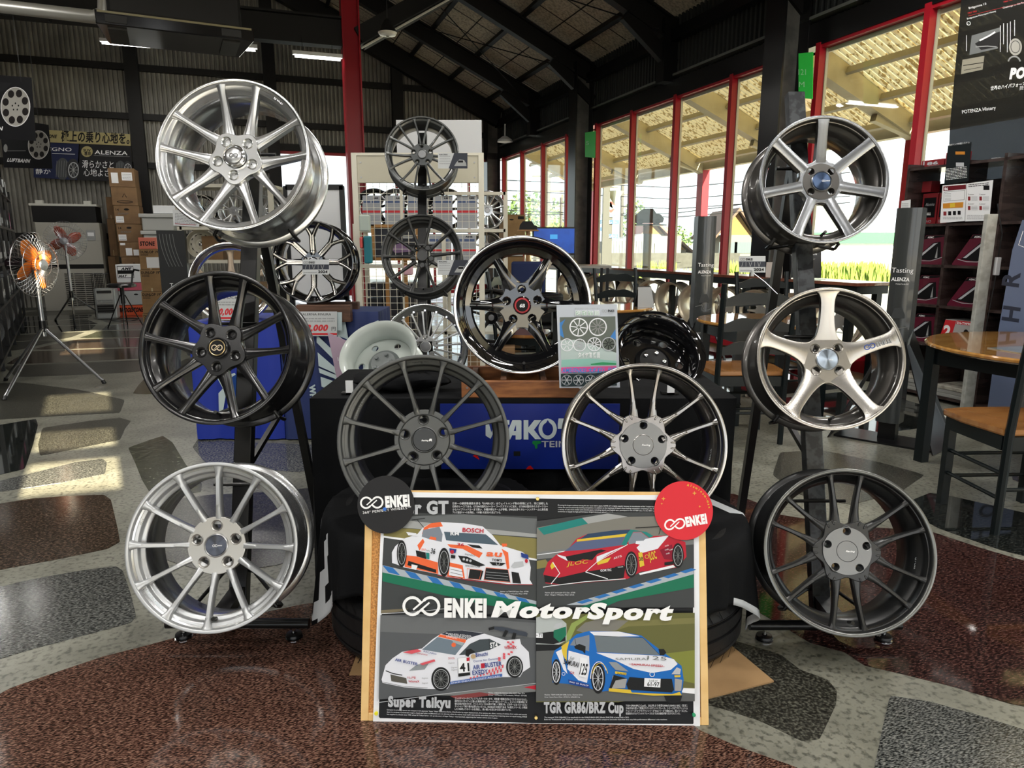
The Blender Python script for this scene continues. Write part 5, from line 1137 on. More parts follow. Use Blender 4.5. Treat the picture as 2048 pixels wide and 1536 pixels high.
# cloth over it with soft vertical folds
mb = MB(); N = 150; rows = []
def loop(z, f):
    out = []; x0, x1, y0, y1 = TBx0, TBx1, TBy0, TBy1; per_ = [(x0,y0),(x1,y0),(x1,y1),(x0,y1)]; L = [x1-x0, y1-y0]*2
    tot = sum(L); d = [(1,0),(0,1),(-1,0),(0,-1)]; nrm = [(0,-1),(1,0),(0,1),(-1,0)]
    for i in range(N):
        s = tot*i/N; k = 0
        while s > L[k]: s -= L[k]; k += 1
        w_ = f*(.012*sin(i*.9)+.008*sin(i*2.3+1)+.012); out.append((per_[k][0]+d[k][0]*s+nrm[k][0]*w_, per_[k][1]+d[k][1]*s+nrm[k][1]*w_, z))
    return out
levels = [(.7005,0),(.685,.1),(.6,.35),(.45,.6),(.3,.8),(.12,1),(.01,1.1)]
vs = []
for z, f_ in levels: vs += loop(z, f_)
fs = [tuple(range(N))] + [(j*N+i, (j+1)*N+i, (j+1)*N+(i+1) % N, j*N+(i+1) % N) for j in range(len(levels)-1) for i in range(N)]
mb.add(vs, fs, CLOTH); tg(mb.build('tablecloth', smooth=50), 'long black tablecloth covering the middle display table', 'tablecloth')
WOODB = mat('burnt orange wood', (.36,.14,.045), .5, noise=(7,(.16,.055,.02),.4,.62,(1,1,6))); WOODD = mat('dark brown wood', (.12,.055,.03), .5, noise=(7,(.07,.03,.015),.4,.6,(1,1,6)))
t = thing('wheel_stand', 'burnt brown wooden block stand under the gloss black wheel', 'stand', TM((.04,2.37,.702)))
MB().box(-.215,0,0,.215,.022,.058,WOODB).build('front_plank', t, bevel=.002, smooth=0); MB().box(-.215,.30,0,.215,.322,.058,WOODB).build('back_plank', t, bevel=.002, smooth=0)
for x in (-.19,.17): MB().box(x,.022,.01,x+.02,.30,.055,WOODD).build('end_plank', t, smooth=0)
for x in (-.08,.06): MB().box(x,.022,.045,x+.02,.30,.063,WOODD).build('support_rail', t, smooth=0)
for x in (-.195,.195): MB().cyl((x,-.001,.035),(x,.004,.035),.004,STEEL,10).build('screw', t)
# blue maker's banner hung on the cloth
Fw = frame(PY(1068,872,2.335), (1,0,0), (0,0,1)); T = pmap(Fw); q = [T(*p) for p in ((880,808),(1240,808),(1240,938),(880,938))]
o = MB().box(q[0][0],q[2][1],-.006,q[1][0],q[0][1],0,mat('royal blue banner',(.005,.02,.22),.35)).build('hanging_banner', smooth=0); o.matrix_world = Fw
A = Art(T); A.z = .0004
def e5(*p): return [(900+x/6.4, 740+y/6.4) for x, y in p]
BW_ = pm('banner white', (.58,.66,.68))
A.poly(e5((456,690),(500,690),(530,800),(560,690),(590,690),(620,800),(655,640),(760,640),(760,700),(700,700),(650,880),(590,880),(560,790),(520,880),(456,840)), BW_)
A.poly(e5((800,640),(900,640),(915,650),(915,880),(900,890),(840,890),(840,835),(795,835),(770,890),(690,890)), BW_); A.poly(e5((845,700),(845,780),(815,780)), mat('royal blue banner', (0,0,0)))
A.poly(e5((942,640),(1003,640),(1003,735),(1080,640),(1170,640),(1075,765),(1168,885),(1090,885),(1003,790),(1003,890),(942,890)), BW_)
A.ring(*e5((1250,755))[0], 14.5, 7.5, BW_, 36, ry=16.8); A.poly(e5((1240,620),(1262,620),(1300,680),(1200,680)), BW_); A.poly(e5((1251,640),(1290,700),(1212,700)), mat('royal blue banner', (0,0,0)))
A.text("'S", *e5((1350,885))[0], 38, BW_, w=36, bold=.07, shear=.15)
A.poly(e5((1060,905),(1160,905),(1165,940),(1120,950),(1120,1000),(1095,1010),(1080,960),(1050,940)), pm('leaf green', (.01,.20,.05))); A.text('TEIN', *e5((1172,985))[0], 12.5, sil, w=50, bold=.02)
A.poly(e5((815,1040),(900,1040),(900,1098),(815,1098)), blk); A.poly(e5((970,1270),(1000,1235),(1030,1222),(1070,1270)), pm('red tip', (.6,.01,.01))); A.poly(e5((290,1100),(340,1070),(380,1150)), pm('red tip', (.6,.01,.01)))
A.build('lettering', o); tg(o, 'royal blue banner with large white letters hanging in front of the table', 'banner')
# leaflet standing before the gloss black wheel
Fl = frame(PY(1179,776,2.33), (1,0,0), (0,.10,1)); T = pmap(Fl); q = [T(*p) for p in ((1113,610),(1234,608),(1240,775),(1119,776))]
mb = MB(); mb.add([(x,y,0) for x, y in q[::-1]]+[(x,y,-.002) for x, y in q[::-1]], [(0,1,2,3)[::-1],(4,5,6,7),(0,1,5,4),(1,2,6,5),(2,3,7,6),(3,0,4,7)], pm('leaflet pale', (.52,.56,.62))); o = mb.build('leaflet', smooth=0); o.matrix_world = Fl
def e6(*p): return [(1100+x/8.533, 600+y/8.533) for x, y in p]
A = Art(T); A.z = .0004
A.poly(e6((165,295),(1115,278),(1130,880),(1135,1100),(880,1110),(190,1140)), pm('leaflet scene', (.13,.15,.13))); A.poly(e6((180,690),(420,680),(700,760),(1130,900),(1135,1110),(190,1140)), pm('leaflet mist', (.50,.60,.58)))
A.poly(e6((165,390),(260,330),(200,450),(240,650),(170,600)), pm('leaflet blue', (.06,.22,.55))); A.poly(e6((1115,500),(1125,680),(1030,630)), pm('leaflet blue', (.06,.22,.55))); A.poly(e6((200,1020),(700,1000),(1135,1040),(1135,1110),(190,1140)), pm('leaflet aqua', (.30,.58,.50))); A.poly(e6((690,1090),(900,1060),(1130,1080),(1130,1105),(700,1110)), pm('leaflet green', (.05,.34,.14)))
for x, y, r, n, c in ((490,465,160,8,wht),(815,460,155,10,pm('leaf wheel', (.30,.30,.30))),(290,765,110,6,wht),(505,770,110,14,sil),(755,755,120,10,wht),(1000,750,118,8,blk)):
    px, py = e6((x,y))[0]; R0 = r/8.533; A.ring(px, py, R0*.93, R0*.13, wht if c is not blk else sil)
    for k in range(n): A.line([(px+R0*.15*cos(k*2*pi/n),py+R0*.15*sin(k*2*pi/n)),(px+R0*.85*cos(k*2*pi/n+.12),py+R0*.85*sin(k*2*pi/n+.12))], R0*.1, c)
A.text('タイヤ館 勝田', *e6((475,975))[0], 8.5, INKW, w=44, bold=.02); A.poly(e6((185,1262),(760,1250),(1130,1200),(1140,1460),(190,1470)), pm('leaf dark', (.02,.035,.04)))
A.poly(e6((190,1150),(1130,1125),(1135,1200),(195,1245)), pm('leaf pink', (.75,.10,.32))); A.text('AME/ENKEI 大感謝し月間', *e6((200,1235))[0], 8.5, pm('leaf ink blue', (.07,.28,.70)), w=108, bold=.03, shear=.2)
for i, x in enumerate((285,485,690,900)):
    px, py = e6((x,1365))[0]; A.ring(px, py, 10, 1, sil)
    for k in range(6): A.line([(px,py),(px+9*cos(k*1.047+i),py+9*sin(k*1.047+i))], 1.6, sil)
for i, ch in enumerate('タイヤ館'): A.rect(*e6((430+i*105,180))[0], *e6((525+i*105,265))[0], wht); A.rect(*e6((436+i*105,185))[0], *e6((519+i*105,260))[0], pm('leaf pale green', (.42,.55,.48))); A.text(ch, *e6((445+i*105,250))[0], 7.5, wht)
A.text('あなたのセーフティーサポーター', *e6((420,160))[0], 2.6, INKG, w=50); A.logo(*e6((925,188))[0], 2.4, INKG, w=.7); A.text('ENKEI', *e6((985,205))[0], 4.6, INKK, w=12.5, bold=.04)
A.build('lettering', o); tg(o, 'glossy pale leaflet picturing seven wheels, leaning beside the gloss black wheel', 'leaflet')
# lying wheels and small goods on the tables
WST = mat('pale green white steel', (.52,.57,.54), .3, coat=.3)
def lying(label, loc, R, w, axis, m, mh, hubm):
    z = Vector(axis).normalized(); x = Vector((1,0,0)); y = z.cross(x).normalized(); x = y.cross(z); M = Matrix((x,y,z)).transposed().to_4x4(); M.translation = Vector(loc)
    t = thing('steel_wheel', label, 'wheel', M); rim_mesh(R, w, m, m, m, 1, 0, 64).build('rim', t, smooth=50)
    link('wheel_disc', plate(R-.035, [((R-.075)*cos(k*pi/3), (R-.075)*sin(k*pi/3), .017) for k in range(6)], .006, -.05, m), t)
    MB().lathe([(.06,-.08),(.075,-.07),(.08,-.055)], hubm, 32).lathe([(.0,-.078),(.06,-.08)], hubm, 32).build('hub', t)
    me = None
    for k in range(5):
        b = MB().lathe([(.006,0),(.009,-.004),(.009,-.01),(.003,-.012),(.0,-.012)], CHROME if m is not WST else hubm, 12) if me is None else None
        o = b.build('lug_seat', t) if b else link('lug_seat', me, t); me = o.data; o.location = (.042*cos(k*1.2566), .042*sin(k*1.2566), -.078)
    return t
lying('white steel wheel lying back up on a tire left of the middle table', (P(776,742,3.45)), .19, .16, (.12,.55,-.52), WST, WST, mat('hub grey',(.16,.18,.18),.4))
lying('gloss black wheel lying back up on the middle table behind the leaflet', (P(1297,742,2.98)), .19, .17, (-.10,.62,-.55), GBK, GBK, BLACKS)
for i in range(2): tyre(['bottom tire under the lying white steel wheel','top tire under the lying white steel wheel'][i], TM((-.64,3.45,.11+.22*i)), .30, .21, 'tires under the white steel wheel')
# ================================================================ LEFT AND MIDDLE BACKGROUND
def onV(px, py, v):
    d = ray(px, py); n = Vector((-sin(TH), cos(TH), 0)); t = (v - CAM.dot(n))/d.dot(n); q = CAM + d*t; u, _ = to_uv(q); return (u, q.z)
def vframe(px, py, v): u, z = onV(px, py, v); return bframe(u, v, z)
def sheet_px(name, label, cat, Fm, pts, m, draw=None, th=.003, group=None, lit='lettering'):
    T = pmap(Fm); q = [T(*p) for p in pts]; a = sum(q[i][0]*q[(i+1) % len(q)][1]-q[(i+1) % len(q)][0]*q[i][1] for i in range(len(q)))
    o = MB().prism(q, -th, 0, m).build(name, smooth=0); o.matrix_world = Fm; tg(o, label, cat, group)
    if draw: A = Art(T); A.z = .0006; draw(A); A.build(lit, o)
    return o
def vbox(name, label, cat, px0, px1, ytop, v, D, m, zb=0, ybot=None, group=None, build=None):
    """box whose front lies on the plane v; returned in its own local frame (origin front bottom left)"""
    u0, zt = onV(px0, ytop, v); u1, zt2 = onV(px1, ytop, v)
    if ybot is not None: zb = onV((px0+px1)/2, ybot, v)[1]
    zt = (zt+zt2)/2
    M = Matrix.Translation(bl(u0, v, zb)) @ BM; w, h = u1-u0, zt-zb
    return M, w, h
GOLDP = pm('gold banner', (.42,.36,.17))
def carton(label, px0, px1, y0, y1, v, D, m=KRAFT, draw=None, group=None, zb=None, name='cardboard_box'):
    M, w, h = vbox('', '', '', px0, px1, y0, v, D, m, ybot=y1) if zb is None else vbox('', '', '', px0, px1, y0, v, D, m, zb=zb)
    t = thing(name, label, 'box', M, group); MB().box(0,0,0,w,D,h,m).build('carton', t, bevel=.006, smooth=0)
    if m in (KRAFT, KRAFTD): MB().box(w*.42,-.001,h*.0,w*.5,.0,h*.16,mat('parcel tape',(.5,.38,.2),.3)).box(0,-.0008,h*.985,w,0,h,mat('box seam',(.12,.07,.035),.9)).build('tape', t, smooth=0)
    if draw:
        A = Art(); draw(A, w, h); o = A.build('printed_label', t); o.matrix_local = Matrix.Rotation(pi/2, 4, 'X') @ Matrix.Translation((0,0,.0015))
    return t, M, w, h
# ---- ceiling air conditioner
c = P(352, 62, 7.0); t = thing('air_conditioner', 'long black air conditioner hanging from the roof at the upper left', 'air conditioner', TM(c, rz=TH+R_(6)))
MB().box(-.58,-.28,.02,.60,.35,.42,BLACK).build('body', t, bevel=.03, smooth=0)
MB().prism([(-.68,-.34),(.70,-.34),(.62,.38),(-.62,.38)],-.10,.02,mat('glossy black panel',(.01,.01,.011),.12)).build('grille_panel', t, bevel=.01, smooth=0)
for x in (-.5,.5): MB().box(x-.10,-.355,-.08,x+.08,-.338,-.015,DARK).box(x-.09,-.26,-.115,x+.07,.28,-.10,mat('grille dark',(.004,.004,.004),.6)).build('air_grille', t, smooth=0)
MB().box(-.66,-.345,.0,.68,-.335,.018,mat('brass edge',(.22,.19,.09),.4)).build('trim_strip', t, smooth=0)
for x in (-.5,.55):
    for y in (-.2,.3): MB().cyl((x,y,.4),(x,y,2.3),.006,STEEL,6).build('hanger', t)
p0, p1, p2, p3 = P(-90,2,6.8), P(188,34,6.8), P(209,24,6.8), P(212,-90,6.8)
mb = MB().tube([p0, p1, p1.lerp(p2,.6)+Vector((.03,0,-.0)), p2, p3], .062, mat('foil wrapped duct',(.50,.50,.47),.35,.5), 16); tg(mb.build('duct_pipe'), 'silver wrapped pipe bending upward at the top left corner', 'pipe')
# ---- banners on the back wall
Fv_ = vframe(180, 310, 16.2)
def k7(*p): return [(x/6.4, 130+y/6.4) for x, y in p]
def tyrepic(A, cx, cy, s):
    A.ell(cx, cy, s*.62, s, pm('tire print', (.06,.065,.07)))
    for k in range(5): A.line([(cx-s*.5+k*s*.22, cy-s*.75),(cx-s*.58+k*s*.22, cy+s*.75)], s*.035, pm('tire print line', (.2,.21,.22)))
    A.ell(cx+s*.95, cy+s*.05, s*.62, s*.98, pm('tire print dark', (.03,.032,.035))); A.ring(cx+s*1.0, cy+s*.1, s*.45, s*.08, sil, 24, ry=s*.68)
    for k in range(9): A.line([(cx+s,cy+s*.1),(cx+s+s*.4*cos(k*.7),cy+s*.1+s*.62*sin(k*.7))], s*.05, g4)
sheet_px('hanging_banner', 'gold strip banner with black Japanese writing on the back wall', 'banner', bframe(0,16.16,0), k7((300,815),(1665,885),(1672,1035),(300,975)), GOLDP, lambda A: (A.text('極上の乗り心地を。', *k7((780,965))[0], 17, INKK, w=137, bold=.03, rot=-2.3), A.text('BRIDGESTONE', *k7((722,935))[0], 6.5, INKK, w=52, bold=.05, shear=.2, rot=-2, align='r')))
def dn(A): A.text('REGNO', *k7((915,1105))[0], 7.2, INKW, w=58, align='r', rot=-1.5); A.line(k7((665,1132),(960,1142)), .8, INKW); tyrepic(A, *k7((800,1330))[0], 22); A.text('静か', *k7((455,1392))[0], 8.5, INKW, w=30)
sheet_px('hanging_banner', 'navy tire banner partly hidden behind the smaller black poster', 'banner', bframe(0,16.18,0), k7((430,980),(1010,1005),(985,1475),(430,1440)), pm('navy banner', (.008,.014,.06)), dn)
def da(A):
    A.ell(*k7((1113,1108))[0], 11.5, 10.8, GOLDP); A.text('SUV', *k7((1065,1105))[0], 5, INKK, w=15, bold=.04, rot=-3); A.text('専用', *k7((1080,1155))[0], 6, INKK, w=12.5, bold=.03)
    A.text('ALENZA', *k7((1210,1140))[0], 8, INKW, w=66, bold=.01, rot=-1.8); A.line(k7((1200,1160),(1660,1172)), .6, g4)
    A.text('滑らかさと', *k7((1050,1305))[0], 12, INKW, w=63, rot=-2); A.text('心地よさ', *k7((1070,1412))[0], 12, INKW, w=52, rot=-2); tyrepic(A, *k7((1540,1320))[0], 15)
sheet_px('hanging_banner', 'black tire banner with a round gold badge on the back wall', 'banner', bframe(0,16.17,0), k7((1025,1010),(1675,1040),(1705,1500),(1000,1475)), pm('banner black', (.008,.008,.01)), da)
# ---- two black wheel posters hanging above the shelf
def wheelpic(A, cx, cy, rx, ry):
    A.ell(cx, cy, rx, ry, pm('poster silver', (.42,.41,.38))); A.ring(cx, cy, rx, rx*.05, INKW, 40, ry=ry)
    for k in range(8):
        a = k*pi/4+.35; A.ell(cx+rx*.72*cos(a), cy+ry*.72*sin(a), rx*.22, ry*.2, pm('poster dark', (.015,.012,.012)), 14)
    for k in range(5): a = k*1.2566-pi/2; A.ell(cx+rx*.22*cos(a), cy+ry*.18*sin(a), rx*.05, ry*.05, INKK, 10)
PBK = pm('banner black', (0,0,0))
def dl1(A): wheelpic(A, *k7((198,535))[0], 29, 39); A.text('LUFTBAHN', *k7((30,835))[0], 7.5, INKW, w=60, bold=.04, shear=.2, align='r'); A.poly(k7((-300,200),(150,230),(60,330),(-300,420)), g2)
def dl2(A): wheelpic(A, *k7((495,1023))[0], 21, 28.5); A.poly(k7((15,950),(350,965),(350,1090),(60,1105)), g2); A.line(k7((90,1100),(330,1098)), .8, g4); A.ell(*k7((72,1065))[0], 4, 8, g4); A.text('LUFTBAHN', *k7((90,1235))[0], 6.8, INKW, w=45, bold=.05, shear=.25, rot=-3)
for nm, pts, Y, d_, lb in (('wheel_poster', k7((-500,90),(402,160),(460,972),(-500,930)), 8.3, dl1, 'large black poster picturing one silver wheel at the left edge'),
                       ('wheel_poster', k7((10,900),(440,735),(620,765),(672,1328),(50,1312)), 9.3, dl2, 'smaller black poster with a wheel and white lettering below the large one')):
    o = sheet_px(nm, lb, 'poster', frame(PY(60,220,Y),(1,0,0),(0,0,1)), pts, PBK, d_)
    xs = [v.co.x for v in o.data.vertices]; ys_ = [v.co.y for v in o.data.vertices]
    for x in (max(xs)-.12, min(xs)+.1 if Y > 9 else max(xs)-.45): MB().cyl((x,max(ys_)-.1,-.002),(x,5.0-PY(60,220,Y).z,-.002),.003,DARK,5).build('hanging_wire', o)
# ---- black shelving with packaged goods along the left
SH0 = Vector((-4.45,5.9,0)); sdv = Vector((-.536,.844,0)); MS = frame(SH0, sdv, (0,0,1)); MS = Matrix((sdv.to_4d(), Vector((-.844,-.536,0)).to_4d(), Vector((0,0,1,0)), Vector((0,0,0,1)))).transposed()
MS = Matrix(((sdv.x, -.844, 0, SH0.x),(sdv.y, -.536, 0, SH0.y),(0,0,1,0),(0,0,0,1)))      # x along, y away from the room
t = thing('goods_shelf', 'black open steel shelving with packaged goods along the left side', 'shelf', MS)
LV = [.12,.58,1.02,1.46,1.92]; XS = [0,1.1,2.2,3.3,4.4,5.5,6.6]
for x in XS:
    for y in (0,.42): MB().box(x-.018,y-.018,0,x+.018,y+.018,2.05,BLACKS).build('post', t, smooth=0)
for z in LV: MB().box(0,-.02,z-.03,6.6,.44,z,BLACKS).build('shelf_board', t, smooth=0)
GC = {'white': mat('white packet',(.55,.57,.58),.3), 'pink': mat('pink packet',(.62,.06,.24),.3), 'dark': mat('black packet',(.03,.03,.035),.3), 'silver': mat('silver bag',(.30,.31,.32),.2,.7)}
rg = random.Random(21); proto = {}
for bi in range(len(XS)-1):
    for li, z in enumerate(LV):
        x = XS[bi]+.06
        if li == 0:
            for k in range(4):
                x = XS[bi]+.16+k*.25; M = MS @ TM((x,.18,z+.185), rz=-pi/2+R_(14), rx=0) @ Matrix.Rotation(pi/2,4,'X')
                if 'disc' not in proto:
                    w_ = thing('bagged_wheel', 'silver wheel in a clear bag standing on the lowest shelf', 'wheel', M, 'bagged wheels on the lowest shelf')
                    MB().lathe([(.02,.02),(.06,.0),(.14,.02),(.175,.03),(.18,.01),(.17,-.06),(.175,-.08),(.15,-.07),(.14,-.01),(.02,0)], GC['silver'], 28).build('rim', w_); proto['disc'] = w_
                    s_ = MB()
                    for q in range(5): s_.beam((.03*cos(q*1.2566),.03*sin(q*1.2566),.024),(.15*cos(q*1.2566),.15*sin(q*1.2566),.032),.03,.01,DARK,up=(0,0,1))
                    s_.build('spokes', w_, smooth=0)
                else: copy_tree(proto['disc'], M)
            continue
        while x < XS[bi+1]-.1:
            k = rg.choices(['white','dark','silver','pink'], [4,3,2,1.2 if li in (2,3) else .2])[0]; h = rg.uniform(.2,.33); w = rg.choice([.07,.10,.14]); key = (k, w)
            M = MS @ TM((x, rg.uniform(.0,.03), z), rz=rg.uniform(-.1,.1)) 
            lab = {'white':'narrow white goods packet','dark':'narrow black goods packet','silver':'shiny silver goods packet','pink':'bright pink goods packet'}[k]+' on shelf row %s of the black shelving' % ('one','two','three','four','five')[li]
            if key not in proto:
                g_ = thing('goods_packet', lab, 'packet', M, 'packets on shelf row %s' % ('one','two','three','four','five')[li])
                MB().prism([(0,0),(w,0),(w,.16),(0,.16)],0,.26,GC[k]).build('packet', g_, bevel=.008, smooth=0); MB().box(w*.15,-.002,.05,w*.85,0,.12,GC['white'] if k != 'white' else GC['dark']).build('packet_label', g_, smooth=0); proto[key] = g_
            else: copy_tree(proto[key], M, label=lab, group='packets on shelf row %s' % ('one','two','three','four','five')[li])
            x += w + rg.uniform(.015,.07)
# ---- pedestal fans
ORG = mat('orange fan blade', (.60,.16,.015), .4); ORGD = mat('dark red fan blade', (.30,.05,.02), .4)
def fan(label, base, hz, feet, Raim, r, blade, spread=None):
    t = thing('pedestal_fan', label, 'fan', TM((base.x, base.y, 0)))
    MB().cyl((0,0,.42),(0,0,hz-.06),.019,STEEL,12).cyl((0,0,.46),(0,0,.56),.03,BLACKS,12).build('pole', t)
    for f in feet:
        e = Vector((f.x-base.x, f.y-base.y, 0)); MB().cyl((0,0,.5),(e.x,e.y,.02),.013,STEEL,10).build('leg', t); MB().cyl((e.x*.985,e.y*.985,.03),(e.x*1.01,e.y*1.01,.0),.018,BLACKS,10).build('foot', t)
    H = TM((0,0,hz)) @ Raim                        # local +Z = the way the fan blows
    mb = MB().cyl((0,0,-.24),(0,0,-.07),.055,BLACKS,18,r1=.075).cyl((0,0,-.14),(0,0,-.05),.06,STEEL,16); mb.build('motor', t, H)
    cg = MB(); n = 44
    for k in range(n):
        a = 2*pi*k/n; cg.tube([(.05*cos(a),.05*sin(a),.085),(r*.55*cos(a),r*.55*sin(a),.075),(r*.92*cos(a),r*.92*sin(a),.035),(r*cos(a),r*sin(a),0),(r*.9*cos(a),r*.9*sin(a),-.05),(.07*cos(a),.07*sin(a),-.07)], .0016, STEEL, 4)
    for rr, zz in ((r,0),(r*.75,.058),(r*.35,.08),(r*.75,-.058)): cg.tube([(rr*cos(2*pi*k/40),rr*sin(2*pi*k/40),zz) for k in range(40)], .0028, STEEL, 5, closed=True)
    cg.build('cage', t, H); MB().lathe([(.0,.092),(.045,.09),(.052,.08)],STEEL,20).build('badge', t, H)
    MB().cyl((0,0,-.03),(0,0,.05),.045,blade,20).build('hub', t, H)
    me = None
    for k in range(4):
        if me is None:
            b = MB(); N = 10; vs = []
            for i in range(N+1):
                s = i/N; rr = .04+(r*.82-.04)*s; ww = .018+.052*sin(pi*min(1,s*.75+.2)); tw = .55-.25*s
                for j in (-1,-.3,.4,1): vs.append((rr*cos(0)+0*j, j*ww+.03*s, -j*ww*tw*.6))
            b.add(vs, [(i*4+j, (i+1)*4+j, (i+1)*4+j+1, i*4+j+1) for i in range(N) for j in range(3)], blade); o = b.build('blade', t, smooth=60); me = o.data
        else: o = link('blade', me, t)
        o.matrix_local = H @ Matrix.Rotation(k*pi/2+.3, 4, 'Z')
        if k == 0: o.modifiers.new('th','SOLIDIFY').thickness = .003
        else: o.modifiers.new('th','SOLIDIFY').thickness = .003
    return t
b = PZ(62,760); b = Vector((-4.12,6.0,0)); hp = P(88,530,6.1)
aim = Vector((1,-.08,-.02)).normalized(); Rm = aim.to_track_quat('Z','Y').to_matrix().to_4x4()
fan('large standing fan with bright orange blades on a steel tripod', Vector((hp.x-.12,hp.y+.06,0)), hp.z, [PZ(10,800), PZ(208,767), PZ(12,762)], Rm, .28, ORG)
hp = P(130,482,10.2); Rm = Vector((.35,-1,0)).normalized().to_track_quat('Z','Y').to_matrix().to_4x4()
fan('standing fan with dark red blades behind the orange one', Vector((hp.x,hp.y,0)), hp.z, [PZ(95,640)+Vector((.2,-.1,0)), PZ(205,632), PZ(150,655)], Rm, .28, ORGD)
# ---- packaged heating cabinet by the back wall
M, w, h = vbox('', '', '', 69, 198, 445, 15.4, .6, CREAM); IV = mat('ivory cabinet', (.42,.41,.36), .5)
t = thing('heating_cabinet', 'ivory floor standing heating cabinet behind the fans', 'heater', M)
MB().box(0,0,0,w,.6,h,IV).build('body', t, bevel=.01, smooth=0); mb = MB()
for k in range(16):
    for j in range(4): mb.box(w*.36+j*w*.155,-.012,h*.06+k*h*.024,w*.36+j*w*.155+w*.14,0,h*.06+k*h*.024+.012,DARK)
mb.box(.0,-.004,h*.48,w,0,h*.53,BLACK); mb.build('louvre', t, smooth=0)
MB().box(w*.78,-.012,h*.80,w*.92,0,h*.92,g4).box(w*.80,-.015,h*.85,w*.90,-.01,h*.89,INKW).build('control_panel', t, smooth=0)
M, w, h = vbox('', '', '', 62, 190, 412, 15.45, .5, BLACK, ybot=444); t2 = thing('dark_bench_top', 'black board with pale edge resting above the ivory cabinet', 'board', M)
MB().box(0,0,0,w,.5,h,BLACK).build('board', t2, smooth=0); MB().box(-.03,-.02,h,w+.03,.5,h+.04,OFFW).build('edge', t2, smooth=0)
for x in (.07,.82): MB().box(w*x,-.0,h+.04,w*x+.12,.1,h+.10,OFFW).build('block', t2, smooth=0)
M, w, h = vbox('', '', '', 186, 228, 578, 13.3, .35, CREAM); t = thing('oil_heater', 'silver grey oil fan heater on the floor left of the stool', 'heater', M)
MB().prism([(0,.0),(w,0),(w,.34),(0,.34)],0,h,mat('heater grey',(.36,.38,.38),.3,.3)).build('body', t, bevel=.03, smooth=0); mb = MB().box(w*.1,-.006,h*.22,w*.9,0,h*.5,BLACK)
for k in range(6): mb.box(w*.12,-.012,h*.24+k*.04,w*.88,-.004,h*.25+k*.04,g3)
mb.box(w*.15,-.004,h*.86,w*.85,.0,h*.95,DARK).build('grille', t, smooth=0)
mb = MB()
a = onV(182,548,13.8); b_ = onV(222,600,13.8)
for k in range(12): x = a[0]+(b_[0]-a[0])*k/11; mb.cyl((x,13.8,0),(x,13.8,a[1]),.006,BLACKS,5)
for z in (.1,a[1]*.5,a[1]): mb.cyl((a[0],13.8,z),(b_[0],13.8,z),.008,BLACKS,6)
tg(mb.build('wire_guard', None, BM), 'black wire guard standing behind the oil heater', 'guard')
# ---- cartons stacked by the back wall
def lab14(A, w, h): A.text('14', w*.08, h*.72, h*.13, INKK, bold=.02); A.ell(w*.5, h*.8, w*.1, h*.06, INKK); A.rect(w*.05, h*.08, w*.36, h*.42, INKW); A.scribble(w*.08, h*.13, w*.33, 3, h*.09, h*.03, INKG); A.text('DUNLOP', w*.15, h*.52, h*.10, g3, shear=.3, w=w*.4)
def lab2(A, w, h): A.rect(w*.1, h*.2, w*.36, h*.75, INKW); A.rect(w*.5, h*.35, w*.9, h*.78, INKW); A.scribble(w*.53, h*.42, w*.87, 4, h*.08, h*.025, INKG)
def lab3(A, w, h): A.ring(w*.5, h*.2, w*.3, .01, INKK, ry=h*.06); A.line([(w*.42,h*.45),(w*.5,h*.65),(w*.58,h*.45)], .012, INKK)
def lab4(A, w, h): A.rect(w*.25, h*.1, w*.5, h*.6, INKW); A.rect(w*.55, h*.1, w*.95, h*.5, INKW); A.rect(w*.05, h*.8, w*.25, h*.95, INKW)
ys_ = [336,374,411,448,484,514,545,585,625]; zz = [onV(248,y,14.9)[1] for y in ys_]
for i in range(8):
    zb = max(0, zz[i+1]) if i < 7 else 0
    if zz[i] <= .05: break
    nm_ = ('topmost','second','third','fourth','fifth','sixth','seventh','lowest')[i]
    u0 = onV(222+i*1.6, 400, 14.9)[0]; u1 = onV(274+i*1.2, 400, 14.9)[0]
    t = thing('cardboard_box', 'brown cardboard box, %s of the tall stack by the back wall' % nm_, 'box', Matrix.Translation(bl(u0,14.9,zb)) @ BM, 'brown boxes in the tall stack')
    w, h = u1-u0, zz[i]-zb-.004; MB().box(0,0,0,w,.5,h,KRAFTD).build('carton', t, bevel=.006, smooth=0)
    A = Art(); (lab2, lab3, lab14, lab14, lab4, lab3, lab3, lab3)[i](A, w, h); A.build('printed_label', t, Matrix.Rotation(pi/2,4,'X') @ Matrix.Translation((0,0,.002)))
for i, (y0, y1) in enumerate(((394,437),(437,512),(512,600))):
    carton('narrow dark brown box, %s of the stack left of the tall stack' % ('top','middle','bottom')[i], 211+i*2, 226+i*2, y0, y1, 15.6, .4, KRAFTD, zb=(0 if i == 2 else None), group='narrow dark boxes')
def dame(A, w, h): A.rect(w*.06, h*.25, w*.7, h*.92, INKK); A.rect(w*.08, h*.68, w*.68, h*.88, INKW); A.text('AME', w*.2, h*.70, h*.14, INKK, w=w*.4, bold=.05, shear=.4); A.rect(w*.08, h*.28, w*.68, h*.48, INKW); A.text('MAT', w*.1, h*.3, h*.13, INKK, w=w*.3, bold=.04, shear=.3)
carton('white box with black printing on top of the floor boxes by the stool', 230, 281, 529, 565, 14.0, .5, WHITE, dame)
carton('pink and white box under the white printed box', 232, 283, 566, 581, 14.0, .5, mat('pink carton',(.62,.12,.18),.6))
def dgr(A, w, h): A.ell(w*.72, h*.75, w*.09, h*.06, INKK)
carton('light grey box with a hand hole above the orange box', 236, 285, 582, 610, 14.0, .5, mat('grey carton',(.45,.47,.48),.6), dgr)
def dbs(A, w, h): A.text('BRIDGESTONE', w*.05, h*.35, h*.42, INKK, w=w*.92, bold=.06, shear=.25)
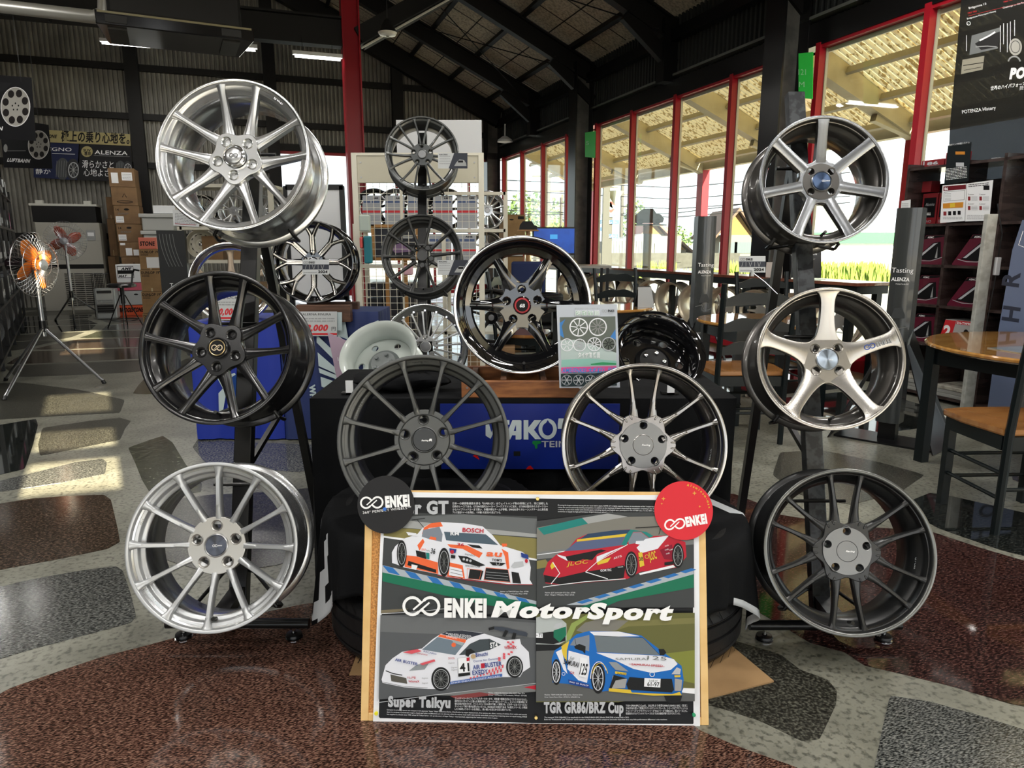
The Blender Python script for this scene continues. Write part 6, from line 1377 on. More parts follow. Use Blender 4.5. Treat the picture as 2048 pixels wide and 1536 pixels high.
carton('orange box with black lettering on the floor behind the stool', 234, 286, 611, 0, 14.0, .5, mat('orange carton',(.72,.10,.03),.6), dbs, zb=0)
o = PZ(300,668); u_, v_ = to_uv(o)
def d19(A, w, h): A.text('DUNLOP 19"', w*.05, h*.80, h*.12, INKK, w=w*.85, bold=.03); A.scribble(w*.06, h*.68, w*.4, 2, h*.06, h*.025, INKK)
def d19b(A, w, h): d19(A, w, h); A.rect(w*.3, h*.08, w*.95, h*.6, INKW)
for i, (y0, y1) in enumerate(((498,539),(539,583),(583,626),(626,668))):
    carton('tan tire box marked nineteen inch, %s of its stack' % ('top','second','third','bottom')[i], 277+i*2.5, 322+i*2, y0, y1, v_, .45, KRAFT, d19b if i == 0 else d19, zb=(0 if i == 3 else None), group='nineteen inch boxes')
def dst(A, w, h): A.text('STONE', w*.06, h*.3, h*.36, INKK, w=w*.82, bold=.05, shear=.1)
carton('small coral red box on top of the nineteen inch boxes', 276, 312, 475, 498, v_+.02, .3, mat('coral carton',(.75,.20,.13),.6), dst)
# ---- tall black sample carton
o = PZ(335,690); u_, v2_ = to_uv(o); M, w, h = vbox('', '', '', 312, 368, 461, v2_, .25, BLACK)
t = thing('display_column', 'tall black tasting carton with tire print beside the tan boxes', 'display', M); MB().box(0,0,0,w,.25,h,pm('column black',(.022,.024,.026))).build('column', t, smooth=0)
A = Art(); A.text('Tasting', w*.93, h*.50, w*.22, INKW, w=w*.62, align='r'); A.text('ALENZA', w*.06, h*.435, w*.13, INKW, w=w*.72, bold=.04); A.text('Premium Tire for SUV', w*.2, h*.415, w*.045, INKW, w=w*.5)
for k in range(5):
    A.line([(w*(.1+.12*k)+w*.25*(s/8)**2, h*(.97-.28*s/8)) for s in range(9)], w*.018, g3); A.line([(w*(.35+.13*k)-w*.2*(1-s/8)**2, h*(.08+.26*s/8)) for s in range(9)], w*.018, g3)
A.build('lettering', t, Matrix.Rotation(pi/2,4,'X') @ Matrix.Translation((0,0,.002)))
# ---- pale plastic containers
PLW = mat('pale plastic', (.46,.47,.45), .4)
for i, (y0, y1) in enumerate(((427,461),(461,520),(520,0))):
    M, w, h = vbox('', '', '', 279+i*4, 347, y0, 14.3, .6, PLW, ybot=y1) if y1 else vbox('', '', '', 287, 347, y0, 14.3, .6, PLW)
    t = thing('storage_container', 'pale plastic storage container, %s of the stack right of the brown boxes' % ('top','middle','bottom')[i], 'container', M, 'stacked plastic containers')
    MB().box(.02,.02,0,w-.02,.58,h-.07,PLW).build('body', t, bevel=.02, smooth=0); MB().box(-.02,-.02,h-.07,w+.02,.62,h-.005,PLW).build('lid', t, bevel=.01, smooth=0)
carton('small flat white box on the plastic containers', 305, 350, 411, 427, 14.4, .4, WHITE)
# ---- swivel stool
p = PZ(252,655); t = thing('stool', 'black backless swivel stool with wire legs and armrest', 'stool', TM((p.x,p.y,0))); zs = P(250,572,p.y/.99).z
MB().lathe([(.0,zs+.05),(.17,zs+.05),(.20,zs+.03),(.20,zs),(.17,zs-.01),(.0,zs-.01)],mat('black vinyl',(.015,.015,.016),.2),28).build('seat', t, smooth=50)
MB().cyl((0,0,zs-.25),(0,0,zs),.03,BLACKS,12).build('column', t)
for k in range(4):
    a = .4+k*pi/2; MB().cyl((.03*cos(a),.03*sin(a),zs-.12),(.24*cos(a),.24*sin(a),0),.009,BLACKS,6).build('leg', t)
MB().tube([(.2*cos(k*pi/8),.2*sin(k*pi/8),.12) for k in range(16)],.007,BLACKS,5,closed=True).build('foot_ring', t)
MB().tube([(.1,.1,zs+.02),(.12,.12,zs+.2),(.16,.10,zs+.25),(.28,.0,zs+.24)],.014,BLACKS,8).build('armrest', t)
# ---- cream shelving with wheels behind the left rack
Yc = 9.0; t = thing('wheel_shelf', 'cream steel shelving with assorted wheels behind the left rack', 'shelf', TM((PY(455,500,Yc).x, Yc, 0)))
xl, xr = PY(364,500,Yc).x-PY(455,500,Yc).x, PY(548,500,Yc).x-PY(455,500,Yc).x; zt = PY(455,368,Yc).z; z1_ = PY(455,453,Yc).z; z2_ = PY(455,520,Yc).z
for x in (xl, xr):
    for y in (0,.5): MB().box(x-.03,y-.02,0,x+.03,y+.02,zt,CREAM).build('post', t, smooth=0)
for z in (zt,z1_,z2_,.45): MB().box(xl,-.02,z-.04,xr,.52,z,CREAM).build('shelf_board', t, smooth=0)
GLD = mat('dark gold face', (.16,.13,.09), .3, .8)
def small_wheel(px, py, rpx, R, w, m, n, label, mt=None, ax=None, gap=0, group=None):
    M = wheel_matrix(px, py, rpx, R) if ax is None else ax
    sp = [dict(r0=.04, r1=9, a0=0, a1=0, w0=.02, w1=.010, wk=5, zr=-.03, zt=-.008, th=.03, flat=.5, wt=.004, n=5, mtw=1)] if not gap else [dict(r0=.04, r1=9, a0=sg*5, a1=sg*gap, w0=.014, w1=.008, wk=5, zr=-.03, zt=-.008, th=.03, flat=.5, wt=.004, n=5, mtw=1) for sg in (-1,1)]
    return wheel('alloy_wheel', label, M, R, w, m, sp, n, 90, -.026, rh=.055, mtop=mt or m, mlip=mt or m, low=True, cap=(.025, STEEL), valve=False, seg=40, steps=1, group=group)[0]
def on_shelf(px, rpx, Y, zshelf, R):       # a wheel standing on a shelf board, facing the camera side
    x = PY(px, 450, Y).x; M = TM((x, Y, zshelf+R)) @ Matrix.Rotation(pi/2, 4, 'X'); return M
small_wheel(406,0,0,.20,.16,GBK,8,'black many-spoke wheel on the cream shelf seen through the top silver wheel',MACH,TM((PY(402,450,9.15).x,9.15,z1_+.20)) @ Matrix.Rotation(pi/2,4,'X'),gap=10)
small_wheel(470,0,0,.20,.16,SIL,5,'pale silver five-spoke wheel on the cream shelf seen through the top silver wheel',SIL,TM((PY(468,450,9.15).x,9.15,z1_+.20)) @ Matrix.Rotation(pi/2,4,'X'),gap=14)
small_wheel(530,0,0,.20,.16,SIL,10,'silver ten-spoke wheel at the right end of the cream shelf',SIL,TM((PY(524,450,9.15).x,9.15,z1_+.20)) @ Matrix.Rotation(pi/2,4,'X'))
for px, z in ((430,z2_),(490,z2_),(400,.45),(450,.45),(505,.45)):
    x = PY(px,500,9.3).x; tt = thing('cardboard_box', 'plain brown box on the %s of the cream shelving' % ('lower shelf' if z < .5 else 'middle shelf'), 'box', TM((x-.12,9.2,z)), 'brown boxes on the cream shelving'); MB().box(0,0,0,.26,.25,.30,KRAFTD).build('carton', tt, smooth=0)
sheet_px('notice_sheet', 'white printed notice sheet taped at the top left of the cream shelving', 'notice', frame(PY(370,430,Yc-.04),(1,0,0),(0,0,1)), [(345,419),(398,424),(398,454),(347,451)], WHITE, lambda A: (A.scribble(350,426,394,7,3,1.2,INKG,.08), A.line([(350,447.5),(392,450)],1.2,RED)))
# ---- white board with black frame
Fw_ = frame(PY(634,480,5.75),(1,0,0),(0,0,1)); T = pmap(Fw_); x0, y1_ = T(571,372); x1, y0_ = T(696,600)
t = thing('whiteboard', 'white board in a black frame standing behind the branching Y spoke wheel', 'board', Fw_)
MB().box(x0,y0_,-.01,x1,y1_,0,mat('white board face',(.60,.61,.62),.3)).build('panel', t, smooth=0)
for a in ((x0-.02,y0_,x0+.012,y1_),(x1-.03,y0_,x1+.01,y1_),(x0,y1_-.03,x1,y1_+.012),(x0,y0_,x1,y0_+.03)): MB().box(a[0],a[1],-.015,a[2],a[3],.006,BLACKS).build('frame_rail', t, smooth=0)
for x in (x0,x1): MB().box(x-.02,-PY(634,480,5.75).z,-.015,x+.02,y0_,.01,BLACKS).build('leg', t, smooth=0)
# ---- long draped table with price cards
Xa, Xb = PY(383,760,4.3).x, PY(668,760,4.3).x
t = thing('display_table', 'long low table under blue cloths behind the left rack', 'table', TM(((Xa+Xb)/2, 4.62, 0))); hw = (Xb-Xa)/2-.03
MB().box(-hw,-.28,.72,hw,.32,.745,KRAFTD).build('tabletop', t, smooth=0)
for x in (-hw+.03,hw-.03):
    for y in (-.25,.28): MB().box(x-.02,y-.02,0,x+.02,y+.02,.72,BLACKS).build('leg', t, smooth=0)
def boxdrape(name, label, cat, x0, x1, y0, y1, z, m, zb=.01, f=.008):
    mb = MB(); N = 90; LV_ = [(z,0),(z-.02,.3),(z*.6,.7),(zb,1.2)]; P_ = [(x0,y0),(x1,y0),(x1,y1),(x0,y1)]; L = [x1-x0,y1-y0]*2; d = [(1,0),(0,1),(-1,0),(0,-1)]; nn = [(0,-1),(1,0),(0,1),(-1,0)]; vs = []
    for zz_, ff in LV_:
        for i in range(N):
            s = sum(L)*i/N; k = 0
            while s > L[k]: s -= L[k]; k += 1
            w_ = ff*f*(1+sin(i*.8)+.6*sin(i*2.1)); vs.append((P_[k][0]+d[k][0]*s+nn[k][0]*w_, P_[k][1]+d[k][1]*s+nn[k][1]*w_, zz_))
    mb.add(vs, [tuple(range(N))]+[(j*N+i,(j+1)*N+i,(j+1)*N+(i+1)%N,j*N+(i+1)%N) for j in range(3) for i in range(N)], m); return tg(mb.build(name, smooth=50), label, cat)
Xm = PY(562,760,4.3).x; BLU = mat('bright blue cloth', (.008,.03,.33), .6); NAV = mat('navy banner cloth', (.015,.03,.13), .6)
boxdrape('tablecloth', 'bright blue cloth with white swirl covering the left half of the table', 'tablecloth', Xa, Xm-.005, 4.32, 4.96, .752, BLU)
boxdrape('tablecloth', 'navy and white lettered cloth covering the right half of the table', 'tablecloth', Xm+.005, Xb, 4.32, 4.96, .752, NAV)
Fq = frame((0,4.29,0),(1,0,0),(0,0,1)); T = pmap(Fq)
A = Art(T); A.z = .002
def q5(*p): return [(360+x/5.12, 560+y/5.12) for x, y in p]
A.poly(q5((385,1010),(560,950),(600,1010),(480,1130),(590,1240),(520,1260),(470,1180),(440,1350),(400,1350),(395,1160),(440,1110)), pm('cloth white', (.5,.6,.62))); A.poly(q5((490,1270),(590,1260),(590,1350),(490,1350)), pm('cloth white', (0,0,0)))
A.poly(q5((520,1000),(600,950),(605,1240),(560,1200)), pm('cloth teal blue', (.01,.05,.22)))
a = A.build('cloth_print', bpy.data.objects['tablecloth.001']); a.matrix_world = Fq
A = Art(T); A.z = .002; cw = pm('cloth white', (0,0,0))
for q in (((1400,560),(1640,790),(1560,800),(1400,640)),((1410,740),(1640,940),(1600,960),(1420,880)),((1420,900),(1640,990),(1640,1030),(1430,950)),((1440,990),(1650,1060),(1500,1110),(1450,1090)),((1590,330),(1660,330),(1660,510),(1610,520)),((1620,560),(1700,640),(1700,760),(1610,620))):
    A.poly(q5(*q), cw)
for i, ch in enumerate('WHEELS'): A.text(ch, *q5((1325+i*8,1075+i*92))[0], 11, cw, rot=-90+8, bold=.06)
a = A.build('cloth_print', bpy.data.objects['tablecloth.002']); a.matrix_world = Fq
boxdrape('covered_box', 'navy covered box with a white front at the right end of the table', 'box', PY(664,640,4.35).x, PY(758,640,4.35).x, 4.36, 4.75, PY(700,622,4.4).z, NAV)
Fq2 = frame((0,4.325,0),(1,0,0),(0,0,1)); A = Art(pmap(Fq2)); A.z = .003; A.poly([(725,655),(757,640),(757,690),(727,760)], pm('cloth white', (0,0,0))); A.poly([(668,640),(690,640),(722,820),(690,860),(668,760)], pm('cloth white', (0,0,0)))
for i in range(5): A.poly([(668,668+i*32),(724,690+i*32),(724,697+i*32),(668,680+i*32)], NAV)
a = A.build('cloth_print', bpy.data.objects['covered_box']); a.matrix_world = Fq2
tg(MB().box(PY(592,610,4.3).x,4.30,.757,PY(700,610,4.3).x,4.36,.862,WOODD).box(PY(592,610,4.3).x,4.52,.757,PY(700,610,4.3).x,4.58,.862,WOODD).box(PY(592,610,4.3).x,4.36,.757,PY(592,610,4.3).x+.02,4.52,.80,WOODD).box(PY(700,610,4.3).x-.02,4.36,.757,PY(700,610,4.3).x,4.52,.80,WOODD).build('wheel_stand', bevel=.003, smooth=0), 'dark brown wooden stand under the branching Y spoke wheel', 'stand')
def price(px0, px1, y0, y1, top, num, lab, extra=None):
    def d_(A):
        h = y1-y0; A.text(top, (px0+px1)/2, y0+h*.16, h*.10, INKK, w=(px1-px0)*.72, align='c'); A.scribble(px0+4, y0+h*.27, px1-4, 2, h*.10, h*.04, INKG); A.text(num, px0+(px1-px0)*.05, y0+h*.78, h*.24, INKR, w=(px1-px0)*.72, bold=.05, shear=.25)
        A.rect(px0, y0+h*.88, px1, y0+h*.96, INKR); A.text('円', px1-h*.22, y0+h*.78, h*.14, INKK)
    sheet_px('price_card', lab, 'card', frame(PY((px0+px1)/2, y1, 4.27),(1,0,0),(0,.02,1)), [(px0,y0),(px1,y0),(px1,y1),(px0,y1)], pm('card white', (.55,.57,.58)), d_, th=.002)
    o = bpy.data.objects[[q.name for q in bpy.data.objects if q.name.startswith('price_card')][-1]]; MB().box(-.02,.06,-.055,.02,.075,-.001,BLACKS).build('clip', o, smooth=0)
price(420,487,590,640,'RAYS 57CR?','190,000','white price card reading 190000 behind the satin black wheel'); price(590,674,623,672,'SALERNA FINURA','148,000','white price card with red digits under the dark brown wooden stand')
# card on string at the Y spoke wheel, and cards at the middle rack wheels
def enkei_card(Fm, pts, lab, seed):
    (a, b), (c_, d_) = pts
    def dr(A):
        h = d_-b; A.logo(a+h*.22, b+h*.2, h*.07, g3); A.text('ENKEI', a+h*.42, b+h*.26, h*.13, INKK, bold=.04, w=h*.4); A.rect(a, b+h*.33, c_, b+h*.66, pm('photo strip', (.04,.045,.06)))
        for k in range(7): A.line([(a+(c_-a)*(.15+.11*k), b+h*.36),(a+(c_-a)*(.10+.11*k+.05*(k%3)), b+h*.64)], .8, g4)
        A.text('2024', c_-h*.72, b+h*.9, h*.17, INKK, bold=.04, w=h*.62); A.scribble(a+2, b+h*.84, c_-h*.8, 1, 1, h*.05, INKG)
    return sheet_px('product_card', lab, 'card', Fm, [(a,b),(c_,b),(c_,d_),(a,d_)], pm('card white', (.55,.57,.58)), dr, th=.001)
enkei_card(frame(P(632,535,4.15),(1,0,0),(0,.1,1)), ((605,519),(658,549)), 'white product card clipped to the centre of the Y spoke wheel', 1)
def cardclip(d): o = bpy.data.objects[[q.name for q in bpy.data.objects if q.name.startswith('product_card')][-1]]; MB().box(-.006,-.006,-d,.006,.006,-.0011,BLACKS).build('clip', o, smooth=0)
cardclip(.17)
def carcard(px0,px1,y0,y1,zc,lab):
    def dr(A):
        A.poly([(px0+(px1-px0)*.55,y0),(px1,y0),(px1,y1),(px0+(px1-px0)*.36,y1)], pm('photo strip', (.04,.045,.06))); A.scribble(px0+3,y0+6,px0+(px1-px0)*.42,4,(y1-y0)*.16,1.2,INKG); A.text('RACING', px0+3, y0+4.5, 2.6, INKK, w=16, bold=.03)
        A.poly([(px0+(px1-px0)*.55,y1-5),(px0+(px1-px0)*.62,y1-12),(px0+(px1-px0)*.72,y1-18),(px0+(px1-px0)*.88,y1-17),(px1-3,y1-11),(px1-2,y1-5)], g4); A.rect(px0+(px1-px0)*.68,y1-16,px0+(px1-px0)*.85,y1-12,INKK)
    sheet_px('product_card', lab, 'card', frame(P((px0+px1)/2,(y0+y1)/2,zc),(1,0,0),(0,.1,1)), [(px0,y0),(px1,y0),(px1,y1),(px0,y1)], pm('card white', (.55,.57,.58)), dr, th=.001)
carcard(876,935,306,337,4.40,'white product card with a car picture on the top wheel of the middle rack'); cardclip(.16); carcard(875,936,520,550,3.98,'white product card with a car picture on the second wheel of the middle rack'); cardclip(.14)
# pink leaflet beside the white steel wheel
sheet_px('leaflet', 'pale pink folded leaflet standing left of the white steel wheel', 'leaflet', frame(PY(690,760,3.6),(1,0,0),(0,0,1)), [(655,665),(712,690),(706,770),(676,770)], pm('leaflet pink', (.48,.36,.46)), lambda A: A.text('ION', 676,722,8,INKW,w=24,rot=8))
# folded black cloth with white print at the table's left
o = MB()
N = 24; vs = []
for j in range(7):
    for i in range(N): a_ = 2*pi*i/N; r_ = 1+.14*sin(3*a_+j)+.05*sin(7*a_); f_ = sin(pi*(j+.3)/7.0)**.5 if j < 6 else .3; vs.append((.17*cos(a_)*r_*f_, .10*sin(a_)*r_*f_, .012*j+.003*sin(5*a_)))
o.add(vs, [(j*N+i,j*N+(i+1)%N,(j+1)*N+(i+1)%N,(j+1)*N+i) for j in range(6) for i in range(N)]+[tuple(range(N))[::-1],tuple(range(6*N,7*N))], CLOTH); o = o.build('folded_flag', smooth=60); o.matrix_world = TM((-.40,2.52,.703)); tg(o, 'folded black flag with white slanted lettering on the middle table', 'flag')
A = Art(); A.z = .076; A.poly([(-.12,.03),(-.02,.035),(.06,.02),(-.04,.01)], CLW); A.text('KAPI', -.02, -.05, .05, CLW, w=.13, shear=-.3, bold=.05); A.build('lettering', o)
t = thing('price_tag', 'small white tag standing beside the folded black flag', 'tag', TM((-.575,2.42,.703))); MB().box(-.012,0,0,.014,.003,.05,WHITE).build('tag', t, smooth=0); MB().box(-.03,-.0,0,.03,.03,.006,BLACKS).build('clip', t, smooth=0)
t = thing('price_tag', 'small white tag standing at the right end of the middle table', 'tag', TM((.56,2.42,.703))); MB().box(-.012,0,0,.014,.003,.05,WHITE).build('tag', t, smooth=0); MB().box(-.03,0,0,.03,.03,.006,BLACKS).build('clip', t, smooth=0)
# ---- wire grid stand behind the middle rack
Yg = 5.52; p0 = PY(708,306,Yg); p1 = PY(962,306,Yg); GX = p1.x-p0.x; zt = p0.z
t = thing('grid_stand', 'cream framed wire grid partition behind the middle rack', 'stand', TM((p0.x,Yg,0)))
for x in (0,GX): MB().box(x-.02,-.02,0,x+.02,.02,zt,CREAM).build('post', t, smooth=0); MB().box(x-.03,-.25,0,x+.03,.25,.04,CREAM).build('foot', t, smooth=0)
zp = PY(708,366,Yg).z; MB().box(.02,-.012,zp,GX-.02,.012,zt-.02,mat('beige panel',(.52,.49,.38),.5)).build('panel', t, bevel=.003, smooth=0); MB().box(0,-.018,zt-.02,GX,.018,zt,CREAM).build('top_rail', t, smooth=0)
for x in (.05,GX-.05):
    for z in (zp+.04,zt-.07): MB().cyl((x,-.016,z),(x,-.011,z),.006,STEEL,8).build('screw', t)
mb = MB(); k = 0
while .03+k*.052 < GX: mb.box(.03+k*.052-.0016,-.002,.1,.03+k*.052+.0016,.002,zp,CREAM); k += 1
k = 0
while .1+k*.052 < zp: mb.box(.02,-.004,.1+k*.052-.0016,GX-.02,0,.1+k*.052+.0016,CREAM); k += 1
mb.build('wire_grid', t, smooth=0)
Fn = frame(PY(878,275,6.1),(1,0,0),(0,0,1)); T = pmap(Fn); a = T(792,240); b = T(963,240); zc_ = PY(878,275,6.1).z
t = thing('partition_screen', 'tall plain white panel behind the top of the middle rack', 'panel', Fn); MB().box(a[0],T(878,352)[1],-.02,b[0],a[1],0,mat('matt white panel',(.55,.56,.57),.6)).build('panel', t, smooth=0)
for x in (a[0]+.02,b[0]-.02): MB().box(x-.012,-zc_,-.032,x+.012,T(878,352)[1]+.1,-.02,CREAM).box(x-.03,-zc_,-.2,x+.03,-zc_+.04,.12,CREAM).build('leg', t, smooth=0)
# ---- shelving with placards and wheels seen through the grid
Ys = 7.2; t = thing('wheel_shelf', 'cream shelving with wheels and printed placards seen through the wire grid', 'shelf', TM((PY(868,500,Ys).x, Ys, 0))); ox = PY(868,500,Ys).x
xl, xr = PY(712,500,Ys).x-ox, PY(1011,500,Ys).x-ox; z1_ = PY(868,458,Ys).z; z2_ = PY(868,530,Ys).z; zt = PY(868,384,Ys).z
for x in (xl, 0.1, xr):
    for y in (0,.5): MB().box(x-.02,y-.02,0,x+.02,y+.02,zt if x > .2 else z1_+.05,CREAM).build('post', t, smooth=0)
for z in (z1_,z2_,.35): MB().box(xl,-.02,z-.03,xr,.52,z,CREAM).build('shelf_board', t, smooth=0)
MB().box(.1,-.02,zt-.03,xr,.02,zt,CREAM).build('top_rail', t, smooth=0)
for i, px in enumerate((748,792,842,893)):
    R = .205; small_wheel(0,0,0,R,.16,(GBK,SIL,GBK,HYP)[i],(5,7,10,8)[i],'%s wheel on the shelf behind the wire grid, behind placard %s' % (('black','silver','black machined','dark')[i], ('one','two','three','four')[i]),(GBK,SIL,MACH,HYP)[i],TM((PY(px,450,Ys+.12).x,Ys+.16,z1_+R)) @ Matrix.Rotation(pi/2,4,'X'))
small_wheel(0,0,0,.19,.16,CHROME,14,'chrome many-spoke wheel on the cream shelf right of the wire grid',CHROME,TM((PY(974,450,Ys).x,Ys+.10,z1_+.19)) @ Matrix.Rotation(pi/2,4,'X'))
small_wheel(0,0,0,.17,.16,HYP,5,'dark five-spoke wheel on the lower cream shelf right of the grid',MACH,TM((PY(972,450,Ys).x,Ys+.10,z2_+.17)) @ Matrix.Rotation(pi/2,4,'X'))
small_wheel(0,0,0,.24,.2,GBK,5,'black five-spoke wheel on the floor behind the gloss black wheel',BLACKS,TM((PY(982,560,5.9).x,5.9,.62)) @ Matrix.Rotation(pi/2,4,'X'))
tg(MB().box(PY(982,560,5.9).x-.2,5.83,0,PY(982,560,5.9).x+.2,6.03,.375,KRAFTD).build('cardboard_box', smooth=0), 'brown box under the black five-spoke wheel behind the grid', 'box')
def placard(px0, px1, y0, y1, Y, i, row):
    def dr(A):
        w = px1-px0; A.text('AME', px0+w*.55, y0+7, 3.4, INKK, w=w*.3, bold=.05); A.rect(px0+2, y0+10, px0+w*.42, y0+15, pm('placard blue', (.10,.14,.26))); A.rect(px0+w*.5, y0+10, px1-3, y0+15, pm('placard blue', (0,0,0))); A.scribble(px0+2, y0+18, px1-2, 4, 2.8, 1.0, INKG, seed=i); A.rect(px0, y0+30, px1, y0+34.5, INKR); A.scribble(px0+2, y0+37, px1-2, 5, 3.2, 1.2, INKG, seed=i+9)
    sheet_px('placard', 'placard with red band, %s' % row, 'placard', frame(PY((px0+px1)/2, y1, Y),(1,0,0),(0,.02,1)), [(px0,y0),(px1,y0),(px1,y1),(px0,y1)], pm('placard grey', (.40,.42,.45)), dr, th=.002, group='placards behind the grid')
for i, (a, b) in enumerate(((725,762),(770,809),(815,855),(866,905),(914,955))): placard(a, b, 391, 457, 7.2, i, '%s in the upper row behind the grid' % ('first from the left','second','third','fourth','last at the right')[i])
for i, (a, b) in enumerate(((857,903),(905,952))): placard(a, b, 468, 529, 7.2, i+5, ('left one of the lower row behind the grid','right one of the lower row behind the grid')[i])
# framed picture and goods at the grid
Ff = frame(PY(790,484,5.9),(1,0,0),(0,0,1)); T = pmap(Ff); a = T(742,449); b = T(838,521); t = thing('framed_picture', 'wooden framed dark picture of a violet car behind the grid', 'picture', Ff); OAK = mat('orange oak', (.36,.18,.05), .4)
MB().box(a[0],b[1],-.01,b[0],a[1],-.002,pm('picture dark',(.03,.032,.04))).build('print', t, smooth=0)
for q in ((a[0],b[1],a[0]+.025,a[1]),(b[0]-.025,b[1],b[0],a[1]),(a[0],b[1],b[0],b[1]+.025),(a[0],a[1]-.025,b[0],a[1])): MB().box(q[0],q[1],-.015,q[2],q[3],.01,OAK).build('frame_rail', t, smooth=0)
A = Art(T); A.poly([(785,500),(790,490),(800,486),(812,487),(822,494),(824,503),(790,506)], pm('violet car', (.22,.14,.25))); A.poly([(805,472),(828,473),(824,477),(806,477)], g4); A.build('painted_car', t)
MB().box(a[0]+.1,-PY(790,484,5.9).z,-.02,a[0]+.13,b[1],-.01,OAK).box(b[0]-.13,-PY(790,484,5.9).z,-.02,b[0]-.1,b[1],-.01,OAK).build('easel', t, smooth=0)
for (px0,px1,y0,y1,m,lb,Y) in ((728,745,472,527,mat('teal bag',(.01,.16,.20),.5),'teal cloth bag hooked on the wire grid',5.42),(720,727,474,497,mat('coral tag',(.6,.08,.07),.5),'coral red packet hooked at the left of the grid',5.42),(719,741,430,463,mat('green white pack',(.45,.52,.46),.5),'pale green packet hooked on the wire grid',5.42),(808,826,531,550,mat('pink card',(.6,.35,.4),.5),'pink card hanging low on the wire grid',5.42)):
    p0 = PY(px0,y0,Y); p1 = PY(px1,y1,Y); o = MB().box(p0.x,Y-.03,p1.z,p1.x,Y+.03,p0.z,m).build('hanging_bag' if 'bag' in lb else 'hanging_packet', bevel=.01, smooth=0); tg(o, lb, 'bag' if 'bag' in lb else 'packet')
CR = mat('black crate', (.02,.02,.022), .4)
for i, (px, y) in enumerate(((735,580),(768,580),(800,580),(735,610),(768,610),(800,610))):
    p0 = PY(px,y-14,6.6); p1 = PY(px+30,y+14,6.6); t = thing('drawer_box', 'black parts drawer box low behind the grid, %s' % ('upper left','upper middle','upper right','lower left','lower middle','lower right')[i], 'box', TM((p0.x,6.6,p1.z if i < 3 else 0)), 'black drawer boxes behind the grid')
    h = p0.z-(p1.z if i < 3 else 0); MB().box(0,0,0,p1.x-p0.x-.004,.3,h-.003,CR).build('drawer', t, smooth=0); MB().box(.03,-.008,h*.6,.07,0,h*.7,STEEL).build('handle', t, smooth=0)
# ---- cartons, television and desk at the far end
carton('tall tan carton right of the grid by the windows', 1014, 1050, 429, 476, 10.6, .4, KRAFT, lambda A, w, h: (A.rect(w*.6, h*.8, w*.95, h*.93, INKK), A.ell(w*.25, h*.78, w*.12, h*.03, INKK)))
carton('white marked carton under the tall tan carton', 1012, 1046, 476, 512, 10.6, .4, WHITE); carton('tan carton at the bottom of the far right stack', 1012, 1047, 512, 0, 10.6, .4, KRAFT, zb=0)
tp = bl(*to_uv(P(1108,520,9.6))) ; t = thing('desk', 'dark desk with a pale top beneath the television', 'desk', TM((tp.x, tp.y, 0), rz=0)); zd = P(1108,530,9.6).z
MB().box(-.45,-.3,zd-.03,.75,.4,zd,mat('pale desk top',(.4,.38,.34),.3)).build('tabletop', t, smooth=0)
for x in (-.42,.70):
    for y in (-.27,.36): MB().box(x-.02,y-.02,0,x+.02,y+.02,zd-.03,BLACKS).build('leg', t, smooth=0)
Ft = frame(P(1108,485,9.5),(1,.04,0),(0,0,1)); T = pmap(Ft); a = T(1065,454); b = T(1151,510); t = thing('television', 'flat television showing a blue screen on the far desk', 'television', Ft)
MB().box(a[0],b[1],-.05,b[0],a[1],0,BLACKS).build('casing', t, bevel=.004, smooth=0); SCR = mat('lit blue screen', (.004,.05,.28), .3, emit=.35, noise=(3,(.002,.012,.07),.4,.62))
MB().box(a[0]+.02,b[1]+.025,0,b[0]-.02,a[1]-.02,.002,SCR).build('screen', t, smooth=0); A = Art(T); A.z = .003; A.rect(1100,469,1115,478,mat('lit cyan box',(.04,.28,.6),.3,emit=.3)); A.build('screen_window', t)
zz_ = P(1108,485,9.5).z; MB().box(-.05,zd-zz_,-.06,.05,b[1]+.02,-.03,BLACKS).box(-.2,zd-zz_,-.12,.2,zd-zz_+.02,.06,BLACKS).build('foot', t, smooth=0)
p = P(1057,505,8.9); t = thing('office_chair', 'blue office chair with rounded back beside the far desk', 'chair', TM((p.x,p.y,0))); NB = mat('dark blue fabric',(.02,.035,.12),.8)
MB().box(-.22,-.03,.62,.22,.03,1.02,NB).build('backrest', t, bevel=.06, smooth=0); MB().box(-.23,-.02,.44,.23,.42,.52,NB).build('seat', t, bevel=.03, smooth=0); MB().cyl((0,.2,.1),(0,.2,.44),.03,BLACKS).build('column', t); MB().box(-.02,0,.5,.02,.03,.66,BLACKS).build('back_bracket', t, smooth=0)
for k in range(5): MB().beam((0,.2,.1),(.26*cos(k*1.2566),.2+.26*sin(k*1.2566),.04),.03,.03,BLACKS).cyl((.26*cos(k*1.2566),.2+.26*sin(k*1.2566),0),(.26*cos(k*1.2566),.2+.26*sin(k*1.2566),.05),.025,BLACKS,8).build('leg', t)
p = P(1064,560,9.0)
for i in range(3): tyre('black tire stored beneath the far desk, %s of three' % ('bottom','middle','top')[i], TM((p.x+.15,p.y+.35,.10+.2*i)), .28, .19, 'tires beneath the far desk')
p = P(1056,455,9.4); t = thing('model_car', 'small dark model car on a stand left of the television', 'model', TM((p.x,p.y,0))); MB().cyl((0,0,0),(0,0,p.z-.05),.03,OAK,10).build('post', t); MB().box(-.14,-.1,p.z-.05,.14,.1,p.z-.03,OAK).build('plinth', t, smooth=0); MB().prism([(-.12,0),(.12,0),(.12,.05),(.08,.06),(.05,.11),(-.07,.11),(-.11,.06)],-.06,.06,DARK,TM((0,0,p.z-.03)) @ Matrix.Rotation(pi/2,4,'X')).build('body', t, smooth=0)
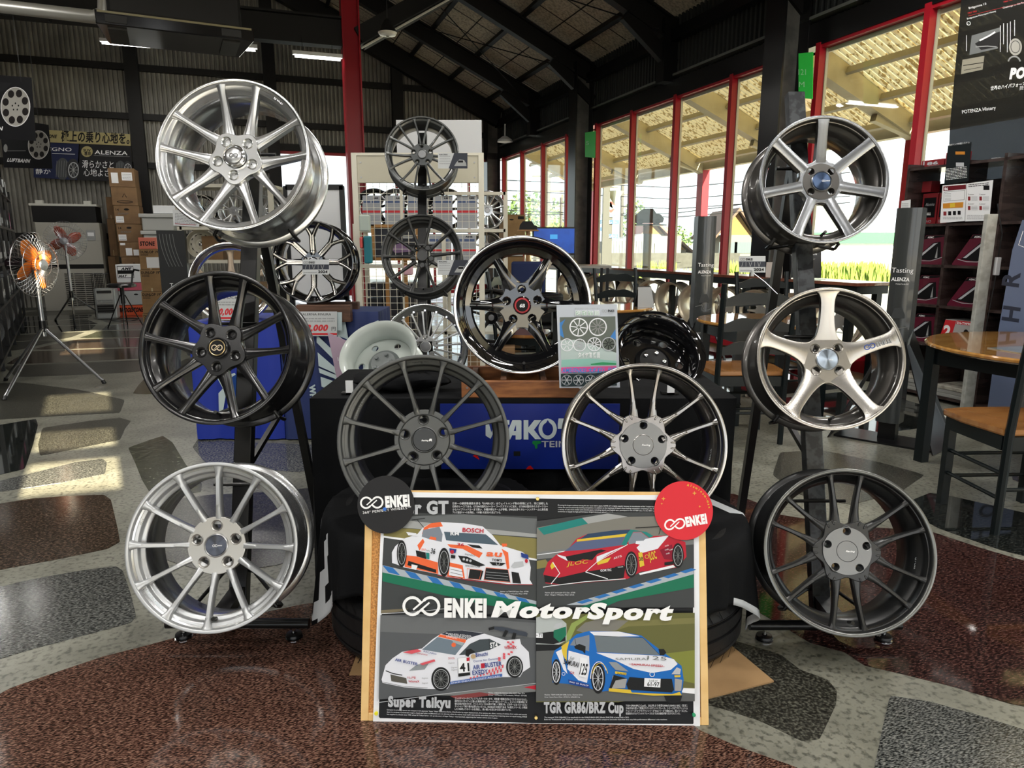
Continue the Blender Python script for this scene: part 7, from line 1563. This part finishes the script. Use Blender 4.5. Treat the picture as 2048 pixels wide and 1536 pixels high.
# ================================================================ RIGHT SIDE
WTOP = mat('reddish counter top', (.24,.085,.05), .12, coat=.6, noise=(6,(.16,.05,.03),.4,.6,(8,1,1)))
DGR = mat('dark green black paint', (.005,.0085,.0095), .35, spec=.35)
# window counter
t = thing('window_counter', 'long reddish brown counter on black posts along the window wall', 'counter', BM)
MB().box(4.86,4.75,.87,5.26,15.0,.90,WTOP).build('worktop', t, bevel=.004, smooth=0); MB().box(4.88,4.77,.80,5.24,14.98,.87,DGR).build('apron', t, smooth=0)
v = 4.85
while v < 15.1:
    for u in (4.91, 5.20): MB().box(u-.03,v-.03,0,u+.03,v+.03,.80,DGR).build('leg', t, smooth=0)
    v += 1.44
t = thing('floor_rail', 'low red and black rail bench carrying the wheels under the counter', 'bench', BM)
for u in (4.72,5.02): MB().box(u-.02,4.9,.24,u+.02,11.4,.30,BLACKS).build('rail', t, smooth=0)
MB().box(4.6,4.9,.18,5.2,11.4,.235,RED).build('board', t, smooth=0)
for v in (5.0,7.2,9.4,11.3): MB().box(4.66,v-.03,0,5.1,v+.03,.18,BLACKS).build('leg', t, smooth=0)
BRS = mat('worn silver wheel', (.66,.65,.61), .32, .7); WARM = mat('warm silver barrel', (.66,.58,.44), .38, .6)
Rw = .235; base = None; v = 10.9; i = 0
Mu = Matrix(((0,0,1,0),(1,0,0,0),(0,1,0,0),(0,0,0,1)))          # local Z along +u
while v > 5.0:
    M = BM @ Matrix.Translation((5.02, v, .30+Rw)) @ Matrix.Rotation(R_(14+(i*37)%17),4,'Z') @ Mu @ Matrix.Rotation(i*.7,4,'Z')
    lb = 'silver wheel on the floor rail under the window counter, one of the long row'
    if base is None:
        base = thing('alloy_wheel', lb, 'wheel', M, 'silver wheels in a row under the window counter')
        rim_mesh(Rw, .21, BRS, BRS, WARM, 1, 0, 48).build('rim', base, smooth=50)
        s_ = spoke_mb(Rw, dict(r0=.04, r1=9, a0=0, a1=0, w0=.025, w1=.013, wk=4, zr=-.03, zt=-.01, th=.03, flat=.5, n=5), BRS, BRS); me = None
        for k in range(7):
            o = s_.build('spoke', base, smooth=50) if me is None else link('spoke', me, base); me = o.data; o.rotation_euler = (0,0,k*2*pi/7)
        MB().lathe([(.0,-.02),(.06,-.02),(.065,-.03),(.06,-.06),(.0,-.06)], BRS, 24).build('hub', base)
    else: copy_tree(base, M)
    v -= .53; i += 1
# ---- ladder back chairs
SEATW = mat('varnished seat wood', (.42,.19,.06), .15, coat=.8, noise=(5,(.34,.14,.04),.4,.6,(1,6,1)))
chair_p = None
def chair(label, x, y, rz, group='ladder back chairs by the windows'):
    global chair_p
    M = TM((x,y,0), rz=rz)
    if chair_p is not None: return copy_tree(chair_p, M, label=label)
    t = thing('ladderback_chair', label, 'chair', M, group); w = .21
    MB().prism([(-w-.01,-.19),(w+.01,-.19),(w+.035,.05),(w+.02,.20),(.1,.235),(-.1,.235),(-w-.02,.20),(-w-.035,.05)],.43,.46,SEATW).build('seat', t, bevel=.01, smooth=0)
    for sx in (-1,1):
        MB().tube([(sx*w,-.20,0),(sx*w,-.205,.45),(sx*(w+.005),-.235,.75),(sx*(w+.012),-.275,1.0)],.018,DGR,8).build('back_post', t); MB().beam((sx*(w-.01),.17,0),(sx*(w-.01),.17,.43),.036,.036,DGR,up=(0,1,0)).build('leg', t, smooth=0)
        for z in (.16,.27): MB().cyl((sx*w,-.20,z),(sx*(w-.01),.17,z),.009,DGR,8).build('stretcher', t)
    for z in (.14,.25): MB().cyl((-w,.17,z),(w,.17,z),.009,DGR,8).build('stretcher', t)
    MB().cyl((-w,-.2,.2),(w,-.2,.2),.009,DGR,8).build('stretcher', t)
    MB().box(-w,-.2,.37,w,-.17,.43,DGR).box(-w,.15,.37,w,.18,.43,DGR).box(-w-.01,-.18,.37,-w+.02,.17,.43,DGR).box(w-.02,-.18,.37,w+.01,.17,.43,DGR).build('seat_rail', t, smooth=0)
    for z, yb in ((.90,-.258),(.745,-.235),(.60,-.215)):
        n = 14; top = [(-w+2*w*k/n, z+.035+.016*cos(2*pi*k/n*1.0+pi)-.010*cos(4*pi*k/n)) for k in range(n+1)]; bot = [(-w+2*w*k/n, z-.03+.006*cos(2*pi*k/n+pi)) for k in range(n+1)]
        V = [(x_,yb,z_) for x_,z_ in top]+[(x_,yb,z_) for x_,z_ in bot]+[(x_,yb+.018,z_) for x_,z_ in top]+[(x_,yb+.018,z_) for x_,z_ in bot]; N = n+1; F = []
        for k in range(n): F += [(k,k+1,N+k+1,N+k)[::-1],(2*N+k,3*N+k,3*N+k+1,2*N+k+1)[::-1],(k,2*N+k,2*N+k+1,k+1)[::-1],(N+k,N+k+1,3*N+k+1,3*N+k)[::-1]]
        MB().add(V,F,DGR).build('slat', t, smooth=0)
    chair_p = t; return t
chair('dark ladderback chair behind the middle of the right rack, seat catching window light', 1.46, 4.42, .03)
chair('dark ladderback chair at the right edge, drawn to the near round table', 2.28, 3.04, .04)
chair('dark ladderback chair behind the small table with the card tent', 1.10, 6.75, pi+.3)
chair('dark ladderback chair left of the card tent table, seen through the gloss black wheel', .10, 6.25, -pi/2-.2)
chair('dark ladderback chair beyond the second window table', 2.15, 5.75, pi+.1)
# ---- round tables
TOPW = mat('honey varnished table top', (.48,.25,.07), .1, coat=1, noise=(3,(.38,.18,.045),.4,.6,(1,7,1)))
def rtable(label, x, y, r, z, rz=0):
    t = thing('round_table', label, 'table', TM((x,y,0), rz=rz)); MB().lathe([(.0,z-.03),(r-.02,z-.03),(r,z-.018),(r,z-.008),(r-.008,z),(.0,z)],TOPW,64).build('tabletop', t, smooth=40)
    k = r*.66
    for a in ((-k,-k,k,-k),(k,-k,k,k),(k,k,-k,k),(-k,k,-k,-k)): MB().beam((a[0],a[1],z-.08),(a[2],a[3],z-.08),.022,.10,DGR).build('apron', t, smooth=0)
    for sx in (-1,1):
        for sy in (-1,1): MB().box(sx*k-.027,sy*k-.027,0,sx*k+.027,sy*k+.027,z-.03,DGR).build('leg', t, smooth=0)
    return t
rtable('honey coloured round table with dark legs at the right edge', 2.95, 3.60, .70, .70, .35)
rtable('small round table with a grey card tent by the windows', .74, 5.95, .46, .72, .2)
rtable('round window table glaring white behind the right rack chair', 1.80, 5.02, .46, .70, .1)
o = MB().box(0,0,0,.42,.30,.004,mat('glass table mat',(.25,.28,.26),.08,coat=1,noise=(9,(.4,.42,.38),.4,.6))).build('table_mat', smooth=0); o.matrix_world = TM((2.52,3.28,.7005), rz=.25); tg(o, 'glossy grey mat lying on the honey round table', 'mat')
p = PY(1289,622,5.75); t = thing('card_tent', 'folded grey card tent standing on the small round table', 'card', TM((p.x,5.78,.721), rz=.15)); TG = mat('tent grey',(.33,.34,.34),.5)
MB().add([(-.07,-.05,0),(.07,-.05,0),(.055,0,.17),(-.055,0,.17),(-.07,-.047,0),(.07,-.047,0),(.055,.003,.17),(-.055,.003,.17)],[(0,1,2,3),(7,6,5,4),(0,3,7,4),(1,5,6,2)],TG).build('front_panel', t, smooth=0)
MB().add([(-.07,.05,0),(.07,.05,0),(.055,0,.17),(-.055,0,.17),(-.07,.047,0),(.07,.047,0),(.055,-.003,.17),(-.055,-.003,.17)],[(3,2,1,0),(4,5,6,7),(0,4,7,3),(1,2,6,5)],DARK).build('back_panel', t, smooth=0); MB().box(-.065,-.045,0,.065,.045,.004,DARK).build('base', t, smooth=0)
# ---- tall tasting columns
COLG = mat('column satin grey', (.045,.05,.05), .25, coat=.4)
def tasting(label, x, y, rz, h=1.44, base=True):
    t = thing('display_column', label, 'display', TM((x,y,0), rz=rz)); w = .068
    pts = [(-w*1.05,.06)]+[(-w+2*w*k/8, -.035-.022*sin(pi*k/8)) for k in range(9)]+[(w*1.05,.06)]
    mb = MB().prism(pts,.12,h,COLG); mb.build('column', t, smooth=30); MB().prism([(-w*1.3,.055),(-w*1.02,-.036),(-w*1.0,.06)],.12,h,BLACKS).build('edge_strip', t, smooth=0)
    A = Art(); zz = 0; A.text('Tasting', w*.9, h*.735, .030, INKW, w=.118, align='r'); A.text('ALENZA', -w*.8, h*.70, .022, INKW, w=.10, bold=.03); A.text('Premium Tire for SUV', -w*.4, h*.685, .008, INKW, w=.07)
    for i, s_ in enumerate(('磨かれた、心地よさ。','これからのプレミアムを、','極めてください。')): A.text(s_, -w*.8, h*.37-i*.035, .016, INKW, w=.11)
    A.line([(-w*.9,h*.52),(-w*.2,h*.53),(w*.2,h*.50),(w*.9,h*.51)], .004, g3); A.poly([(-w*.5,h*.55),(-w*.3,h*.585),(w*.3,h*.59),(w*.6,h*.56),(w*.6,h*.545),(-w*.5,h*.54)], g1)
    A.build('lettering', t, Matrix.Translation((0,-.0585,0)) @ Matrix.Rotation(pi/2,4,'X'))
    for sx in (-1,1): MB().add([(sx*.02,-.02,.72),(sx*.06,.05,.72),(sx*.30,-.20,0),(sx*.34,.16,0)],[(0,1,3,2)],BLACKS).build('foot_fin', t, smooth=0).modifiers.new('th','SOLIDIFY').thickness = .006
    MB().box(-.28,-.14,0,.28,.12,.012,BLACKS).box(-.05,-.03,.01,.05,.05,.13,BLACKS).build('base', t, smooth=0)
    return t
p = PZ(1398,800); tasting('tall grey tasting column left of the right rack chair', p.x, p.y+.05, -.12)
p = PZ(1790,888); tasting('tall dark tasting column on a triangular foot right of the right rack', p.x+.0, p.y+.1, -.75)
# ---- navy upright banner at the right edge
Fn = frame(PY(2040,720,4.6),(1,-.15,0),(0,0,1))
def dnb(A):
    for ch, y in (('R',575),('H',645),('O',700)): A.text(ch, 2036, y, 34, pm('banner ink', (.012,.016,.035)), rot=90-8, bold=.03, w=30)
    A.line([(2046,462),(2037,490),(2062,500)], 1.2, INKW)
sheet_px('standing_banner', 'blue grey standing banner with dark turned letters at the right edge', 'banner', Fn, [(2045,440),(2150,440),(2150,820),(1975,820),(1992,690),(2025,500)], pm('banner blue grey', (.10,.13,.22)), dnb)
bn = bpy.data.objects['standing_banner']; zb_ = PY(2040,720,4.6).z; MB().box(.0,-zb_,-.04,.04,-.15,-.01,BLACKS).box(-.15,-zb_,-.2,.2,-zb_+.02,.1,BLACKS).build('support_pole', bn, smooth=0)
# ---- goods rack along the right wall (front on the plane u = 5)
def uframe(px, py, u):
    d = ray(px, py); n = Vector((cos(TH), sin(TH), 0)); q = CAM + d*((u - CAM.dot(n))/d.dot(n)); a, b = to_uv(q); return frame(bl(a, b, q.z), bl(0,-1), (0,0,1))
Fr = uframe(1880, 600, 5.0); Tr = pmap(Fr); Zr = Fr.translation.z
WOODP = mat('dark espresso panel', (.03,.019,.017), .25, coat=.3, noise=(3,(.055,.037,.034),.4,.6,(6,6,1)))
t = thing('goods_rack', 'dark espresso shelf rack of car lamps before lattice along the right wall', 'shelf', Fr)
x0r = Tr(1790,600)[0]; x1r = x0r + 1.36; colx = [x0r, Tr(1877,600)[0], Tr(1975,600)[0], x1r]
rowz = [0.05-Zr] + [Tr(1880,y)[1] for y in (690,611,530,447,330)]
for x in colx: MB().box(x-.012,-Zr,-.34,x+.012,rowz[-1]+.03,-.0,WOODP).build('side_panel', t, smooth=0)
for z in rowz: MB().box(colx[0],z-.02,-.34,colx[-1],z,-.0,WOODP).build('shelf_board', t, smooth=0)
for i in range(3):
    for z in rowz[:-1]: MB().box(colx[i],z,-.335,colx[i]+(colx[i+1]-colx[i])*.66,z+.33,-.325,WOODP).build('back_board', t, smooth=0)
LAT = mat('brown lattice', (.16,.05,.03), .5); mb = MB(); 
for k in range(-16,28):
    for s in (-1,1):
        xa = x0r+k*.12; t0, t1 = sorted(((x0r-xa)*s, (x1r-xa)*s)); t0 = max(0,t0); t1 = min(1.55,t1)
        if t1-t0 > .05: mb.beam((xa+s*t0,-Zr+.05+t0,-.36-.008*(s+1)),(xa+s*t1,-Zr+.05+t1,-.36-.008*(s+1)),.028,.008,LAT,up=(0,0,1))
o = mb.build('lattice_panel', smooth=0); o.matrix_world = Fr; tg(o, 'brown diagonal wooden lattice standing between the goods rack and the windows', 'lattice')
PURP = mat('maroon lamp box', (.12,.008,.028), .3, coat=.4); ll = 0
def lampbox(x, z, w, h, label, tl=True):
    t = thing('lamp_box', label, 'box', Fr @ Matrix.Translation((x, z, -.16)), 'maroon car lamp boxes')
    MB().prism([(0,0),(w,0),(w,h),(w*.42,h),(0,h*.05)],-.1,.10,PURP).build('carton', t, bevel=.004, smooth=0)
    A = Art(); A.z = .101; A.poly([(w*.2,h*.2),(w*.55,h*.14),(w*.85,h*.22),(w*.8,h*.78),(w*.62,h*.74)], INKK); A.poly([(w*.25,h*.24),(w*.33,h*.24),(w*.68,h*.68),(w*.74,h*.74),(w*.64,h*.72)], sil); A.poly([(w*.7,h*.22),(w*.76,h*.23),(w*.74,h*.62)], g4)
    A.line([(w*.12,h*.2),(w*.35,h*.12),(w*.6,h*.12),(w*.88,h*.25)], w*.012, sil); A.poly([(w*.36,h*.86),(w*.44,h*.99),(w*.99,h*.99),(w*.8,h*.93)], INKK); A.text('ASMC', w*.46, h*.9, h*.06, INKW, w=w*.16, bold=.03)
    A.build('printed_label', t); return t
cw1 = colx[1]-colx[0]; cw2 = colx[2]-colx[1]
rn = ('lowest','lower','middle','upper')
for r_ in (1,2,3):
    z = rowz[r_]+.001; h = (rowz[r_+1]-rowz[r_])*.72
    lampbox(colx[0]+.03, z, cw1*.88, h, 'maroon car lamp box in the left column of the rack, %s row' % rn[r_])
    if r_ > 1: lampbox(colx[1]+.03, z, cw2*.86, h, 'maroon car lamp box in the second column of the rack, %s row' % rn[r_])
z = rowz[1]; h = (rowz[2]-rowz[1])*.66; w = cw2*.95
t2 = thing('camera_box', 'red and white box marked with a large 2 on the lower rack shelf', 'box', Fr @ Matrix.Translation((colx[1]+.02, z+.001, -.14))); MB().prism([(0,0),(w,0),(w*1.0,h),(w*.12,h)],-.08,.12,mat('box pale',(.45,.43,.42),.4)).build('carton', t2, smooth=0)
A = Art(); A.z = .121; A.poly([(.0,h*.02),(w*.26,h*.02),(w*.36,h*.98),(w*.12,h*.98)], INKR); A.text('2', w*.1, h*.35, h*.42, INKW, bold=.05); A.poly([(w*.36,h*.86),(w,h*.86),(w,h),(w*.37,h)], INKR); A.text('SN-TW9880d', w*.38, h*.87, h*.09, INKW, w=w*.42, bold=.03); A.rect(w*.45,h*.2,w*.63,h*.5,INKK); A.ell(w*.6,h*.6,w*.05,h*.1,INKK); A.rect(w*.72,h*.25,w*.92,h*.5,g1); A.ell(w*.82,h*.72,w*.14,h*.12,pm('flash pink', (.7,.2,.22)))
A.build('printed_label', t2)
PPR = mat('magazine paper', (.42,.40,.34), .6, noise=(14,(.2,.18,.15),.45,.6))
for i, (xa, n, lb) in enumerate(((colx[0]+.03,4,'left column'),(colx[1]+.03,3,'second column'))):
    for k in range(n):
        o = MB().box(0,0,0,.26,.028,.30,PPR if k == n-1 else mat('magazine edge',(.30,.30,.28),.7)).build('magazine', bevel=.003, smooth=0); o.matrix_world = Fr @ TM((xa+.01*(k%2), rowz[0]+.001+k*.0295, -.31), ry=.03*(k%2)); tg(o, 'magazine lying in the pile on the bottom rack shelf, %s' % lb, 'magazine', 'magazines on the bottom shelf, %s' % lb)
# goods standing on the rack top and in its top bay
REDB = mat('red product box', (.24,.012,.018), .35, coat=.3)
def gbox(px0, px1, y0, y1, m, name, label, draw=None, d=.10, zoff=-.15, cat='box', zb=None):
    a = Tr(px0,(y0+y1)/2); b = Tr(px1,(y0+y1)/2); t_ = Tr((px0+px1)/2,y0)[1]; b_ = Tr((px0+px1)/2,y1)[1] if zb is None else zb
    t = thing(name, label, cat, Fr @ Matrix.Translation((a[0], b_, zoff))); w, h = b[0]-a[0], t_-b_
    MB().box(0,0,-d,w,h,0,m).build('carton', t, bevel=.003, smooth=0)
    if draw: A = Art(); A.z = .001; draw(A, w, h); A.build('printed_label', t)
topz = rowz[-1]+.001; midz = rowz[-2]+.001
def d86(A, w, h): A.text('86', w*.25, h*.42, h*.34, sil, w=w*.5, bold=.05); A.rect(w*.08,h*.04,w*.14,h*.9,sil); A.scribble(w*.3,h*.15,w*.8,3,h*.07,h*.02,sil)
def dal(A, w, h): A.rect(w*.12,h*.22,w*.9,h*.86,INKK); A.text('Alumina', w*.2, h*.6, h*.1, sil, w=w*.6, shear=.3); A.text('BULL', w*.35, h*.3, h*.08, INKW, w=w*.3, bold=.04); A.text('DYNO', w*.12, h*.06, h*.08, sil, w=w*.6)
gbox(1814,1858,318,361,REDB,'product_box','red product box with large grey numerals on top of the goods rack',d86,zb=topz)
gbox(1861,1893,302,360,REDB,'product_box','red and black product box beside the numeral box on the rack top',dal,zb=topz)
gbox(1949,1996,312,350,mat('black device box',(.012,.018,.025),.3),'device_box','black device box with a window on the rack top',lambda A,w,h:(A.rect(w*.08,h*.3,w*.7,h*.78,g4),A.text('PIAA',w*.06,h*.84,h*.1,INKW,w=w*.4,bold=.04),A.scribble(w*.1,h*.1,w*.8,2,h*.08,h*.03,INKG)),zb=topz,d=.16)
gbox(2000,2030,322,352,DARK,'device_box','small black box at the right end of the rack top',None,zb=topz)
gbox(1816,1846,386,443,REDB,'product_box','red and black product box at the left of the upper bay',dal,zb=midz)
gbox(1848,1879,384,443,REDB,'product_box','red product box in the upper bay left of the white notices',dal,zb=midz)
gbox(1806,1834,362,384,REDB,'product_box','flat red box under the numeral box on the rack',None)
Ff_ = Fr @ Matrix.Translation((0,0,.02)); 
def dbk(A): A.text('DSPアンプ内蔵システム', 1898, 292, 3, INKW, w=42, rot=8); A.rect(1911,303,1930,309,pm('amber', (.55,.22,.03))); A.rect(1912,325,1928,333,sil); A.scribble(1892,338,1934,8,3,1,INKW,-.12)
sheet_px('leaflet', 'black leaflet with amber title standing at the rack top', 'leaflet', Ff_, [(1896,291),(1943,284),(1936,362),(1888,370)], pm('leaflet black', (.01,.014,.016)), dbk)
def dw1(A):
    A.poly([(1887,373),(1932,369),(1932,378),(1887,382)], pm('maroon band', (.14,.012,.02))); A.text('86', 1889, 380, 5, INKW, w=7, bold=.05); A.poly([(1888,384),(1930,380),(1929,400),(1887,403)], g4); A.poly([(1889,385),(1929,381),(1928,399),(1888,402)], WHITE); A.scribble(1890,387,1902,5,3,1,INKG); A.poly([(1886,407),(1927,404),(1926,415),(1886,417)], pm('orange frame', (.6,.25,.03))); A.poly([(1900,407),(1910,406),(1910,414),(1900,415)], yel)
    for i in range(4): A.rect(1887+i*9.5,423-i*.5,1893+i*9.5,431-i*.5, REDB if i == 0 else INKK)
    A.scribble(1886,434,1925,2,3,1,INKG)
sheet_px('notice_sheet', 'white notice with a maroon heading hanging on the rack front', 'notice', Ff_, [(1885,371),(1933,367),(1929,442),(1880,446)], WHITE, dw1)
def dw2(A):
    A.scribble(1937,369,1978,2,3.5,1.5,INKK,-.1); A.rect(1967,371,1979,380,INKK)
    for x in (1936,1959):
        for y in (393,412): A.rect(x,y,x+5,y+8,REDB); A.scribble(x+7,y,x+19,4,2.4,.9,INKG); A.text('Laser', x, y-3, 3, INKK, w=12, shear=.3)
    A.scribble(1934,430,1975,3,3.5,1,INKG)
sheet_px('notice_sheet', 'white notice with small red products hanging right of the maroon headed one', 'notice', Ff_, [(1934,367),(1986,360),(1978,441),(1930,443)], WHITE, dw2)
sheet_px('notice_sheet', 'narrow white notice at the left edge of the rack', 'notice', Ff_, [(1803,402),(1821,399),(1819,444),(1799,446)], WHITE, lambda A: (A.scribble(1804,407,1817,8,4,1.4,INKG),))
# white upright, cable switch
a = PY(2003,427,4.75); b = PZ(1950,822)
t = thing('white_post', 'scuffed white upright standing in front of the goods rack', 'post', TM((a.x,a.y+.1,0))); MB().box(-.035,-.02,0,.035,.02,a.z,mat('scuffed white',(.50,.51,.47),.4,noise=(18,(.38,.38,.34),.45,.6))).build('post', t, bevel=.003, smooth=0); MB().box(-.12,-.1,0,.12,.1,.01,OFFW).build('base', t, smooth=0)
MB().box(.06,-.03,1.02,.09,.0,1.14,WHITE).build('cable_switch', t, bevel=.004, smooth=0); MB().tube([(.075,-.015,1.02),(.06,-.02,.8),(.04,-.03,.6),(.05,-.02,.3)],.003,DARK,5).tube([(.075,-.015,1.14),(.09,0,1.3),(.10,.1,1.5)],.004,DARK,5).build('cable', t)
# ---- banner hung in the window
def bannermat():
    m = mat('sheer black banner', (.03,.03,.028), .8, bump=(300,.2)); nt = m.node_tree; b = nt.nodes['Principled BSDF']
    t = nt.nodes.new('ShaderNodeBsdfTransparent'); x = nt.nodes.new('ShaderNodeMixShader'); x.inputs['Fac'].default_value = .50; tr = nt.nodes.new('ShaderNodeBsdfTranslucent'); tr.inputs['Color'].default_value = (.10,.10,.10,1); x2 = nt.nodes.new('ShaderNodeMixShader'); x2.inputs['Fac'].default_value = .4
    t.inputs['Color'].default_value = (.26,.27,.29,1)
    nt.links.new(b.outputs[0], x2.inputs[1]); nt.links.new(tr.outputs[0], x2.inputs[2]); nt.links.new(t.outputs[0], x.inputs[1]); nt.links.new(x2.outputs[0], x.inputs[2]); nt.links.new(x.outputs[0], nt.nodes['Material Output'].inputs['Surface']); return m
Fu = uframe(1960, 150, 5.385)
def m8(*p): return [(1728+x/6.4, y/6.4) for x, y in p]
def dpo(A):
    def tx(s_, x, y, h, w, m=INKW, **k): A.text(s_, *m8((x,y))[0], h, m, w=w, **k)
    tx('POTENZA History',1258,1455,7,68,rot=7.5,bold=.01); tx('POTENZA',1860,1005,20,110,bold=.07,shear=.25,rot=4); tx('世界のハイパフォーマンス',1620,1155,6.5,85,rot=8,bold=.02,shear=.2); tx('技術で',1990,1150,6.5,24,rot=8,shear=.2)
    tx('Bridgestone 1.0',1345,118,4.5,36,rot=15); tx('1963 1965',1335,180,3.6,18,rot=15,m=INKR); tx('Bridgestone Motorsport History',1322,250,3.4,60,rot=15); tx('Challenge to the Racing',1780,112,3.4,52,rot=15); tx('1966-1969',1790,35,3.4,20,rot=15,m=INKR)
    A.line(m8((1335,205),(2048,30)), .5, INKR)
    A.poly(m8((1380,455),(1745,350),(1715,620),(1350,705)), g3); A.poly(m8((1420,560),(1560,470),(1745,400),(1720,600),(1500,640)), pm('photo dark', (.03,.03,.03))); A.line(m8((1480,520),(1600,460),(1680,410)), 3.2, INKW); A.line(m8((1430,600),(1580,590),(1700,600)), 2, g4)
    A.poly(m8((1262,765),(1542,715),(1520,890),(1243,950)), pm('photo pale', (.35,.33,.26))); A.line(m8((1270,840),(1530,800)), 1.4, INKK); A.line(m8((1280,900),(1500,860)), 1, INKK)
    A.ell(*m8((1940,600))[0], 13, 17, pm('crest', (.45,.44,.40))); A.ring(*m8((1940,600))[0], 9, 1.2, INKK, ry=12); A.ring(*m8((1925,800))[0], 12, 3, g4, 20, 190, 350)
    for x, y0, y1 in ((1310,455,650),(1785,300,560),(1745,330,660),(1835,300,660),(1875,280,540),(1930,260,450)):
        y = y0
        while y < y1: A.poly(m8((x,y),(x+9,y-2),(x+8,y+10),(x-1,y+12)), INKW); y += 17
    A.text('1', *m8((1335,320))[0], 4, INKW); A.ring(*m8((1345,300))[0], 3.6, 1, INKW)
sheet_px('window_banner', 'sheer black racing history banner hanging in the window at the upper right', 'banner', Fu, [(1928,-60),(2180,-130),(2180,385),(1893,400),(1900,250)], bannermat(), dpo, th=.001)
# green notes taped to the dark columns
GR = mat('bright green board', (.02,.62,.06), .5)
def note(px0, py0, px1, py1, u, lab, d_):
    F_ = uframe((px0+px1)/2, (py0+py1)/2, u); sheet_px('green_note', lab, 'note', F_, [(px0,py0+3),(px1,py0),(px1-1,py1),(px0,py1-2)], GR, d_, th=.004)
note(1597,104,1626,198,5.10,'bright green board with faint white writing on the near dark column',lambda A: (A.text('121', 1597,150,12,pm('chalk', (.35,.75,.4)),w=15), A.text('M', 1598,174,11,pm('chalk', (.35,.75,.4)),w=11)))
note(1170,262,1191,316,5.10,'small bright green board on the far dark column',lambda A: A.text('5', 1172,290,8,pm('chalk', (.35,.75,.4)),w=6))
p = P(1010,282,15.2); t = thing('sensor_lamp', 'small white dome lamp near the top of the far corner', 'lamp', TM(p)); MB().lathe([(.0,.1),(.05,.1),(.16,.02),(.17,-.02),(.0,-.05)],WHITE,20).build('dome', t); MB().cyl((0,0,.1),(0,.0,.35),.015,WHITE,8).build('stem', t)
# ---- leaflet holder and calendar on the counter
p = PY(1712,563,4.55); cu, cv = to_uv(PZ(1712,570,.90))
t = thing('leaflet_holder', 'clear stand with black wheel catalogues on the window counter', 'holder', Matrix.Translation(bl(5.02,5.55,.901)) @ Matrix.Rotation(R_(-15),4,'Z')); CLR = glassmat('clear acrylic', (.92,.95,.95))
MB().box(-.17,-.12,0,.17,.12,.005,CLR).build('base', t, smooth=0)
for i in range(3):
    for s in (0,):
        y = -.08+i*.085; MB().add([(-.15,y-.01,.01),(.15,y-.01,.01),(.15,y+.07,.12),(-.15,y+.07,.12)],[(0,1,2,3)],CLR).build('pocket', t, smooth=0)
        k = thing('catalogue', 'black wheel catalogue in the counter holder, %s of three' % ('front','middle','rear')[i], 'leaflet', t.matrix_world @ TM((-.14,y,.012+i*.035), rx=-.0) @ Matrix.Rotation(R_(64),4,'X'), 'catalogues in the counter holder')
        MB().box(0,0,-.004,.27,.30,0,mat('catalogue cover',(.03,.032,.035),.15,coat=.8)).build('cover', k, smooth=0)
        A = Art(); A.z = .0005; A.text('wheel COLLECTION', .03, .24, .018, INKW, w=.2); A.poly([(.05,.2),(.22,.2),(.135,.15)], g3); A.ring(.1,.08,.05,.008,sil); 
        for q in range(6): A.line([(.1,.08),(.1+.045*cos(q*1.05),.08+.045*sin(q*1.05))],.006,g4)
        A.build('lettering', k)
t = thing('desk_calendar', 'small pale desk calendar left of the catalogue stand', 'calendar', Matrix.Translation(bl(5.0,5.98,.901)) @ TM((0,0,0), rz=-.3)); MB().add([(-.08,-.04,0),(.08,-.04,0),(.08,0,.15),(-.08,0,.15),(.08,.04,0),(-.08,.04,0)],[(0,1,2,3),(3,2,4,5)],mat('calendar paper',(.45,.40,.36),.6)).build('pages', t, smooth=0).modifiers.new('th','SOLIDIFY').thickness = .003
# ---- product card on a string at the right middle wheel
enkei_card(frame(P(1505,528,2.3),(1,-.05,0),(0,.05,1)), ((1478,512),(1531,545)), 'white product card held up on a wire beside the warm silver wheel', 3)
cd_ = [o for o in bpy.data.objects if o.name.startswith('product_card')][-1]
w0 = P(1505,545,2.3); w1 = P(1555,588,2.25); mi_ = cd_.matrix_world.inverted(); MB().tube([mi_@w0, mi_@((w0+w1)/2+Vector((0,0,.004))), mi_@w1], .0012, STEEL, 5).build('wire', cd_); MB().cyl(mi_@(w0-Vector((0,0,.012))), mi_@(w0+Vector((0,0,.006))), .006, mat('clear clip',(.5,.52,.52),.2), 8).build('clip', cd_)
# ---- bollard with a model car outside
p = P(1296,449,12.5); t = thing('car_bollard', 'pale outdoor post with a disc carrying a dark model car', 'post', TM((p.x,p.y,-.12))); hh = p.z+.12; PB = mat('aged cream post',(.15,.145,.115),.6)
MB().cyl((0,0,0),(0,0,hh-.02),.075,PB,16).cyl((0,0,hh-.16),(0,0,hh-.02),.085,mat('rust band',(.3,.16,.05),.7),16).build('post', t); MB().lathe([(.0,hh-.02),(.33,hh-.02),(.33,hh),(.0,hh)],DARK,28).build('disc', t, smooth=30)
MB().prism([(-.24,.03),(.24,.03),(.26,.10),(.20,.17),(.12,.19),(.06,.27),(-.10,.27),(-.20,.18),(-.26,.12)],-.11,.11,mat('weathered model',(.018,.018,.017),.6),TM((0,0,hh)) @ Matrix.Rotation(pi/2,4,'X')).build('model_body', t, bevel=.02, smooth=0)
me = None
for sx in (-.15,.15):
    for sy in (-.11,.09): o = MB().cyl((0,0,0),(0,.03,0),.05,BLACK,14).build('wheel', t) if me is None else link('wheel', me, t); me = o.data; o.location = (sx,sy,hh+.05)
